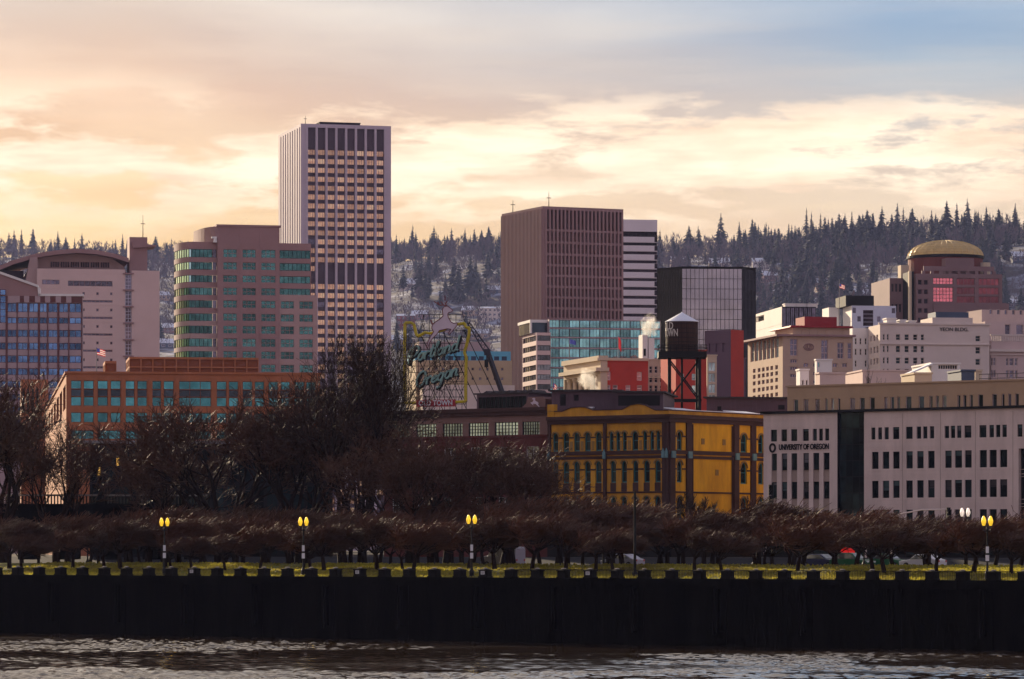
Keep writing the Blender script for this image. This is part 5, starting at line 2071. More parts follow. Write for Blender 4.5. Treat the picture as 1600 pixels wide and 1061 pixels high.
# tan penthouse, set back
yp = 4.0
xp0 = B.x(s6(222), yp)
zp = B.zf(t6(112), s6(225), yp)
xp1 = B.x(1700, yp)
prow = [(s6(a), s6(b_)) for a, b_ in ((265, 297), (334, 368), (415, 445), (483, 502), (526, 546), (570, 588), (655, 690), (722, 757), (792, 826), (890, 914), (935, 960))]
prow += [(s7b(a), s7b(b_)) for a, b_ in ((50, 75), (95, 118), (155, 195), (245, 282), (318, 342), (363, 385), (408, 438), (512, 533), (552, 575), (597, 620), (655, 690), (752, 785), (818, 838), (862, 885), (910, 937), (1010, 1040), (1080, 1100), (1130, 1150))]
wz = (B.zf(t6(285), 1245, yp), B.zf(t6(195), 1245, yp))
rng = random.Random(9)
rects = [(B.x(a, yp), B.x(b_, yp), wz[0], wz[1], 1, 1, rng.choice(['dark_glass', 'dark_glass_b', 'slate_window', 'teal_dim'])) for a, b_ in prow]
mb = MB()
windows(r, mb, 'f', yp, xp0, xp1, H, zp, rects, 'dark_glass_b', 'uo_stone', 1, 1, .06, .2)
shell(mb, xp0, xp1, yp, 22, H, zp, 'lrbt', 0, 1)
mb.build('penthouse', ['uo_penthouse', 'roof_gravel'], r)
mb = MB()
mb.box(xp0 - .15, xp1, yp - .15, 22, zp, zp + .2)
mb.build('penthouse_coping', 'uo_penthouse', r)
mb = MB()
x = B.x(1530, yp + 3)
while x < B.x(1690, yp + 3):
    mb.tube((x, yp + 3, zp), (x, yp + 3, zp + 1.0), .03, .03, 4)
    x += 1.2
mb.tube((B.x(1530, yp + 3), yp + 3, zp + 1.0), (B.x(1690, yp + 3), yp + 3, zp + 1.0), .035, .035, 4)
mb.tube((B.x(1530, yp + 3), yp + 3, zp + .5), (B.x(1690, yp + 3), yp + 3, zp + .5), .03, .03, 4)
mb.build('roof_rail', 'iron', r)

# --- yellow cast-iron-fronted block
B = Frame(1045, on_line(1045), -36.5)
r = B.root('yellow_building', 'ochre yellow corner building with rows of arched teal windows', 'building')
s8 = lambda v: 840 + v / 5.306
t8 = lambda v: 620 + v / 5.306
s5 = lambda v: 960 + v / 4.82
t5 = lambda v: 600 + v / 4.82
zz = lambda py, px=930: B.zf(py, px)
xl = B.x(857)
H = zz(655)
Y1 = B.y(1215)
wins = []                                   # face, s0, s1, z0, ztop
r1a = [(s8(a), s8(b_)) for a, b_ in ((125, 172), (212, 262), (300, 350), (390, 440), (480, 530))]
r1b = [(952, 958.7), (962.5, 969), (972.5, 979.3), (987.6, 997.2), (1004.6, 1011), (1015.6, 1021.8), (1025.3, 1031.6)]
r2b = [(954, 962.5), (971, 979.5), (989, 997.3), (1006, 1015.2), (1023.3, 1032.3)]
Z1 = (zz(704.8), zz(675.2))
Z2 = (zz(754.8), zz(720.6))
Z3 = (zz(812), zz(776))
Z4 = (zz(868), zz(826))
for a, b_ in r1a + r1b:
    wins.append(('f', B.x(a), B.x(b_), *Z1))
for a, b_ in r1a + r2b:
    for Z in (Z2, Z3, Z4):
        wins.append(('f', B.x(a), B.x(b_), *Z))
for a, b_ in ((1057.5, 1066), (1157, 1167), (1184.7, 1193), (1203, 1211)):
    y0_, y1_ = B.y(a), B.y(b_)
    for Z in (Z1, Z2, Z3, Z4):
        wins.append(('r', y0_, y1_, *Z))
mb = MB()
facade(mb, 'f', 0.0, xl, 0, 0, H, [(w[1], w[2], w[3], w[4], .35) for w in wins if w[0] == 'f'], 0)
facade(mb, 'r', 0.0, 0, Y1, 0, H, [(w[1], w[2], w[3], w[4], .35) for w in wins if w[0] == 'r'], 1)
mb.quad((xl, 0, 0), (xl, Y1, 0), (xl, Y1, H), (xl, 0, H), 0)
mb.quad((xl, Y1, 0), (0, Y1, 0), (0, Y1, H), (xl, Y1, H), 0)
def arch_pts(s0, s1, zt, n=10):
    c, rr = (s0 + s1) / 2, (s1 - s0) / 2
    return [(c - rr * math.cos(math.pi * k / n), zt - rr + rr * math.sin(math.pi * k / n)) for k in range(n + 1)]
AC = {}
for face, s0, s1, z0, z1 in wins:
    fm_ = FACE[face](0.0)
    ap = arch_pts(s0, s1, z1)
    mi = 0 if face == 'f' else 1
    half = len(ap) // 2
    for k in range(len(ap) - 1):
        corner = (s0, z1) if k < half else (s1, z1)
        mb.tri(fm_(corner[0], 0, corner[1]), fm_(ap[k][0], 0, ap[k][1]), fm_(ap[k + 1][0], 0, ap[k + 1][1]), mi)
        mb.quad(fm_(ap[k][0], 0, ap[k][1]), fm_(ap[k][0], .3, ap[k][1]), fm_(ap[k + 1][0], .3, ap[k + 1][1]), fm_(ap[k + 1][0], 0, ap[k + 1][1]), mi)
    w, h = s1 - s0, z1 - z0
    key = (round(w, 2), round(h, 2))
    if key not in AC:
        g = MB()
        pts = [(-w / 2, 0), (w / 2, 0)] + [(x, z) for x, z in arch_pts(-w / 2, w / 2, h)][::-1]
        g.poly([(x, 0, z) for x, z in pts])
        ff = MB()
        fw_ = .13
        outer = [(-w / 2, 0)] + arch_pts(-w / 2, w / 2, h) + [(w / 2, 0)]
        inner = [(-w / 2 + fw_, 0)] + arch_pts(-w / 2 + fw_, w / 2 - fw_, h - fw_) + [(w / 2 - fw_, 0)]
        for a in range(len(outer) - 1):
            ff.quad((outer[a][0], -.1, outer[a][1]), (outer[a + 1][0], -.1, outer[a + 1][1]), (inner[a + 1][0], -.1, inner[a + 1][1]), (inner[a][0], -.1, inner[a][1]))
            ff.quad((inner[a][0], -.1, inner[a][1]), (inner[a + 1][0], -.1, inner[a + 1][1]), (inner[a + 1][0], 0, inner[a + 1][1]), (inner[a][0], 0, inner[a][1]))
        ff.box(-w / 2, w / 2, -.09, 0, h * .5, h * .5 + .09, 0, 'b')
        ff.box(-w / 2, w / 2, -.1, 0, 0, .16, 0, 'b')
        hd = MB()
        o1, i1 = arch_pts(-w / 2 - .17, w / 2 + .17, h + .17), arch_pts(-w / 2 + .0, w / 2 - .0, h)
        for a in range(len(o1) - 1):
            hd.quad((o1[a][0], -.12, o1[a][1]), (o1[a + 1][0], -.12, o1[a + 1][1]), (i1[a + 1][0], -.12, i1[a + 1][1]), (i1[a][0], -.12, i1[a][1]))
            hd.quad((o1[a][0], -.12, o1[a][1]), (o1[a + 1][0], -.12, o1[a + 1][1]), (o1[a + 1][0], 0, o1[a + 1][1]), (o1[a][0], 0, o1[a][1]))
            hd.quad((i1[a][0], -.12, i1[a][1]), (i1[a + 1][0], -.12, i1[a + 1][1]), (i1[a + 1][0], 0, i1[a + 1][1]), (i1[a][0], 0, i1[a][1]))
        AC[key] = (g.mesh('window', 'dark_glass'), ff.mesh('frame', 'teal_frame'), hd.mesh('hood', 'hood_tan'))
    g, ff, hd = AC[key]
    o = place('window', g, r, face, 0.0, (s0 + s1) / 2, z0, .28)
    link('frame', ff, o)
    h_ = link('hood', hd, o, (0, -.28, 0))
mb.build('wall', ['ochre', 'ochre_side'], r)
mb = MB()
mb.box(xl, -.05, -.26, -.0, 0, 3.2)
mb.build('shade_band', 'black_trim', r)  # added black band standing in for shade along the street floor
mb = MB()
mb.box(.0, .26, .05, Y1, 0, 3.0)
mb.build('shade_band', 'black_trim', r)  # same added band of painted shade along the side wall
# bands: cornice, belt courses, pilasters
def band(za, zb, out, mat, name='band', side=True):
    mb = MB()
    mb.box(xl, out, -out, 0, za, zb)
    if side:
        mb.box(0, out, 0.001, Y1, za, zb)
    mb.build(name, mat, r)
band(H - .05, zz(650), .55, 'maroon_trim', 'cornice')
band(zz(662), H - .05, .30, 'maroon_trim', 'frieze')
band(zz(711), zz(705), .22, 'maroon_trim')
band(zz(717.5), zz(713), .12, 'maroon_trim')
band(zz(771), zz(768.6), .14, 'maroon_trim')
for a, b_ in ((857.5, 863.0), (943.5, 948.5)):
    pass
band_rows = [(zz(684.5), zz(682.2)), (zz(735), zz(732.6))]
def between(ws, z):                         # trim pieces on the piers only
    segs, last = [], None
    return segs
for (za, zb), Zr in zip(band_rows, (Z1, Z2)):
    mb = MB()
    fs = sorted([(w[1], w[2]) for w in wins if w[0] == 'f' and abs(w[3] - Zr[0]) < .01])
    cur = xl
    for a, b_ in fs + [(0, 0)]:
        if a - cur > .05:
            mb.box(cur, a, -.09, 0, za, zb)
            mb.build('impost_band', 'maroon_trim', r)
            mb = MB()
        cur = b_
    ss = sorted([(w[1], w[2]) for w in wins if w[0] == 'r' and abs(w[3] - Zr[0]) < .01])
    cur = 0
    ybl0, ybl1 = B.y(1076), B.y(1148)
    for a, b_ in ss + [(Y1, Y1)]:
        e0, e1 = cur, a
        for c, d in (((e0, min(e1, ybl0)), (max(e0, ybl1), e1)) if e0 < ybl1 and e1 > ybl0 else ((e0, e1),)):
            if d - c > .05:
                mb.box(0, .09, c, d, za, zb)
                mb.build('impost_band', 'maroon_trim', r)
                mb = MB()
        cur = b_
for px in (859.2, 945.8, 1038, 1043.2):
    x = B.x(px)
    mb = MB()
    mb.box(-.22, .22, -.2, 0, 0, zz(662), 0, 'b')
    o = mb.build('pilaster', 'maroon_trim', r)
    o.location = (x, 0, 0)
    mb = MB()
    mb.box(-.2, .2, -.36, 0, zz(717), zz(706.5))
    mb.prism([(-.15, zz(706.5)), (.15, zz(706.5)), (0, zz(702))], -.32, -.05)
    o2 = mb.build('scroll_bracket', 'verdigris', r)
    o2.location = (x, -.02, 0)
for px in (1049.5, 1075.5, 1149.5, 1176, 1199):
    y = B.y(px)
    mb = MB()
    mb.box(0, .2, -.55, .55, 0, zz(662), 0, 'l')
    o = mb.build('pilaster', 'maroon_trim', r)
    o.location = (0, y, 0)
    mb = MB()
    mb.box(0, .36, -.4, .4, zz(717), zz(706.5))
    o2 = mb.build('scroll_bracket', 'verdigris', r)
    o2.location = (.02, y, 0)
for px in (1081, 1143):
    y = B.y(px)
    mb = MB()
    mb.tube((.14, y, 0), (.14, y, zz(664)), .09, .09, 6)
    mb.build('downpipe', 'maroon_trim', r)
for px, py in ((1098, 690), (1120, 738), (1131, 690)):
    mb = MB()
    mb.box(.0, .08, -.3, .3, -.35, .35)
    o = mb.build('vent', 'hood_tan', r)
    o.location = (0, B.y(px), zz(py))
# recessed pier panels on the front
piers = sorted([(w[1], w[2]) for w in wins if w[0] == 'f' and abs(w[3] - Z1[0]) < .01])
for (a, b_), (c, d) in zip(piers[:-1], piers[1:]):
    if .25 < c - b_ < 1.2:
        mb = MB()
        mb.box(-(c - b_) * .28, (c - b_) * .28, -.05, 0, Z1[0] + .1, Z1[0] + 1.2, 0, 'b')
        o = mb.build('pier_panel', 'hood_tan', r)
        o.location = ((b_ + c) / 2, 0, 0)
for w in wins:                              # dark spandrel under the second row
    if w[0] == 'f' and abs(w[3] - Z2[0]) < .01:
        mb = MB()
        mb.box(w[1], w[2], -.05, 0, zz(768.4), Z2[0] - .02, 0, 'b')
        mb.build('spandrel', 'maroon_trim', r)
# parapet with three humps on the front, plain on the side
base = zz(650)
prof_ = [(857, 643.5), (878, 643.5), (893, 637.5), (905, 636.5), (915, 637), (927, 641.5), (972, 640.5), (985, 633.5), (997, 631.5), (1008, 633.5), (1024, 641.5), (1045, 641.5)]
pts = [(B.x(px), B.zf(py, px)) for px, py in prof_]
mb = MB()
mb.prism([(xl, base), (0, base)] + pts[::-1], 0, .4)
mb.box(-.4, 0, .402, Y1, base, B.zf(641.5, 1045))
mb.build('parapet', 'ochre', r)
mb = MB()
mb.box(xl - .1, xl + .9, -.1, .6, base, zz(632, 860))
mb.build('end_post', 'ochre', r)
mb = MB()
ztop = B.zf(641.5, 1045)
mb.box(-.5, .08, .3, Y1, ztop, ztop + .12)
for (ax, az_), (bx, bz) in zip(pts[:-1], pts[1:]):
    mb.prism([(ax, az_), (bx, bz), (bx, bz + .1), (ax, az_ + .1)], -.1, .5)
cp = mb.build('coping', 'maroon_trim', r)
mb = MB()
mb.box(xl, -.4, .4, Y1, base - .2, base + .1)
mb.build('roof', 'roof_dark', r)
for (pa, pb, y0_, y1_) in ((1062, 1092, 2, 8), (1154, 1190, 9, 16), (896, 926, 5, 6), (942, 970, 8, 10), (998, 1012, 3, 5)):
    mb = MB()
    a, b_ = B.x(pa, y0_), B.x(pb, y0_)
    zt_ = B.zf(637, (pa + pb) / 2, y0_)
    if pa > 1045:
        ya, yb_ = B.y(pa, -.3), B.y(pb, -.3)
        mb.prism([(-2.6, ztop + .42), (-.5, ztop + .12), (-.5, ztop + .22), (-2.6, ztop + .52)], ya, yb_)
    else:
        mb.prism([(a, zt_), (b_, zt_ - .1), (b_, zt_ + .08), (a, zt_ + .1)], y0_, y1_)
    mb.build('snow_patch', 'snow', r)
mb = MB()
ya, yb_ = B.y(1052, -.3), B.y(1195, -.3)
mb.box(-.48, .06, ya, yb_, ztop + .122, ztop + .2)
mb.build('snow_edge', 'snow', r)

# --- brown block under the sign
B = Frame(856, on_line(856) + .6, -36.5)
r = B.root('stag_building', 'brown brick warehouse with steel windows under the roof sign', 'building')
s4 = lambda v: 700 + v / 4.823
t4 = lambda v: 600 + v / 4.823
zz = lambda v, px=830: B.zf(t4(v), px)
xl = B.x(600)
H = zz(195, 850)
zmid = zz(392)
row1 = [(s4(a), s4(b_)) for a, b_ in ((560, 690), (352, 528), (155, 305), (-40, 110), (-240, -90), (-430, -290))]
mb = MB()
rects = [(B.x(a), B.x(b_), zz(385), zz(283), 7, 4) for a, b_ in row1]
windows(r, mb, 'f', 0.0, xl, 0, zmid, H, rects, 'pale_glass', 'black_trim', 7, 4, .07, .2)
lower = []
for t, bt in ((470, 580), (660, 760), (850, 960), (1040, 1150)):
    for a, b_ in ((590, 685), (380, 470), (170, 260), (-30, 60), (-230, -140), (-420, -330)):
        lower.append((B.x(s4(a)), B.x(s4(b_)), zz(bt), zz(t), 2, 2, 'dark_glass_b' if (t == 470 and a == 590) else 'dark_glass'))
windows(r, mb, 'f', 0.0, xl, 0, 0, zmid - .002, lower, 'dark_glass', 'white_paint', 2, 2, .07, .2, m=1)
shell(mb, xl, 0, 0, 30, 0, H, 'lrb', 0)
mb.quad((xl, 0, H), (0, 0, H), (0, 30, H), (xl, 30, H), 2)
mb.build('wall', ['brown_render', 'red_brick', 'roof_dark'], r)
mb = MB()
mb.box(xl, 0, -.5, 0, H - .1, H + .35)
mb.box(xl, 0, -.3, 0, H - .6, H - .1)
mb.build('cornice', 'maroon_trim', r)
mb = MB()
mb.box(xl, 0, -.18, 0, zmid - .1, zmid + .15)
mb.box(xl, 0, -.15, 0, zz(600), zz(592))
mb.build('belt_course', 'red_brick', r)
# long roof monitor with glazing and gabled end bearing the little stag
ym = 7.0
xa, xb_ = B.x(745, ym), B.x(826, ym)
zt_, zb_ = B.zf(615.5, 790, ym), H
mb = MB()
mb.box(xa, xb_, ym, ym + 9, H, zt_)
mb.build('roof_monitor', 'purple_metal', r)
for k in range(12):
    w = (xb_ - xa - .6) / 12
    link('window', wmesh(w - .1, (zt_ - H) * .72, 'dark_glass', 'black_trim', 2, 1, .06), r, (xa + .3 + w * (k + .5), ym - .03, H + (zt_ - H) * .14))
mb = MB()
mb.box(xa - .3, xb_ + .3, ym - .3, ym + 9.2, zt_, zt_ + .18)
for k in range(7):
    x = xa + (xb_ - xa) * (k + .5) / 7
    mb.prism([(x - .5, zt_ + .18), (x + .5, zt_ + .18), (x + .2, zt_ + .5)], ym + 1, ym + 4)
mb.build('monitor_roof', 'roof_dark', r)
yg = 4.0
xg0, xg1 = B.x(808, yg), B.x(852, yg)
zg = B.zf(620, 838, yg)
zz4 = lambda py: B.zf(py, 835, yg)
mb = MB()
mb.prism([(xg0, H), (xg1, H), (xg1, zz4(624)), (B.x(848, yg), zg), (B.x(825, yg), zg), (B.x(822, yg), zz4(630))], yg, yg + 3)
mb.build('gable', 'brown_render', r)
# --- sheds behind the yellow block
def shed(px0, px1, pyt, pyt2, D, deg, label, openings=()):
    B = Frame(px0, D, deg)
    r = B.root('roof_shed', label, 'shed')
    xr = B.x(px1)
    H0, H1 = B.zf(pyt, px0), B.zf(pyt2, px1)
    mb = MB()
    mb.prism([(0, 0), (xr, 0), (xr, H1), (0, H0)], 0, 14)
    mb.build('wall', 'purple_metal', r)
    mb = MB()
    mb.prism([(-.4, H0), (xr + .4, H1), (xr + .4, H1 + .2), (-.4, H0 + .2)], -.5, 14.5)
    mb.build('roof', 'roof_dark', r)
    for a, b_, t, bt, nm in openings:
        mb = MB()
        mb.box(B.x(a), B.x(b_), -.06, 0, B.zf(bt, a), B.zf(t, a))
        mb.build(nm, 'black_trim', r)
    mb = MB()
    k = .4
    while k < xr:
        mb.box(k, k + .06, -.05, 0, 0, min(H0, H1) - .1, 0, 'b')
        k += .55
    tag(mb.build('seam', 'purple_metal', r), None, kind='stuff')
shed(862, 968, 611.5, 611.5, 470, -8, 'violet metal shed with dark door behind the yellow parapet', ((875.5, 884, 616, 634, 'door'), (897, 904, 617, 626, 'vent')))
shed(964, 1036, 613, 614, 462, -8, 'dark violet shed with black louvres left of the water tank', ((966, 1031, 618, 634, 'louvre'),))
shed(1104, 1234, 622, 623, 500, -8, 'long low violet shed right of the water tank', ((1121, 1127, 635, 641, 'door'), (1216, 1226, 633, 640, 'door')))
# ------------------------------------------------------------------ the roof sign with the leaping stag
S = Frame(683, 484, -14)
sx = lambda v, y=0: S.x(620 + v / 5.894, y)
sz = lambda v, w=400: S.zf(460 + v / 5.894, 620 + w / 5.894)
def sp(v, w, y=0.0):
    return (S.x(620 + v / 5.894, y), y, S.zf(460 + w / 5.894, 620 + v / 5.894, y))
r = S.root('roof_sign', 'big roof sign reading Portland Oregon with state outline and white leaping stag', 'sign')
base_z = S.zf(642, 683)
mb = MB()
for v in (110, 200, 250, 300, 345, 395, 440, 490, 545, 600, 640):
    a, b_ = sp(v, 1060, .7), sp(v, 180 if 200 < v < 600 else 330, .7)
    mb.tube(a, b_, .038, .038, 4)
for w in (185, 330, 395, 450, 505, 575, 660, 720, 800, 880, 945, 1010):
    a, b_ = sp(110 if w > 320 else 205, w, .7), sp(640 if w > 320 else 610, w, .7)
    mb.tube(a, b_, .038, .038, 4)
for k in range(6):
    v0, v1 = 110 + 88 * k, 198 + 88 * k
    for w0, w1 in ((575, 800), (800, 1010)):
        mb.tube(sp(v0, w0, .8), sp(v1, w1, .8), .035, .035, 4)
        mb.tube(sp(v1, w0, .8), sp(v0, w1, .8), .035, .035, 4)
for v in (200, 420, 620):
    mb.tube(sp(v, 330, .8), (sx(v) + 3.4, 7, base_z), .07, .07, 4)
    mb.tube(sp(v, 600, .8), (sx(v) + 2.0, 5, base_z), .06, .06, 4)
mb.tube(sp(600, 150, .8), sp(625, 250, .8), .05, .05, 4)
mb.tube(sp(205, 185, .8), sp(255, 320, .8), .04, .04, 4)
mb.tube(sp(245, 190, .8), sp(225, 320, .8), .04, .04, 4)
mb.build('scaffold', 'iron', r)
outline = [(75, 1000), (72, 700), (72, 500), (75, 262), (130, 260), (158, 275), (178, 360), (190, 385), (225, 372), (260, 350), (300, 358), (335, 355), (420, 330), (500, 290), (560, 275), (625, 265), (635, 300), (668, 310), (665, 370), (650, 440), (632, 500), (620, 530), (640, 580), (637, 700), (634, 850), (635, 985), (540, 992), (300, 996), (75, 1000)]
mb = MB()
path_tube(mb, [sp(v, w, -.05) for v, w in outline], .20, 6)
mb.build('state_outline', 'sign_yellow', r)
mb = MB()
path_tube(mb, [sp(v + 7, w + 3, .12) for v, w in outline], .14, 5)
mb.build('outline_casing', 'iron', r)
# handwritten lettering
def circ(cx, cy, rx, ry, n=10, a0=0.0):
    return [(cx + rx * math.cos(a0 + 2 * math.pi * k / n), cy + ry * math.sin(a0 + 2 * math.pi * k / n)) for k in range(n + 1)]
GL = {
    'P': (1.55, [[(.35, -.25), (.42, .6), (.55, 2.0)], [(-.05, 1.35), (.1, 1.8), (.55, 2.15), (1.1, 2.15), (1.42, 1.75), (1.3, 1.2), (.9, .85), (.5, .8)]]),
    'o': (.92, [circ(.42, .5, .36, .5), [(.6, .95), (.92, .85)]]),
    'r': (.72, [[(.05, 1.0), (.12, 0.0)], [(.1, .6), (.3, .95), (.55, 1.0), (.66, .8)]]),
    't': (.62, [[(.32, 1.75), (.2, .35), (.3, .02), (.58, .12)], [(-.02, 1.15), (.6, 1.22)]]),
    'l': (.58, [[(.02, .15), (.3, 1.2), (.45, 1.85), (.32, 2.05), (.2, 1.7), (.15, .5), (.25, .03), (.55, .15)]]),
    'a': (1.0, [circ(.4, .48, .36, .48), [(.76, 1.0), (.7, .25), (.8, .02), (1.0, .12)]]),
    'n': (1.0, [[(.05, 1.0), (.1, 0.0)], [(.1, .6), (.35, .98), (.62, .95), (.7, .6), (.66, .2), (.78, .02), (1.0, .12)]]),
    'd': (1.05, [circ(.4, .48, .36, .48), [(.82, 2.1), (.76, .8), (.72, .25), (.82, .02), (1.02, .12)]]),
    'O': (1.5, [circ(.65, 1.0, .6, 1.0, 14)]),
    'e': (.85, [[(.05, .45), (.6, .6), (.62, .9), (.38, 1.0), (.1, .7), (.06, .3), (.25, .02), (.6, .1), (.85, .3)]]),
    'g': (1.0, [circ(.4, .5, .36, .48), [(.78, 1.0), (.72, .0), (.62, -.75), (.35, -.95), (.1, -.75)]]),
}
def script(word, v0, w0, unit, slope, shear=.34):
    x = 0.0
    for ch in word:
        adv, strokes = GL[ch]
        mb, mk_ = MB(), MB()
        for st in strokes:
            pts = []
            for gx, gy in st:
                lx = x + gx + gy * shear * .7
                v = v0 + lx * unit
                w = w0 - gy * unit - (v - v0) * slope
                pts.append((v, w))
            path_tube(mb, [sp(v, w, -.34) for v, w in pts], .135, 6)
            path_tube(mk_, [sp(v + 8, w + 7, -.12) for v, w in pts], .26, 6)
        o = mb.build('letter', 'sign_letter', r)
        mk_.build('letter_casing', 'iron', o)
        x += adv
script('Portland', 88, 640, 64, .27)
script('Oregon', 165, 862, 66, .30)
stag = [(335, 280), (365, 252), (400, 230), (432, 200), (428, 165), (425, 140), (440, 115), (470, 108), (492, 122), (512, 138), (522, 152), (508, 162), (484, 168), (474, 182), (482, 215), (505, 255), (530, 268), (562, 262), (562, 284), (525, 330), (490, 370), (480, 362), (506, 322), (470, 318), (430, 326), (398, 332), (372, 372), (335, 405), (306, 450), (290, 492), (280, 486), (298, 425), (322, 380), (345, 345), (326, 312)]
mb = MB()
P = [sp(v, w, 0) for v, w in stag]
mb.prism([(p[0], p[2]) for p in P], -.30, -.12)
sg = mb.build('stag', 'stag_white', r)
mb = MB()
path_tube(mb, [(p[0], -.32, p[2]) for p in P + P[:1]], .05, 4)
mb.build('stag_edge', 'stag_red', sg)
mb = MB()
for br in ([(462, 110), (430, 98), (395, 100), (345, 66)], [(430, 98), (405, 66)], [(395, 100), (375, 68)], [(462, 110), (450, 90), (465, 60)], [(450, 90), (440, 75)], [(318, 240), (325, 262), (345, 280)], [(312, 236), (322, 268), (338, 282)]):
    path_tube(mb, [sp(v, w, -.22) for v, w in br], .075, 5)
mb.tube(sp(445, 12, -.2), sp(445, 60, -.2), .06, .06, 5)
mb.build('antler', 'stag_red', sg)
mb = MB()
a, b_ = sp(180, 1035, -.2), sp(540, 968, -.2)
mb.box(a[0], b_[0], -.3, .1, a[2], b_[2])
pn = mb.build('name_panel', 'sign_red', r)
me = stand_up(text_mesh('OLD TOWN', .9, 'plaque_white', .03, .02), (b_[0] - a[0]) * .86)
link('lettering', me, pn, ((a[0] + b_[0]) / 2, -.34, (a[2] + b_[2]) / 2))
# little painted stag on the gable
G = Frame(856, on_line(856) + .6, -36.5)
st_root = [o for o in bpy.data.objects if o.name.startswith('stag_building')][0]
mb = MB()
x0_, x1_ = G.x(829, 3.9), G.x(843.5, 3.9)
zt_, zb_ = G.zf(621.5, 836, 3.9), G.zf(638.5, 836, 3.9)
vs_ = [(v, w) for v, w in stag]
mb.prism([(x0_ + (562 - v) / 282 * (x1_ - x0_), zb_ + (492 - w) / 384 * (zt_ - zb_)) for v, w in vs_], 3.9, 3.97)
mb.build('stag_emblem', 'stag_white', st_root)

# ------------------------------------------------------------------ water tank
T = Frame(1065.5, 480, 0)
r = T.root('water_tank', 'old wooden rooftop water tank lettered OLD TOWN on black steel legs', 'water tank')
zt_, zb_, za = T.zf(502.5, 1065), T.zf(545, 1065), T.zf(488, 1065)
rad = 25 / F * 480
zpl = T.zf(560, 1065)
mb = MB()
ns = 40
for k in range(ns):
    a0, a1 = 2 * math.pi * (k + .06) / ns, 2 * math.pi * (k + .94) / ns
    rr = rad * (1 + .006 * (k % 3))
    pts = [(rr * math.cos(a0), rr * math.sin(a0)), (rr * math.cos(a1), rr * math.sin(a1)), (rad * .95 * math.cos(a1), rad * .95 * math.sin(a1)), (rad * .95 * math.cos(a0), rad * .95 * math.sin(a0))]
    s_ = MB()
    s_.column(pts, zb_ - .4, zt_, 0)
    s_.build('stave', 'tank_wood', r)
mb = MB()
mb.lathe([(rad * .96, zb_ - .4), (rad * .96, zt_ - .02)], 40)
mb.build('tank_core', 'tank_wood', r)
for k in range(6):
    mb = MB()
    z = zb_ + (zt_ - zb_) * (k + .3) / 6
    mb.lathe([(rad * 1.012, z), (rad * 1.025, z + .02), (rad * 1.025, z + .05), (rad * 1.012, z + .07)], 40)
    mb.build('hoop', 'iron', r)
mb = MB()
mb.lathe([(rad * 1.06, zt_ - .06), (rad * 1.06, zt_), (rad * .06, za - .05), (0, za + .1)], 24)
mb.build('roof', 'snow', r)
mb = MB()
pw = 37.5 / F * 480
mb.box(-pw, pw, -pw * .8, pw * .8, zpl, zb_ - .42)
mb.build('platform', 'iron', r)
mb = MB()
for h in (zb_ - .05, zb_ + .35):
    for (a, b_) in (((-pw, -pw * .8), (pw, -pw * .8)), ((-pw, pw * .8), (pw, pw * .8)), ((-pw, -pw * .8), (-pw, pw * .8)), ((pw, -pw * .8), (pw, pw * .8))):
        mb.tube((*a, h), (*b_, h), .05, .05, 4)
for k in range(9):
    x = -pw + 2 * pw * k / 8
    mb.tube((x, -pw * .8, zb_ - .42), (x, -pw * .8, zb_ + .4), .04, .04, 4)
mb.build('platform_rail', 'iron', r)
lg = 23.5 / F * 480
for sx_ in (-1, 1):
    for sy_ in (-1, 1):
        mb = MB()
        mb.box(-.2, .2, -.2, .2, 0, zpl)
        o = mb.build('leg', 'iron', r)
        o.location = (sx_ * lg * (.92 if sy_ > 0 else 1.0) + .25, sy_ * lg * .85, 0)
zlo = T.zf(624, 1065)
for y in (-lg * .85, lg * .85):
    mb = MB()
    mb.tube((-lg + .25, y, zpl - .2), (lg + .25, y, zlo), .085, .085, 4)
    mb.tube((lg + .25, y, zpl - .2), (-lg + .25, y, zlo), .085, .085, 4)
    mb.box(-lg, lg + .5, y - .1, y + .1, zlo - .3, zlo)
    mb.build('cross_brace', 'iron', r)
def bend(body, size, zc, ang, width):
    me = text_mesh(body, size, 'tank_letters', .02, .015)
    xs = [v.co.x for v in me.vertices]
    k = width / (max(xs) - min(xs))
    for v in me.vertices:
        x, y, z = v.co
        a = ang + x * k / rad
        rr = rad * 1.03 + z
        v.co = (rr * math.sin(a), -rr * math.cos(a), zc + y)
    link('lettering', me, r)
bend('OLD', 1.28, T.zf(510.5, 1065), R(-62), 1.9)
bend('TOWN', 1.28, T.zf(521.5, 1065), R(-52), 2.5)
mb = MB()
mb.tube((0, 0, 2), (0, 0, zpl), .16, .16, 6)
mb.build('riser_pipe', 'iron', r)

# ------------------------------------------------------------------ crane, flags
Cn = Frame(786, 600, 0)
r = Cn.root('mobile_crane', 'dark telescopic crane boom with lattice jib rising right of the sign', 'crane')
cp_ = lambda px, py: ((px - 786) / F * 600, 0, CAMZ - (py - HY) / F * 600 - GZ)
mb = MB()
p0, p1 = Vector(cp_(789, 626)), Vector(cp_(762.5, 551))
mb.tube(p0 + (p0 - p1) * 1.6, p1, .50, .40, 4, 0, True)
mb.build('boom', 'crane_dark', r)
mb = MB()
q0, q1 = Vector(cp_(762.5, 551)), Vector(cp_(731.5, 503.5))
d_ = (q1 - q0).normalized()
nrm = Vector((d_.z, 0, -d_.x))
for sg_ in (-1, 1):
    for yy in (-.35, .35):
        mb.tube(q0 + nrm * .42 * sg_ + Vector((0, yy, 0)), q1 + nrm * .16 * sg_ + Vector((0, yy * .5, 0)), .10, .08, 4)
L = (q1 - q0).length
nseg = 14
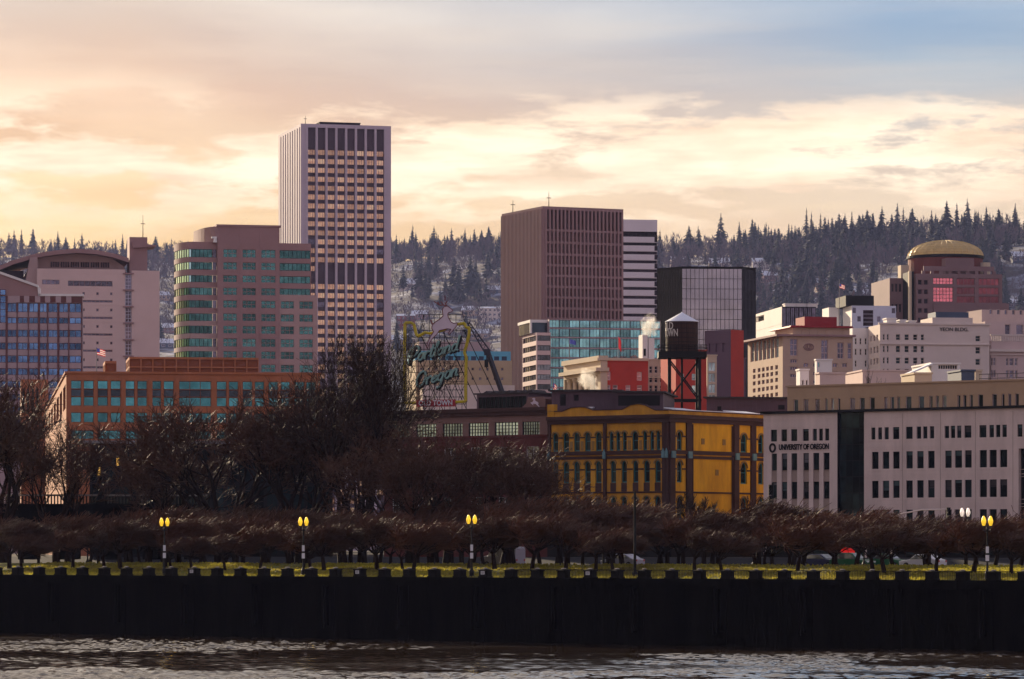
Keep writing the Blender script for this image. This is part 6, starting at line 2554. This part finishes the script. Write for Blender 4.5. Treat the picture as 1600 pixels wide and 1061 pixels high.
for k in range(nseg):
    a, b_ = k / nseg, (k + 1) / nseg
    w0, w1 = .42 - .26 * a, .42 - .26 * b_
    sgn = 1 if k % 2 else -1
    for yy in (-.3, .3):
        mb.tube(q0 + d_ * L * a + nrm * w0 * sgn + Vector((0, yy, 0)), q0 + d_ * L * b_ - nrm * w1 * sgn + Vector((0, yy, 0)), .04, .04, 4)
mb.build('lattice_jib', 'crane_dark', r)
mb = MB()
mb.box(p1.x - .6, p1.x + .35, -.4, .4, p1.z - .4, p1.z + .55)
mb.build('jib_head', 'crane_dark', r)
mb = MB()
hk = Vector(cp_(760, 562))
mb.tube((hk.x, -.4, p1.z), (hk.x, -.4, hk.z), .04, .04, 4)
mb.box(hk.x - .3, hk.x + .3, -.6, -.2, hk.z - 1.2, hk.z)
mb.tube((hk.x, -.4, hk.z - 1.2), (hk.x + .25, -.4, hk.z - 1.8), .1, .05, 5)
mb.build('hook_block', 'iron', r)
mb = MB()
bx_ = (p0 + (p0 - p1) * 1.6).x
mb.box(bx_ - 2, bx_ + 5, -1.3, 1.3, .9, 2.4)
mb.box(bx_ + 2.5, bx_ + 4.8, -1.2, 1.2, 2.4, 3.8)
for k in range(4):
    mb.tube((bx_ - 1.2 + 1.7 * k, -1.4, .6), (bx_ - 1.2 + 1.7 * k, 1.4, .6), .6, .6, 12, 0, True)
mb.build('carrier', 'crane_dark', r)

def flag(px, py_top, py_bot, D, label, stripes=('flag_red', 'flag_white'), canton='flag_blue', w=1.6, h=1.0, lower=0.0, ang=0.3):
    u = (px - 800) / F
    zb = CAMZ - (py_bot - HY) / F * D
    zt = CAMZ - (py_top - HY) / F * D
    o = thing('flag_pole', label, 'flag', (u * D, D, zb), ang)
    mb = MB()
    mb.tube((0, 0, 0), (0, 0, zt - zb), .07, .05, 6, 0, True)
    mb.lathe([(.0, .12), (.1, .05), (.1, -.02), (0, -.08)], 6, (0, 0, zt - zb))
    mb.build('pole', 'steel_grey', o)
    mb = MB()
    nr_ = 7 if len(stripes) > 1 else 1
    for j in range(nr_):
        for k in range(8):
            f = lambda i: (w * i / 8, .12 * math.sin(i * 1.3) * i / 8, -.35 * h * (i / 8) ** 1.4)
            (xa_, ya_, da), (xb2, yb2, db) = f(k), f(k + 1)
            z0, z1 = zt - zb - lower - h * j / nr_, zt - zb - lower - h * (j + 1) / nr_
            m_ = 2 if canton and j < nr_ * .55 and k < 3 else (j % 2 if len(stripes) > 1 else 0)
            mb.quad((xa_, ya_, z0 + da), (xb2, yb2, z0 + db), (xb2, yb2, z1 + db), (xa_, ya_, z1 + da), m_)
    mb.build('flag', [stripes[0], stripes[-1], canton or stripes[0]], o)
flag(151, 544, 588, 528, 'red white and blue striped flag above the orange brick block', w=1.2, h=.9)
flag(889.5, 530, 579, 695, 'blue flag on a pole before the teal glass block', ('flag_blue',), None, 1.2, .8)
flag(966, 526, 560.5, 650, 'red flag hanging on a pole before the teal glass block', ('flag_red',), None, .5, 1.9)
flag(864, 592, 617, 478, 'small striped flag above the violet shed', w=.5, h=1.0, lower=.5)
flag(1311.5, 437, 512, 738, 'striped flag on tall white pole left of the pale blue block', w=1.1, h=.8, lower=.8)

# ------------------------------------------------------------------ street lamps, signals
def twin_lamp(px, t, py_top, py_bot_z, label, glow, group):
    s = WALL.x(px, t)
    p = WALL.world(s, t, 0)
    zb = py_bot_z
    zt = CAMZ - (py_top - HY) / F * p.y
    h = zt - zb
    o = thing('street_lamp', label, 'street lamp', (p.x, p.y, zb), 0, group)
    mb = MB()
    mb.lathe([(.28, 0), (.28, .12), (.2, .2), (.22, .55), (.13, .75), (.09, .9)], 10)
    mb.build('base', 'iron', o)
    mb = MB()
    mb.lathe([(.085, .85), (.065, h - 1.25), (.11, h - 1.2), (.11, h - 1.1), (.05, h - .95), (0, h - .7)], 8)
    mb.build('post', 'iron', o)
    mb = MB()
    for sg_ in (-1, 1):
        path_tube(mb, [(0, 0, h - 1.25), (sg_ * .2, 0, h - 1.3), (sg_ * .28, 0, h - 1.1), (sg_ * .28, 0, h - .92)], .035, 6)
        path_tube(mb, [(0, 0, h - 1.05), (sg_ * .28, 0, h - 1.0)], .025, 5)
    mb.build('arm', 'iron', o)
    for sg_ in (-1, 1):
        mb = MB()
        mb.lathe([(.06, h - .86), (.12, h - .82), (.19, h - .55), (.20, h - .45), (.17, h - .36), (.13, h - .2), (.06, h - .08), (0, h - .02)], 8, (sg_ * .28, 0, 0))
        g = mb.build('lantern', glow, o, True)
        mb = MB()
        mb.lathe([(.10, h - .93), (.10, h - .85), (.06, h - .85)], 8, (sg_ * .28, 0, 0))
        mb.lathe([(.04, h - .05), (.03, h + .03), (0, h + .09)], 6, (sg_ * .28, 0, 0))
        for k in range(6):
            a = math.pi * k / 3
            mb.tube((sg_ * .28 + .125 * math.cos(a), .125 * math.sin(a), h - .82), (sg_ * .28 + .2 * math.cos(a), .2 * math.sin(a), h - .45), .012, .012, 3)
        mb.build('cage', 'iron', g)
    if glow == 'lamp_amber':
        mb = MB()
        mb.box(-.12, .12, -.12, -.09, h * .42, h * .52)
        mb.box(-.14, .14, -.12, -.09, h * .3, h * .39)
        mb.build('notice', 'plaque_white', o)
GA = 'twin lanterns on the promenade'
twin_lamp(257, 6, 808, 5.52, 'amber twin-lantern lamp, leftmost on the promenade', 'lamp_amber', GA)
twin_lamp(474, 6, 807, 5.52, 'amber twin-lantern lamp, second from the left on the promenade', 'lamp_amber', GA)
twin_lamp(737, 6, 803.5, 5.52, 'amber twin-lantern lamp below the roof sign, third from the left', 'lamp_amber', GA)
twin_lamp(1542.5, 6, 805, 5.52, 'amber twin-lantern lamp, rightmost on the promenade', 'lamp_amber', GA)
GB = 'pearl twin lanterns along the avenue'
twin_lamp(1178, 57, 804.5, 6.0, 'pearl twin-lantern lamp at the yellow building right end', 'lamp_pearl', GB)
twin_lamp(1350, 57, 803.5, 6.0, 'pearl twin-lantern lamp before the black glass slot', 'lamp_pearl', GB)
twin_lamp(1508, 40, 792.5, 6.0, 'pearl twin-lantern lamp left of the rightmost amber lamp', 'lamp_pearl', GB)
twin_lamp(137, 57, 812, 6.0, 'small pearl twin-lantern lamp under the trees at far left', 'lamp_pearl', GB)

def mast(px, t, pts, zb, label, head_px=None, mat='steel_grey'):
    s = WALL.x(px, t)
    p = WALL.world(s, t, 0)
    o = thing('signal_mast', label, 'traffic signal', (p.x, p.y, zb))
    q = lambda a, b_: ((a - px) / F * p.y, 0, CAMZ - (b_ - HY) / F * p.y - zb)
    mb = MB()
    mb.tube((0, 0, 0), q(*pts[0]), .13, .10, 8, 0, True)
    mb.lathe([(.25, 0), (.25, .4), (.14, .5)], 8)
    mb.build('pole', mat, o)
    if len(pts) > 1:
        mb = MB()
        path_tube(mb, [q(*v) for v in pts], .085, 6)
        mb.build('arm', mat, o)
    for hx, hy in (head_px or []):
        x, _, z = q(hx, hy)
        mb = MB()
        mb.box(x - .18, x + .18, -.22, .12, z - .55, z + .5)
        for k in range(3):
            mb.tube((x, -.22, z + .32 - .33 * k), (x, -.42, z + .30 - .33 * k), .13, .13, 8)
        mb.build('signal_head', 'black_trim', o)
mast(1392, 56, [(1392, 809), (1412, 802), (1440, 796.5), (1484, 796)], 6.0, 'pale curved signal mast arm over the trees at right', [(1482, 801)], 'cream')
mast(1207, 60, [(1207, 755)], 6.0, 'tall dark signal pole between yellow and pale stone buildings', [(1203.5, 765), (1203.5, 782)], 'iron')
mast(992, 8, [(992, 768)], 5.6, 'tall dark mast with small peaked top before the yellow building', None, 'iron')
mast(943, 58, [(943, 812), (962, 802), (975, 797.5), (1000, 798)], 6.0, 'dark curved signal arm before the yellow building', [(998, 803)], 'iron')

# ------------------------------------------------------------------ cars on the avenue
def car(px, t, zb, paint, label, L=4.4, Hc=1.45, van=False, rz=0.0, cat='car'):
    s = WALL.x(px, t)
    p = WALL.world(s, t, 0)
    o = thing('parked_car' if not van else 'delivery_van', label, cat, (p.x, p.y, zb), WALL.t + rz, 'cars along the avenue')
    w = .9
    if van:
        body = [(-L / 2, .35), (L / 2, .35), (L / 2, .95), (L / 2 - .2, 1.15), (L / 2 - .9, 1.25), (L / 2 - 1.5, Hc), (-L / 2 + .1, Hc), (-L / 2, Hc - .2)]
        glassp = [(L / 2 - 1.0, 1.25), (L / 2 - 1.52, Hc - .08), (L / 2 - 2.4, Hc - .08), (L / 2 - 2.4, 1.22)]
    else:
        body = [(-L / 2, .3), (L / 2, .3), (L / 2, .7), (L / 2 - .3, .85), (L / 2 - 1.2, .95), (L / 2 - 1.9, Hc), (-L / 2 + 1.3, Hc), (-L / 2 + .5, 1.0), (-L / 2, .9)]
        glassp = [(L / 2 - 1.3, .97), (L / 2 - 1.93, Hc - .07), (-L / 2 + 1.32, Hc - .07), (-L / 2 + .68, 1.0)]
    mb = MB()
    mb.prism(body, -w, w)
    me = mb.build('body', paint, o)
    bv = me.modifiers.new('bevel', 'BEVEL')
    bv.width = .07
    bv.segments = 2
    for sg_ in (-1, 1):
        mb = MB()
        mb.prism(glassp, sg_ * (w + .005), sg_ * (w + .012))
        mb.build('side_window', 'dark_glass_b', o)
    mb = MB()
    a, b_ = body[4], body[5]
    dx_, dz_ = b_[0] - a[0], b_[1] - a[1]
    mb.quad((a[0] + .03 + dx_ * .06, -w * .86, a[1] + dz_ * .06 + .02), (a[0] + .03 + dx_ * .06, w * .86, a[1] + dz_ * .06 + .02), (a[0] + .03 + dx_ * .92, w * .8, a[1] + dz_ * .92 + .02), (a[0] + .03 + dx_ * .92, -w * .8, a[1] + dz_ * .92 + .02))
    mb.build('windscreen', 'dark_glass_b', o)
    for xw in (L / 2 - .85, -L / 2 + .85):
        for sg_ in (-1, 1):
            mb = MB()
            mb.tube((0, sg_ * .12, 0), (0, -sg_ * .12, 0), .33, .33, 16, 0, True)
            wo_ = mb.build('wheel', 'tyre', o)
            wo_.location = (xw, sg_ * (w - .08), .33)
            mb = MB()
            mb.tube((0, sg_ * .125, 0), (0, sg_ * .13, 0), .2, .2, 10, 0, True)
            mb.build('rim', 'steel_grey', wo_)
    for sg_ in (-1, 1):
        mb = MB()
        mb.box(L / 2 - .06, L / 2 + .015, sg_ * .65 - .17, sg_ * .65 + .17, .62, .78)
        mb.build('headlight', 'headlight', o)
        mb = MB()
        mb.box(-L / 2 - .015, -L / 2 + .06, sg_ * .68 - .12, sg_ * .68 + .12, .7, .9)
        mb.build('taillight', 'taillight', o)
car(786, 60, 6.05, 'van_grey', 'grey delivery van on the avenue right of the third amber lamp', 4.6, 2.2, True, math.pi, 'van')
car(973, 60, 6.05, 'van_grey', 'pale grey car on the avenue below the yellow building', 4.4, 1.45, False, math.pi)
car(1442, 60, 6.05, 'car_white', 'white saloon car on the avenue at right', 4.4, 1.45, False, math.pi)
car(1332, 64, 6.05, 'car_green', 'dark green car below the red awning', 4.4, 1.6)
car(1284, 66, 6.05, 'car_navy', 'navy car left of the green car', 4.4, 1.45)
car(1388, 66, 6.05, 'car_green', 'dark green car right of the red awning', 4.2, 1.5)
s = WALL.x(1330, 92)
p = WALL.world(s, 92, 0)
o = thing('awning', 'glowing red awning at street level of the pale stone block', 'awning', (p.x, p.y, CAMZ - (866 - HY) / F * p.y), WALL.t)
mb = MB()
mb.prism([(-.95, 0), (.95, 0), (.95, 1.15), (-.95, 1.15)], -.9, -.8)
mb.quad((-.95, -.9, 1.15), (.95, -.9, 1.15), (.95, .3, 1.7), (-.95, .3, 1.7))
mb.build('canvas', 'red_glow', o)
mb = MB()
for x in (-.9, .9):
    mb.tube((x, -.85, 0), (x, .4, .2), .03, .03, 5)
mb.build('frame', 'iron', o)
# ------------------------------------------------------------------ bare trees
def tube_into(mb, p0, p1, r0, r1, n):
    mb.tube(p0, p1, r0, r1, n)
def bare_tree(seed, h, trunk_h, spread, limbs, levels, kids, r0, bias=(0, 0, 0), up=.35, twig=.5, lean=(0, 0), first=.35, wander=.12, thin=.024):
    """a leafless tree grown limb by limb; returns (trunk and limbs, crown of twigs) as meshes"""
    rng = random.Random(seed)
    T_, C_ = MB(), MB()
    bias = Vector(bias)
    def rnd():
        return Vector((rng.gauss(0, 1), rng.gauss(0, 1), rng.gauss(0, 1)))
    def limb(p, d, L, r, lv):
        last = lv == levels
        segs = 2 if last else (4 if lv < 2 else 3)
        q = p.copy()
        dd = d.copy()
        pts = [(q.copy(), r)]
        for k in range(segs):
            dd = (dd + rnd() * wander + Vector((0, 0, up * .25)) + bias * (.10 if lv < 2 else .22)).normalized()
            q = q + dd * (L / segs)
            pts.append((q.copy(), r * (1 - .62 * (k + 1) / segs)))
        tgt = T_ if lv <= 1 else C_
        n = 7 if lv == 0 else (5 if lv == 1 else (4 if lv == 2 else 3))
        for (a, ra), (b_, rb) in zip(pts[:-1], pts[1:]):
            tgt.tube(a, b_, max(ra, thin), max(rb, thin * .75), n)
        if last:
            return
        nk = kids[lv]
        for k in range(nk):
            f = first + (1 - first) * (k + rng.random()) / nk if lv else .55 + .45 * (k + rng.random()) / nk
            fi = min(f * segs, segs - .001)
            i = int(fi)
            t = fi - i
            a, b_ = pts[i], pts[i + 1]
            pos = a[0].lerp(b_[0], t)
            rr = a[1] + (b_[1] - a[1]) * t
            axis = (pts[i + 1][0] - pts[i][0]).normalized()
            side = rnd()
            side = (side - axis * side.dot(axis)).normalized()
            ang = rng.uniform(.45, .95) * spread
            nd = (axis * math.cos(ang) + side * math.sin(ang) + Vector((0, 0, up * .4)) + bias * .35).normalized()
            nl = L * rng.uniform(.48, .78) * (1.15 - .45 * f)
            if lv + 1 == levels:
                nl = max(nl, twig * rng.uniform(.6, 1.3))
            limb(pos, nd, nl, rr * rng.uniform(.5, .72), lv + 1)
    # trunk
    q = Vector((0, 0, -.3))
    dd = Vector((lean[0], lean[1], 1)).normalized()
    pts = [(q.copy(), r0 * 1.25)]
    for k in range(4):
        q = q + dd * ((trunk_h + .3) / 4)
        dd = (dd + rnd() * .05).normalized()
        pts.append((q.copy(), r0 * (1.0 - .07 * k)))
    for (a, ra), (b_, rb) in zip(pts[:-1], pts[1:]):
        T_.tube(a, b_, ra, rb, 8)
    top = pts[-1]
    a0 = rng.uniform(0, 6.28)
    for k in range(limbs):
        a = a0 + 6.283 * k / limbs + rng.uniform(-.35, .35)
        el = rng.uniform(.5, .95) * spread * .72
        d = Vector((math.cos(a) * math.sin(el), math.sin(a) * math.sin(el), math.cos(el)))
        start = top[0] - Vector((0, 0, rng.uniform(0, trunk_h * .28)))
        limb(start, d, (h - trunk_h) * rng.uniform(.52, .72), top[1] * rng.uniform(.42, .6), 0)
    return T_, C_
def plant(name, label, meshes, px, D, zb, rz=0.0, sc=1.0, group=None, scv=None):
    u = (px - 800) / F
    o = thing(name, label, 'tree', (u * D, D, zb), rz, group)
    o.scale = scv or (sc, sc, sc)
    link('trunk', meshes[0], o)
    link('crown', meshes[1], o)
    return o
def finish(tc_, bark='bark', twig='twig_dark'):
    return tc_[0].mesh('trunk', bark), tc_[1].mesh('crown', twig)
big_vase = finish(bare_tree(3, 22, 2.6, .92, 11, 4, [6, 5, 5, 4], .66, up=.27, twig=1.0, wander=.12, thin=.022), 'bark', 'twig_dark')
big_round = finish(bare_tree(8, 18, 3.0, 1.05, 9, 4, [5, 5, 4, 4], .60, up=.30, twig=1.25, wander=.16, thin=.030), 'bark', 'twig_brown')
big_round2 = finish(bare_tree(14, 18, 2.8, 1.0, 9, 4, [5, 5, 4, 4], .58, up=.32, twig=1.25, wander=.16, thin=.030), 'bark', 'twig_brown')
zt = 6.0
GT = 'large bare trees before the buildings at left'
plant('bare_tree', 'huge dark vase-shaped bare tree before the roof sign', big_vase, 566, 404, zt, 0.3, 1.0, None, (.84, .84, 1.09))
plant('bare_tree', 'large bare tree at the left edge', big_round, 4, 425, zt, 1.2, 1.0, GT, (1.35, 1.35, 1.2))
plant('bare_tree', 'broad rusty bare tree in the middle of the orange brick block', big_round2, 346, 412, zt, 0.5, 1.0, GT, (1.25, 1.25, 1.07))
plant('bare_tree', 'dark bare tree before the right end of the orange brick block', big_round, 470, 408, zt, 3.6, 1.0, GT, (1.2, 1.2, 1.10))
plant('bare_tree', 'smaller bare tree against the orange brick block, left of the broad rusty one', big_round2, 258, 422, zt, 2.4, 1.0, GT, (.85, .85, .80))
plant('bare_tree', 'low dark bare tree right of the huge vase-shaped tree', big_round2, 700, 400, zt, 4.4, 1.0, GT, (1.1, 1.1, .80))
plant('bare_tree', 'rusty bare tree before the brown warehouse, beside the yellow building', big_round, 788, 398, zt, 5.3, 1.0, GT, (.88, .88, .72))
plant('bare_tree', 'second bare tree from the left edge, before the dark pavilion', big_round2, 88, 430, zt, 1.9, 1.0, GT, (.8, .8, .88))
plant('bare_tree', 'bare tree just left of the huge vase-shaped tree', big_round, 535, 415, zt, 2.9, 1.0, GT, (.95, .95, .95))
plant('bare_tree', 'low bare tree at the foot of the huge vase-shaped tree', big_round2, 640, 392, zt, 1.1, 1.0, GT, (.9, .9, .74))
young = finish(bare_tree(31, 9, 2.2, .75, 5, 3, [5, 5, 6], .12, up=.5, twig=.5, wander=.12), 'bark', 'twig_dark')
plant('young_tree', 'slender young bare tree before the yellow end wall', young, 1086, 415, 6.2, 0.4, .95)
plant('young_tree', 'bare tree crown above the long tan roof, below the white lettered block', young, 1385, 500, GZ, 1.4, 1.0, None, (1.0, 1.0, 2.8))
plant('young_tree', 'small bare tree in front of the white block windows left of the lettering', young, 1452, 545, GZ, 2.4, 1.0, None, (1.1, 1.1, 3.1))
plant('young_tree', 'tiny bare tree beside the narrow white block', young, 1257, 505, GZ, .4, 1.0, None, (.6, .6, 2.55))
# wind-combed cherry trees along the promenade, three loose rows
sweep = (.85, 0, .30)
cherries = [finish(bare_tree(40 + k, 5.0, 1.7, 1.25, 8, 3, [7, 7, 7], .13, bias=sweep, up=.16, twig=.95, wander=.10, first=.25, thin=.017), 'bark', 'twig_rust' if k % 2 else 'twig_brown') for k in range(6)]
rng = random.Random(77)
cnt = 0
for t0, zb0, sp_, scl in ((14.0, 0, 3.7, .82), (25.0, 0, 3.9, .86), (36.0, 0, 4.2, 1.02), (47.0, 0, 4.4, 1.12)):
    s = -88.0 + rng.uniform(0, 3)
    while s < 84:
        t = t0 + rng.uniform(-2.2, 2.2)
        p = WALL.world(s + rng.uniform(-.8, .8), t, 0)
        px = 800 + F * p.x / p.y
        if -70 < px < 1670 and rng.random() > .08:
            k = scl * rng.uniform(.78, 1.28)
            h = k * interp([(0, .92), (250, .98), (700, 1.02), (1200, .98), (1300, .86), (1600, .90)], px)
            o = thing('cherry_tree', 'low bare cherry tree in the long reddish row along the promenade', 'tree', (p.x, p.y, lawn_z(t)), rng.uniform(-.35, .35), 'cherry trees along the promenade')
            o.scale = (k * 1.75, k * 1.2, h)
            c = rng.choice(cherries)
            link('trunk', c[0], o)
            link('crown', c[1], o)
        s += sp_ * rng.uniform(.8, 1.2)

# ------------------------------------------------------------------ steam, haze
def steam(px, py, D, w, h, label, dens, lean):
    m = bpy.data.materials.new('steam')
    m.use_nodes = True
    n, l = m.node_tree.nodes, m.node_tree.links
    n.remove(n['Principled BSDF'])
    pv = n.new('ShaderNodeVolumePrincipled')
    pv.inputs['Color'].default_value = (.95, .92, .90, 1)
    pv.inputs['Anisotropy'].default_value = .55
    tcn = n.new('ShaderNodeTexCoord')
    nz = n.new('ShaderNodeTexNoise')
    nz.inputs['Scale'].default_value = 2.6
    nz.inputs['Detail'].default_value = 5
    nz.inputs['Distortion'].default_value = .6
    l.new(tcn.outputs['Object'], nz.inputs['Vector'])
    ln = n.new('ShaderNodeVectorMath')
    ln.operation = 'LENGTH'
    l.new(tcn.outputs['Object'], ln.inputs[0])
    def mt(op, a, b_, clamp=False):
        q = n.new('ShaderNodeMath')
        q.operation = op
        q.use_clamp = clamp
        for i, v in enumerate((a, b_)):
            if isinstance(v, (int, float)): q.inputs[i].default_value = v
            else: l.new(v, q.inputs[i])
        return q.outputs[0]
    fall = mt('SUBTRACT', 1.0, ln.outputs['Value'], True)
    d = mt('MULTIPLY', mt('SUBTRACT', mt('ADD', nz.outputs['Fac'], mt('MULTIPLY', fall, .55)), .68, True), dens * 4)
    l.new(d, pv.inputs['Density'])
    l.new(pv.outputs[0], n['Material Output'].inputs['Volume'])
    bm = bmesh.new()
    bmesh.ops.create_icosphere(bm, subdivisions=3, radius=1.0)
    me = bpy.data.meshes.new('steam')
    bm.to_mesh(me)
    bm.free()
    me.materials.append(m)
    u = (px - 800) / F
    o = link('steam', me, None, (u * D, D, CAMZ - (py - HY) / F * D))
    o.scale = (w, w, h)
    o.rotation_euler = (0, lean, 0)
    tag(o, label, kind='stuff')
steam(1014, 510, 700, 2.3, 3.2, 'steam rising from the vent stack', 0.55, .3)
steam(919, 594, 610, 2.8, 2.0, 'steam drifting before the colonnade', 0.6, 1.0)

HAZE = bpy.data.materials.new('haze')
HAZE.use_nodes = True
n, l = HAZE.node_tree.nodes, HAZE.node_tree.links
n.remove(n['Principled BSDF'])
pv = n.new('ShaderNodeVolumePrincipled')
pv.inputs['Color'].default_value = (.46, .54, 1.0, 1)
pv.inputs['Density'].default_value = 0.27e-4
pv.inputs['Anisotropy'].default_value = .1
l.new(pv.outputs[0], n['Material Output'].inputs['Volume'])
mb = MB()
mb.box(-2500, 2500, -620, 8400, -6, 560)
hz = mb.build('haze', HAZE)
tag(hz, None, kind='stuff')
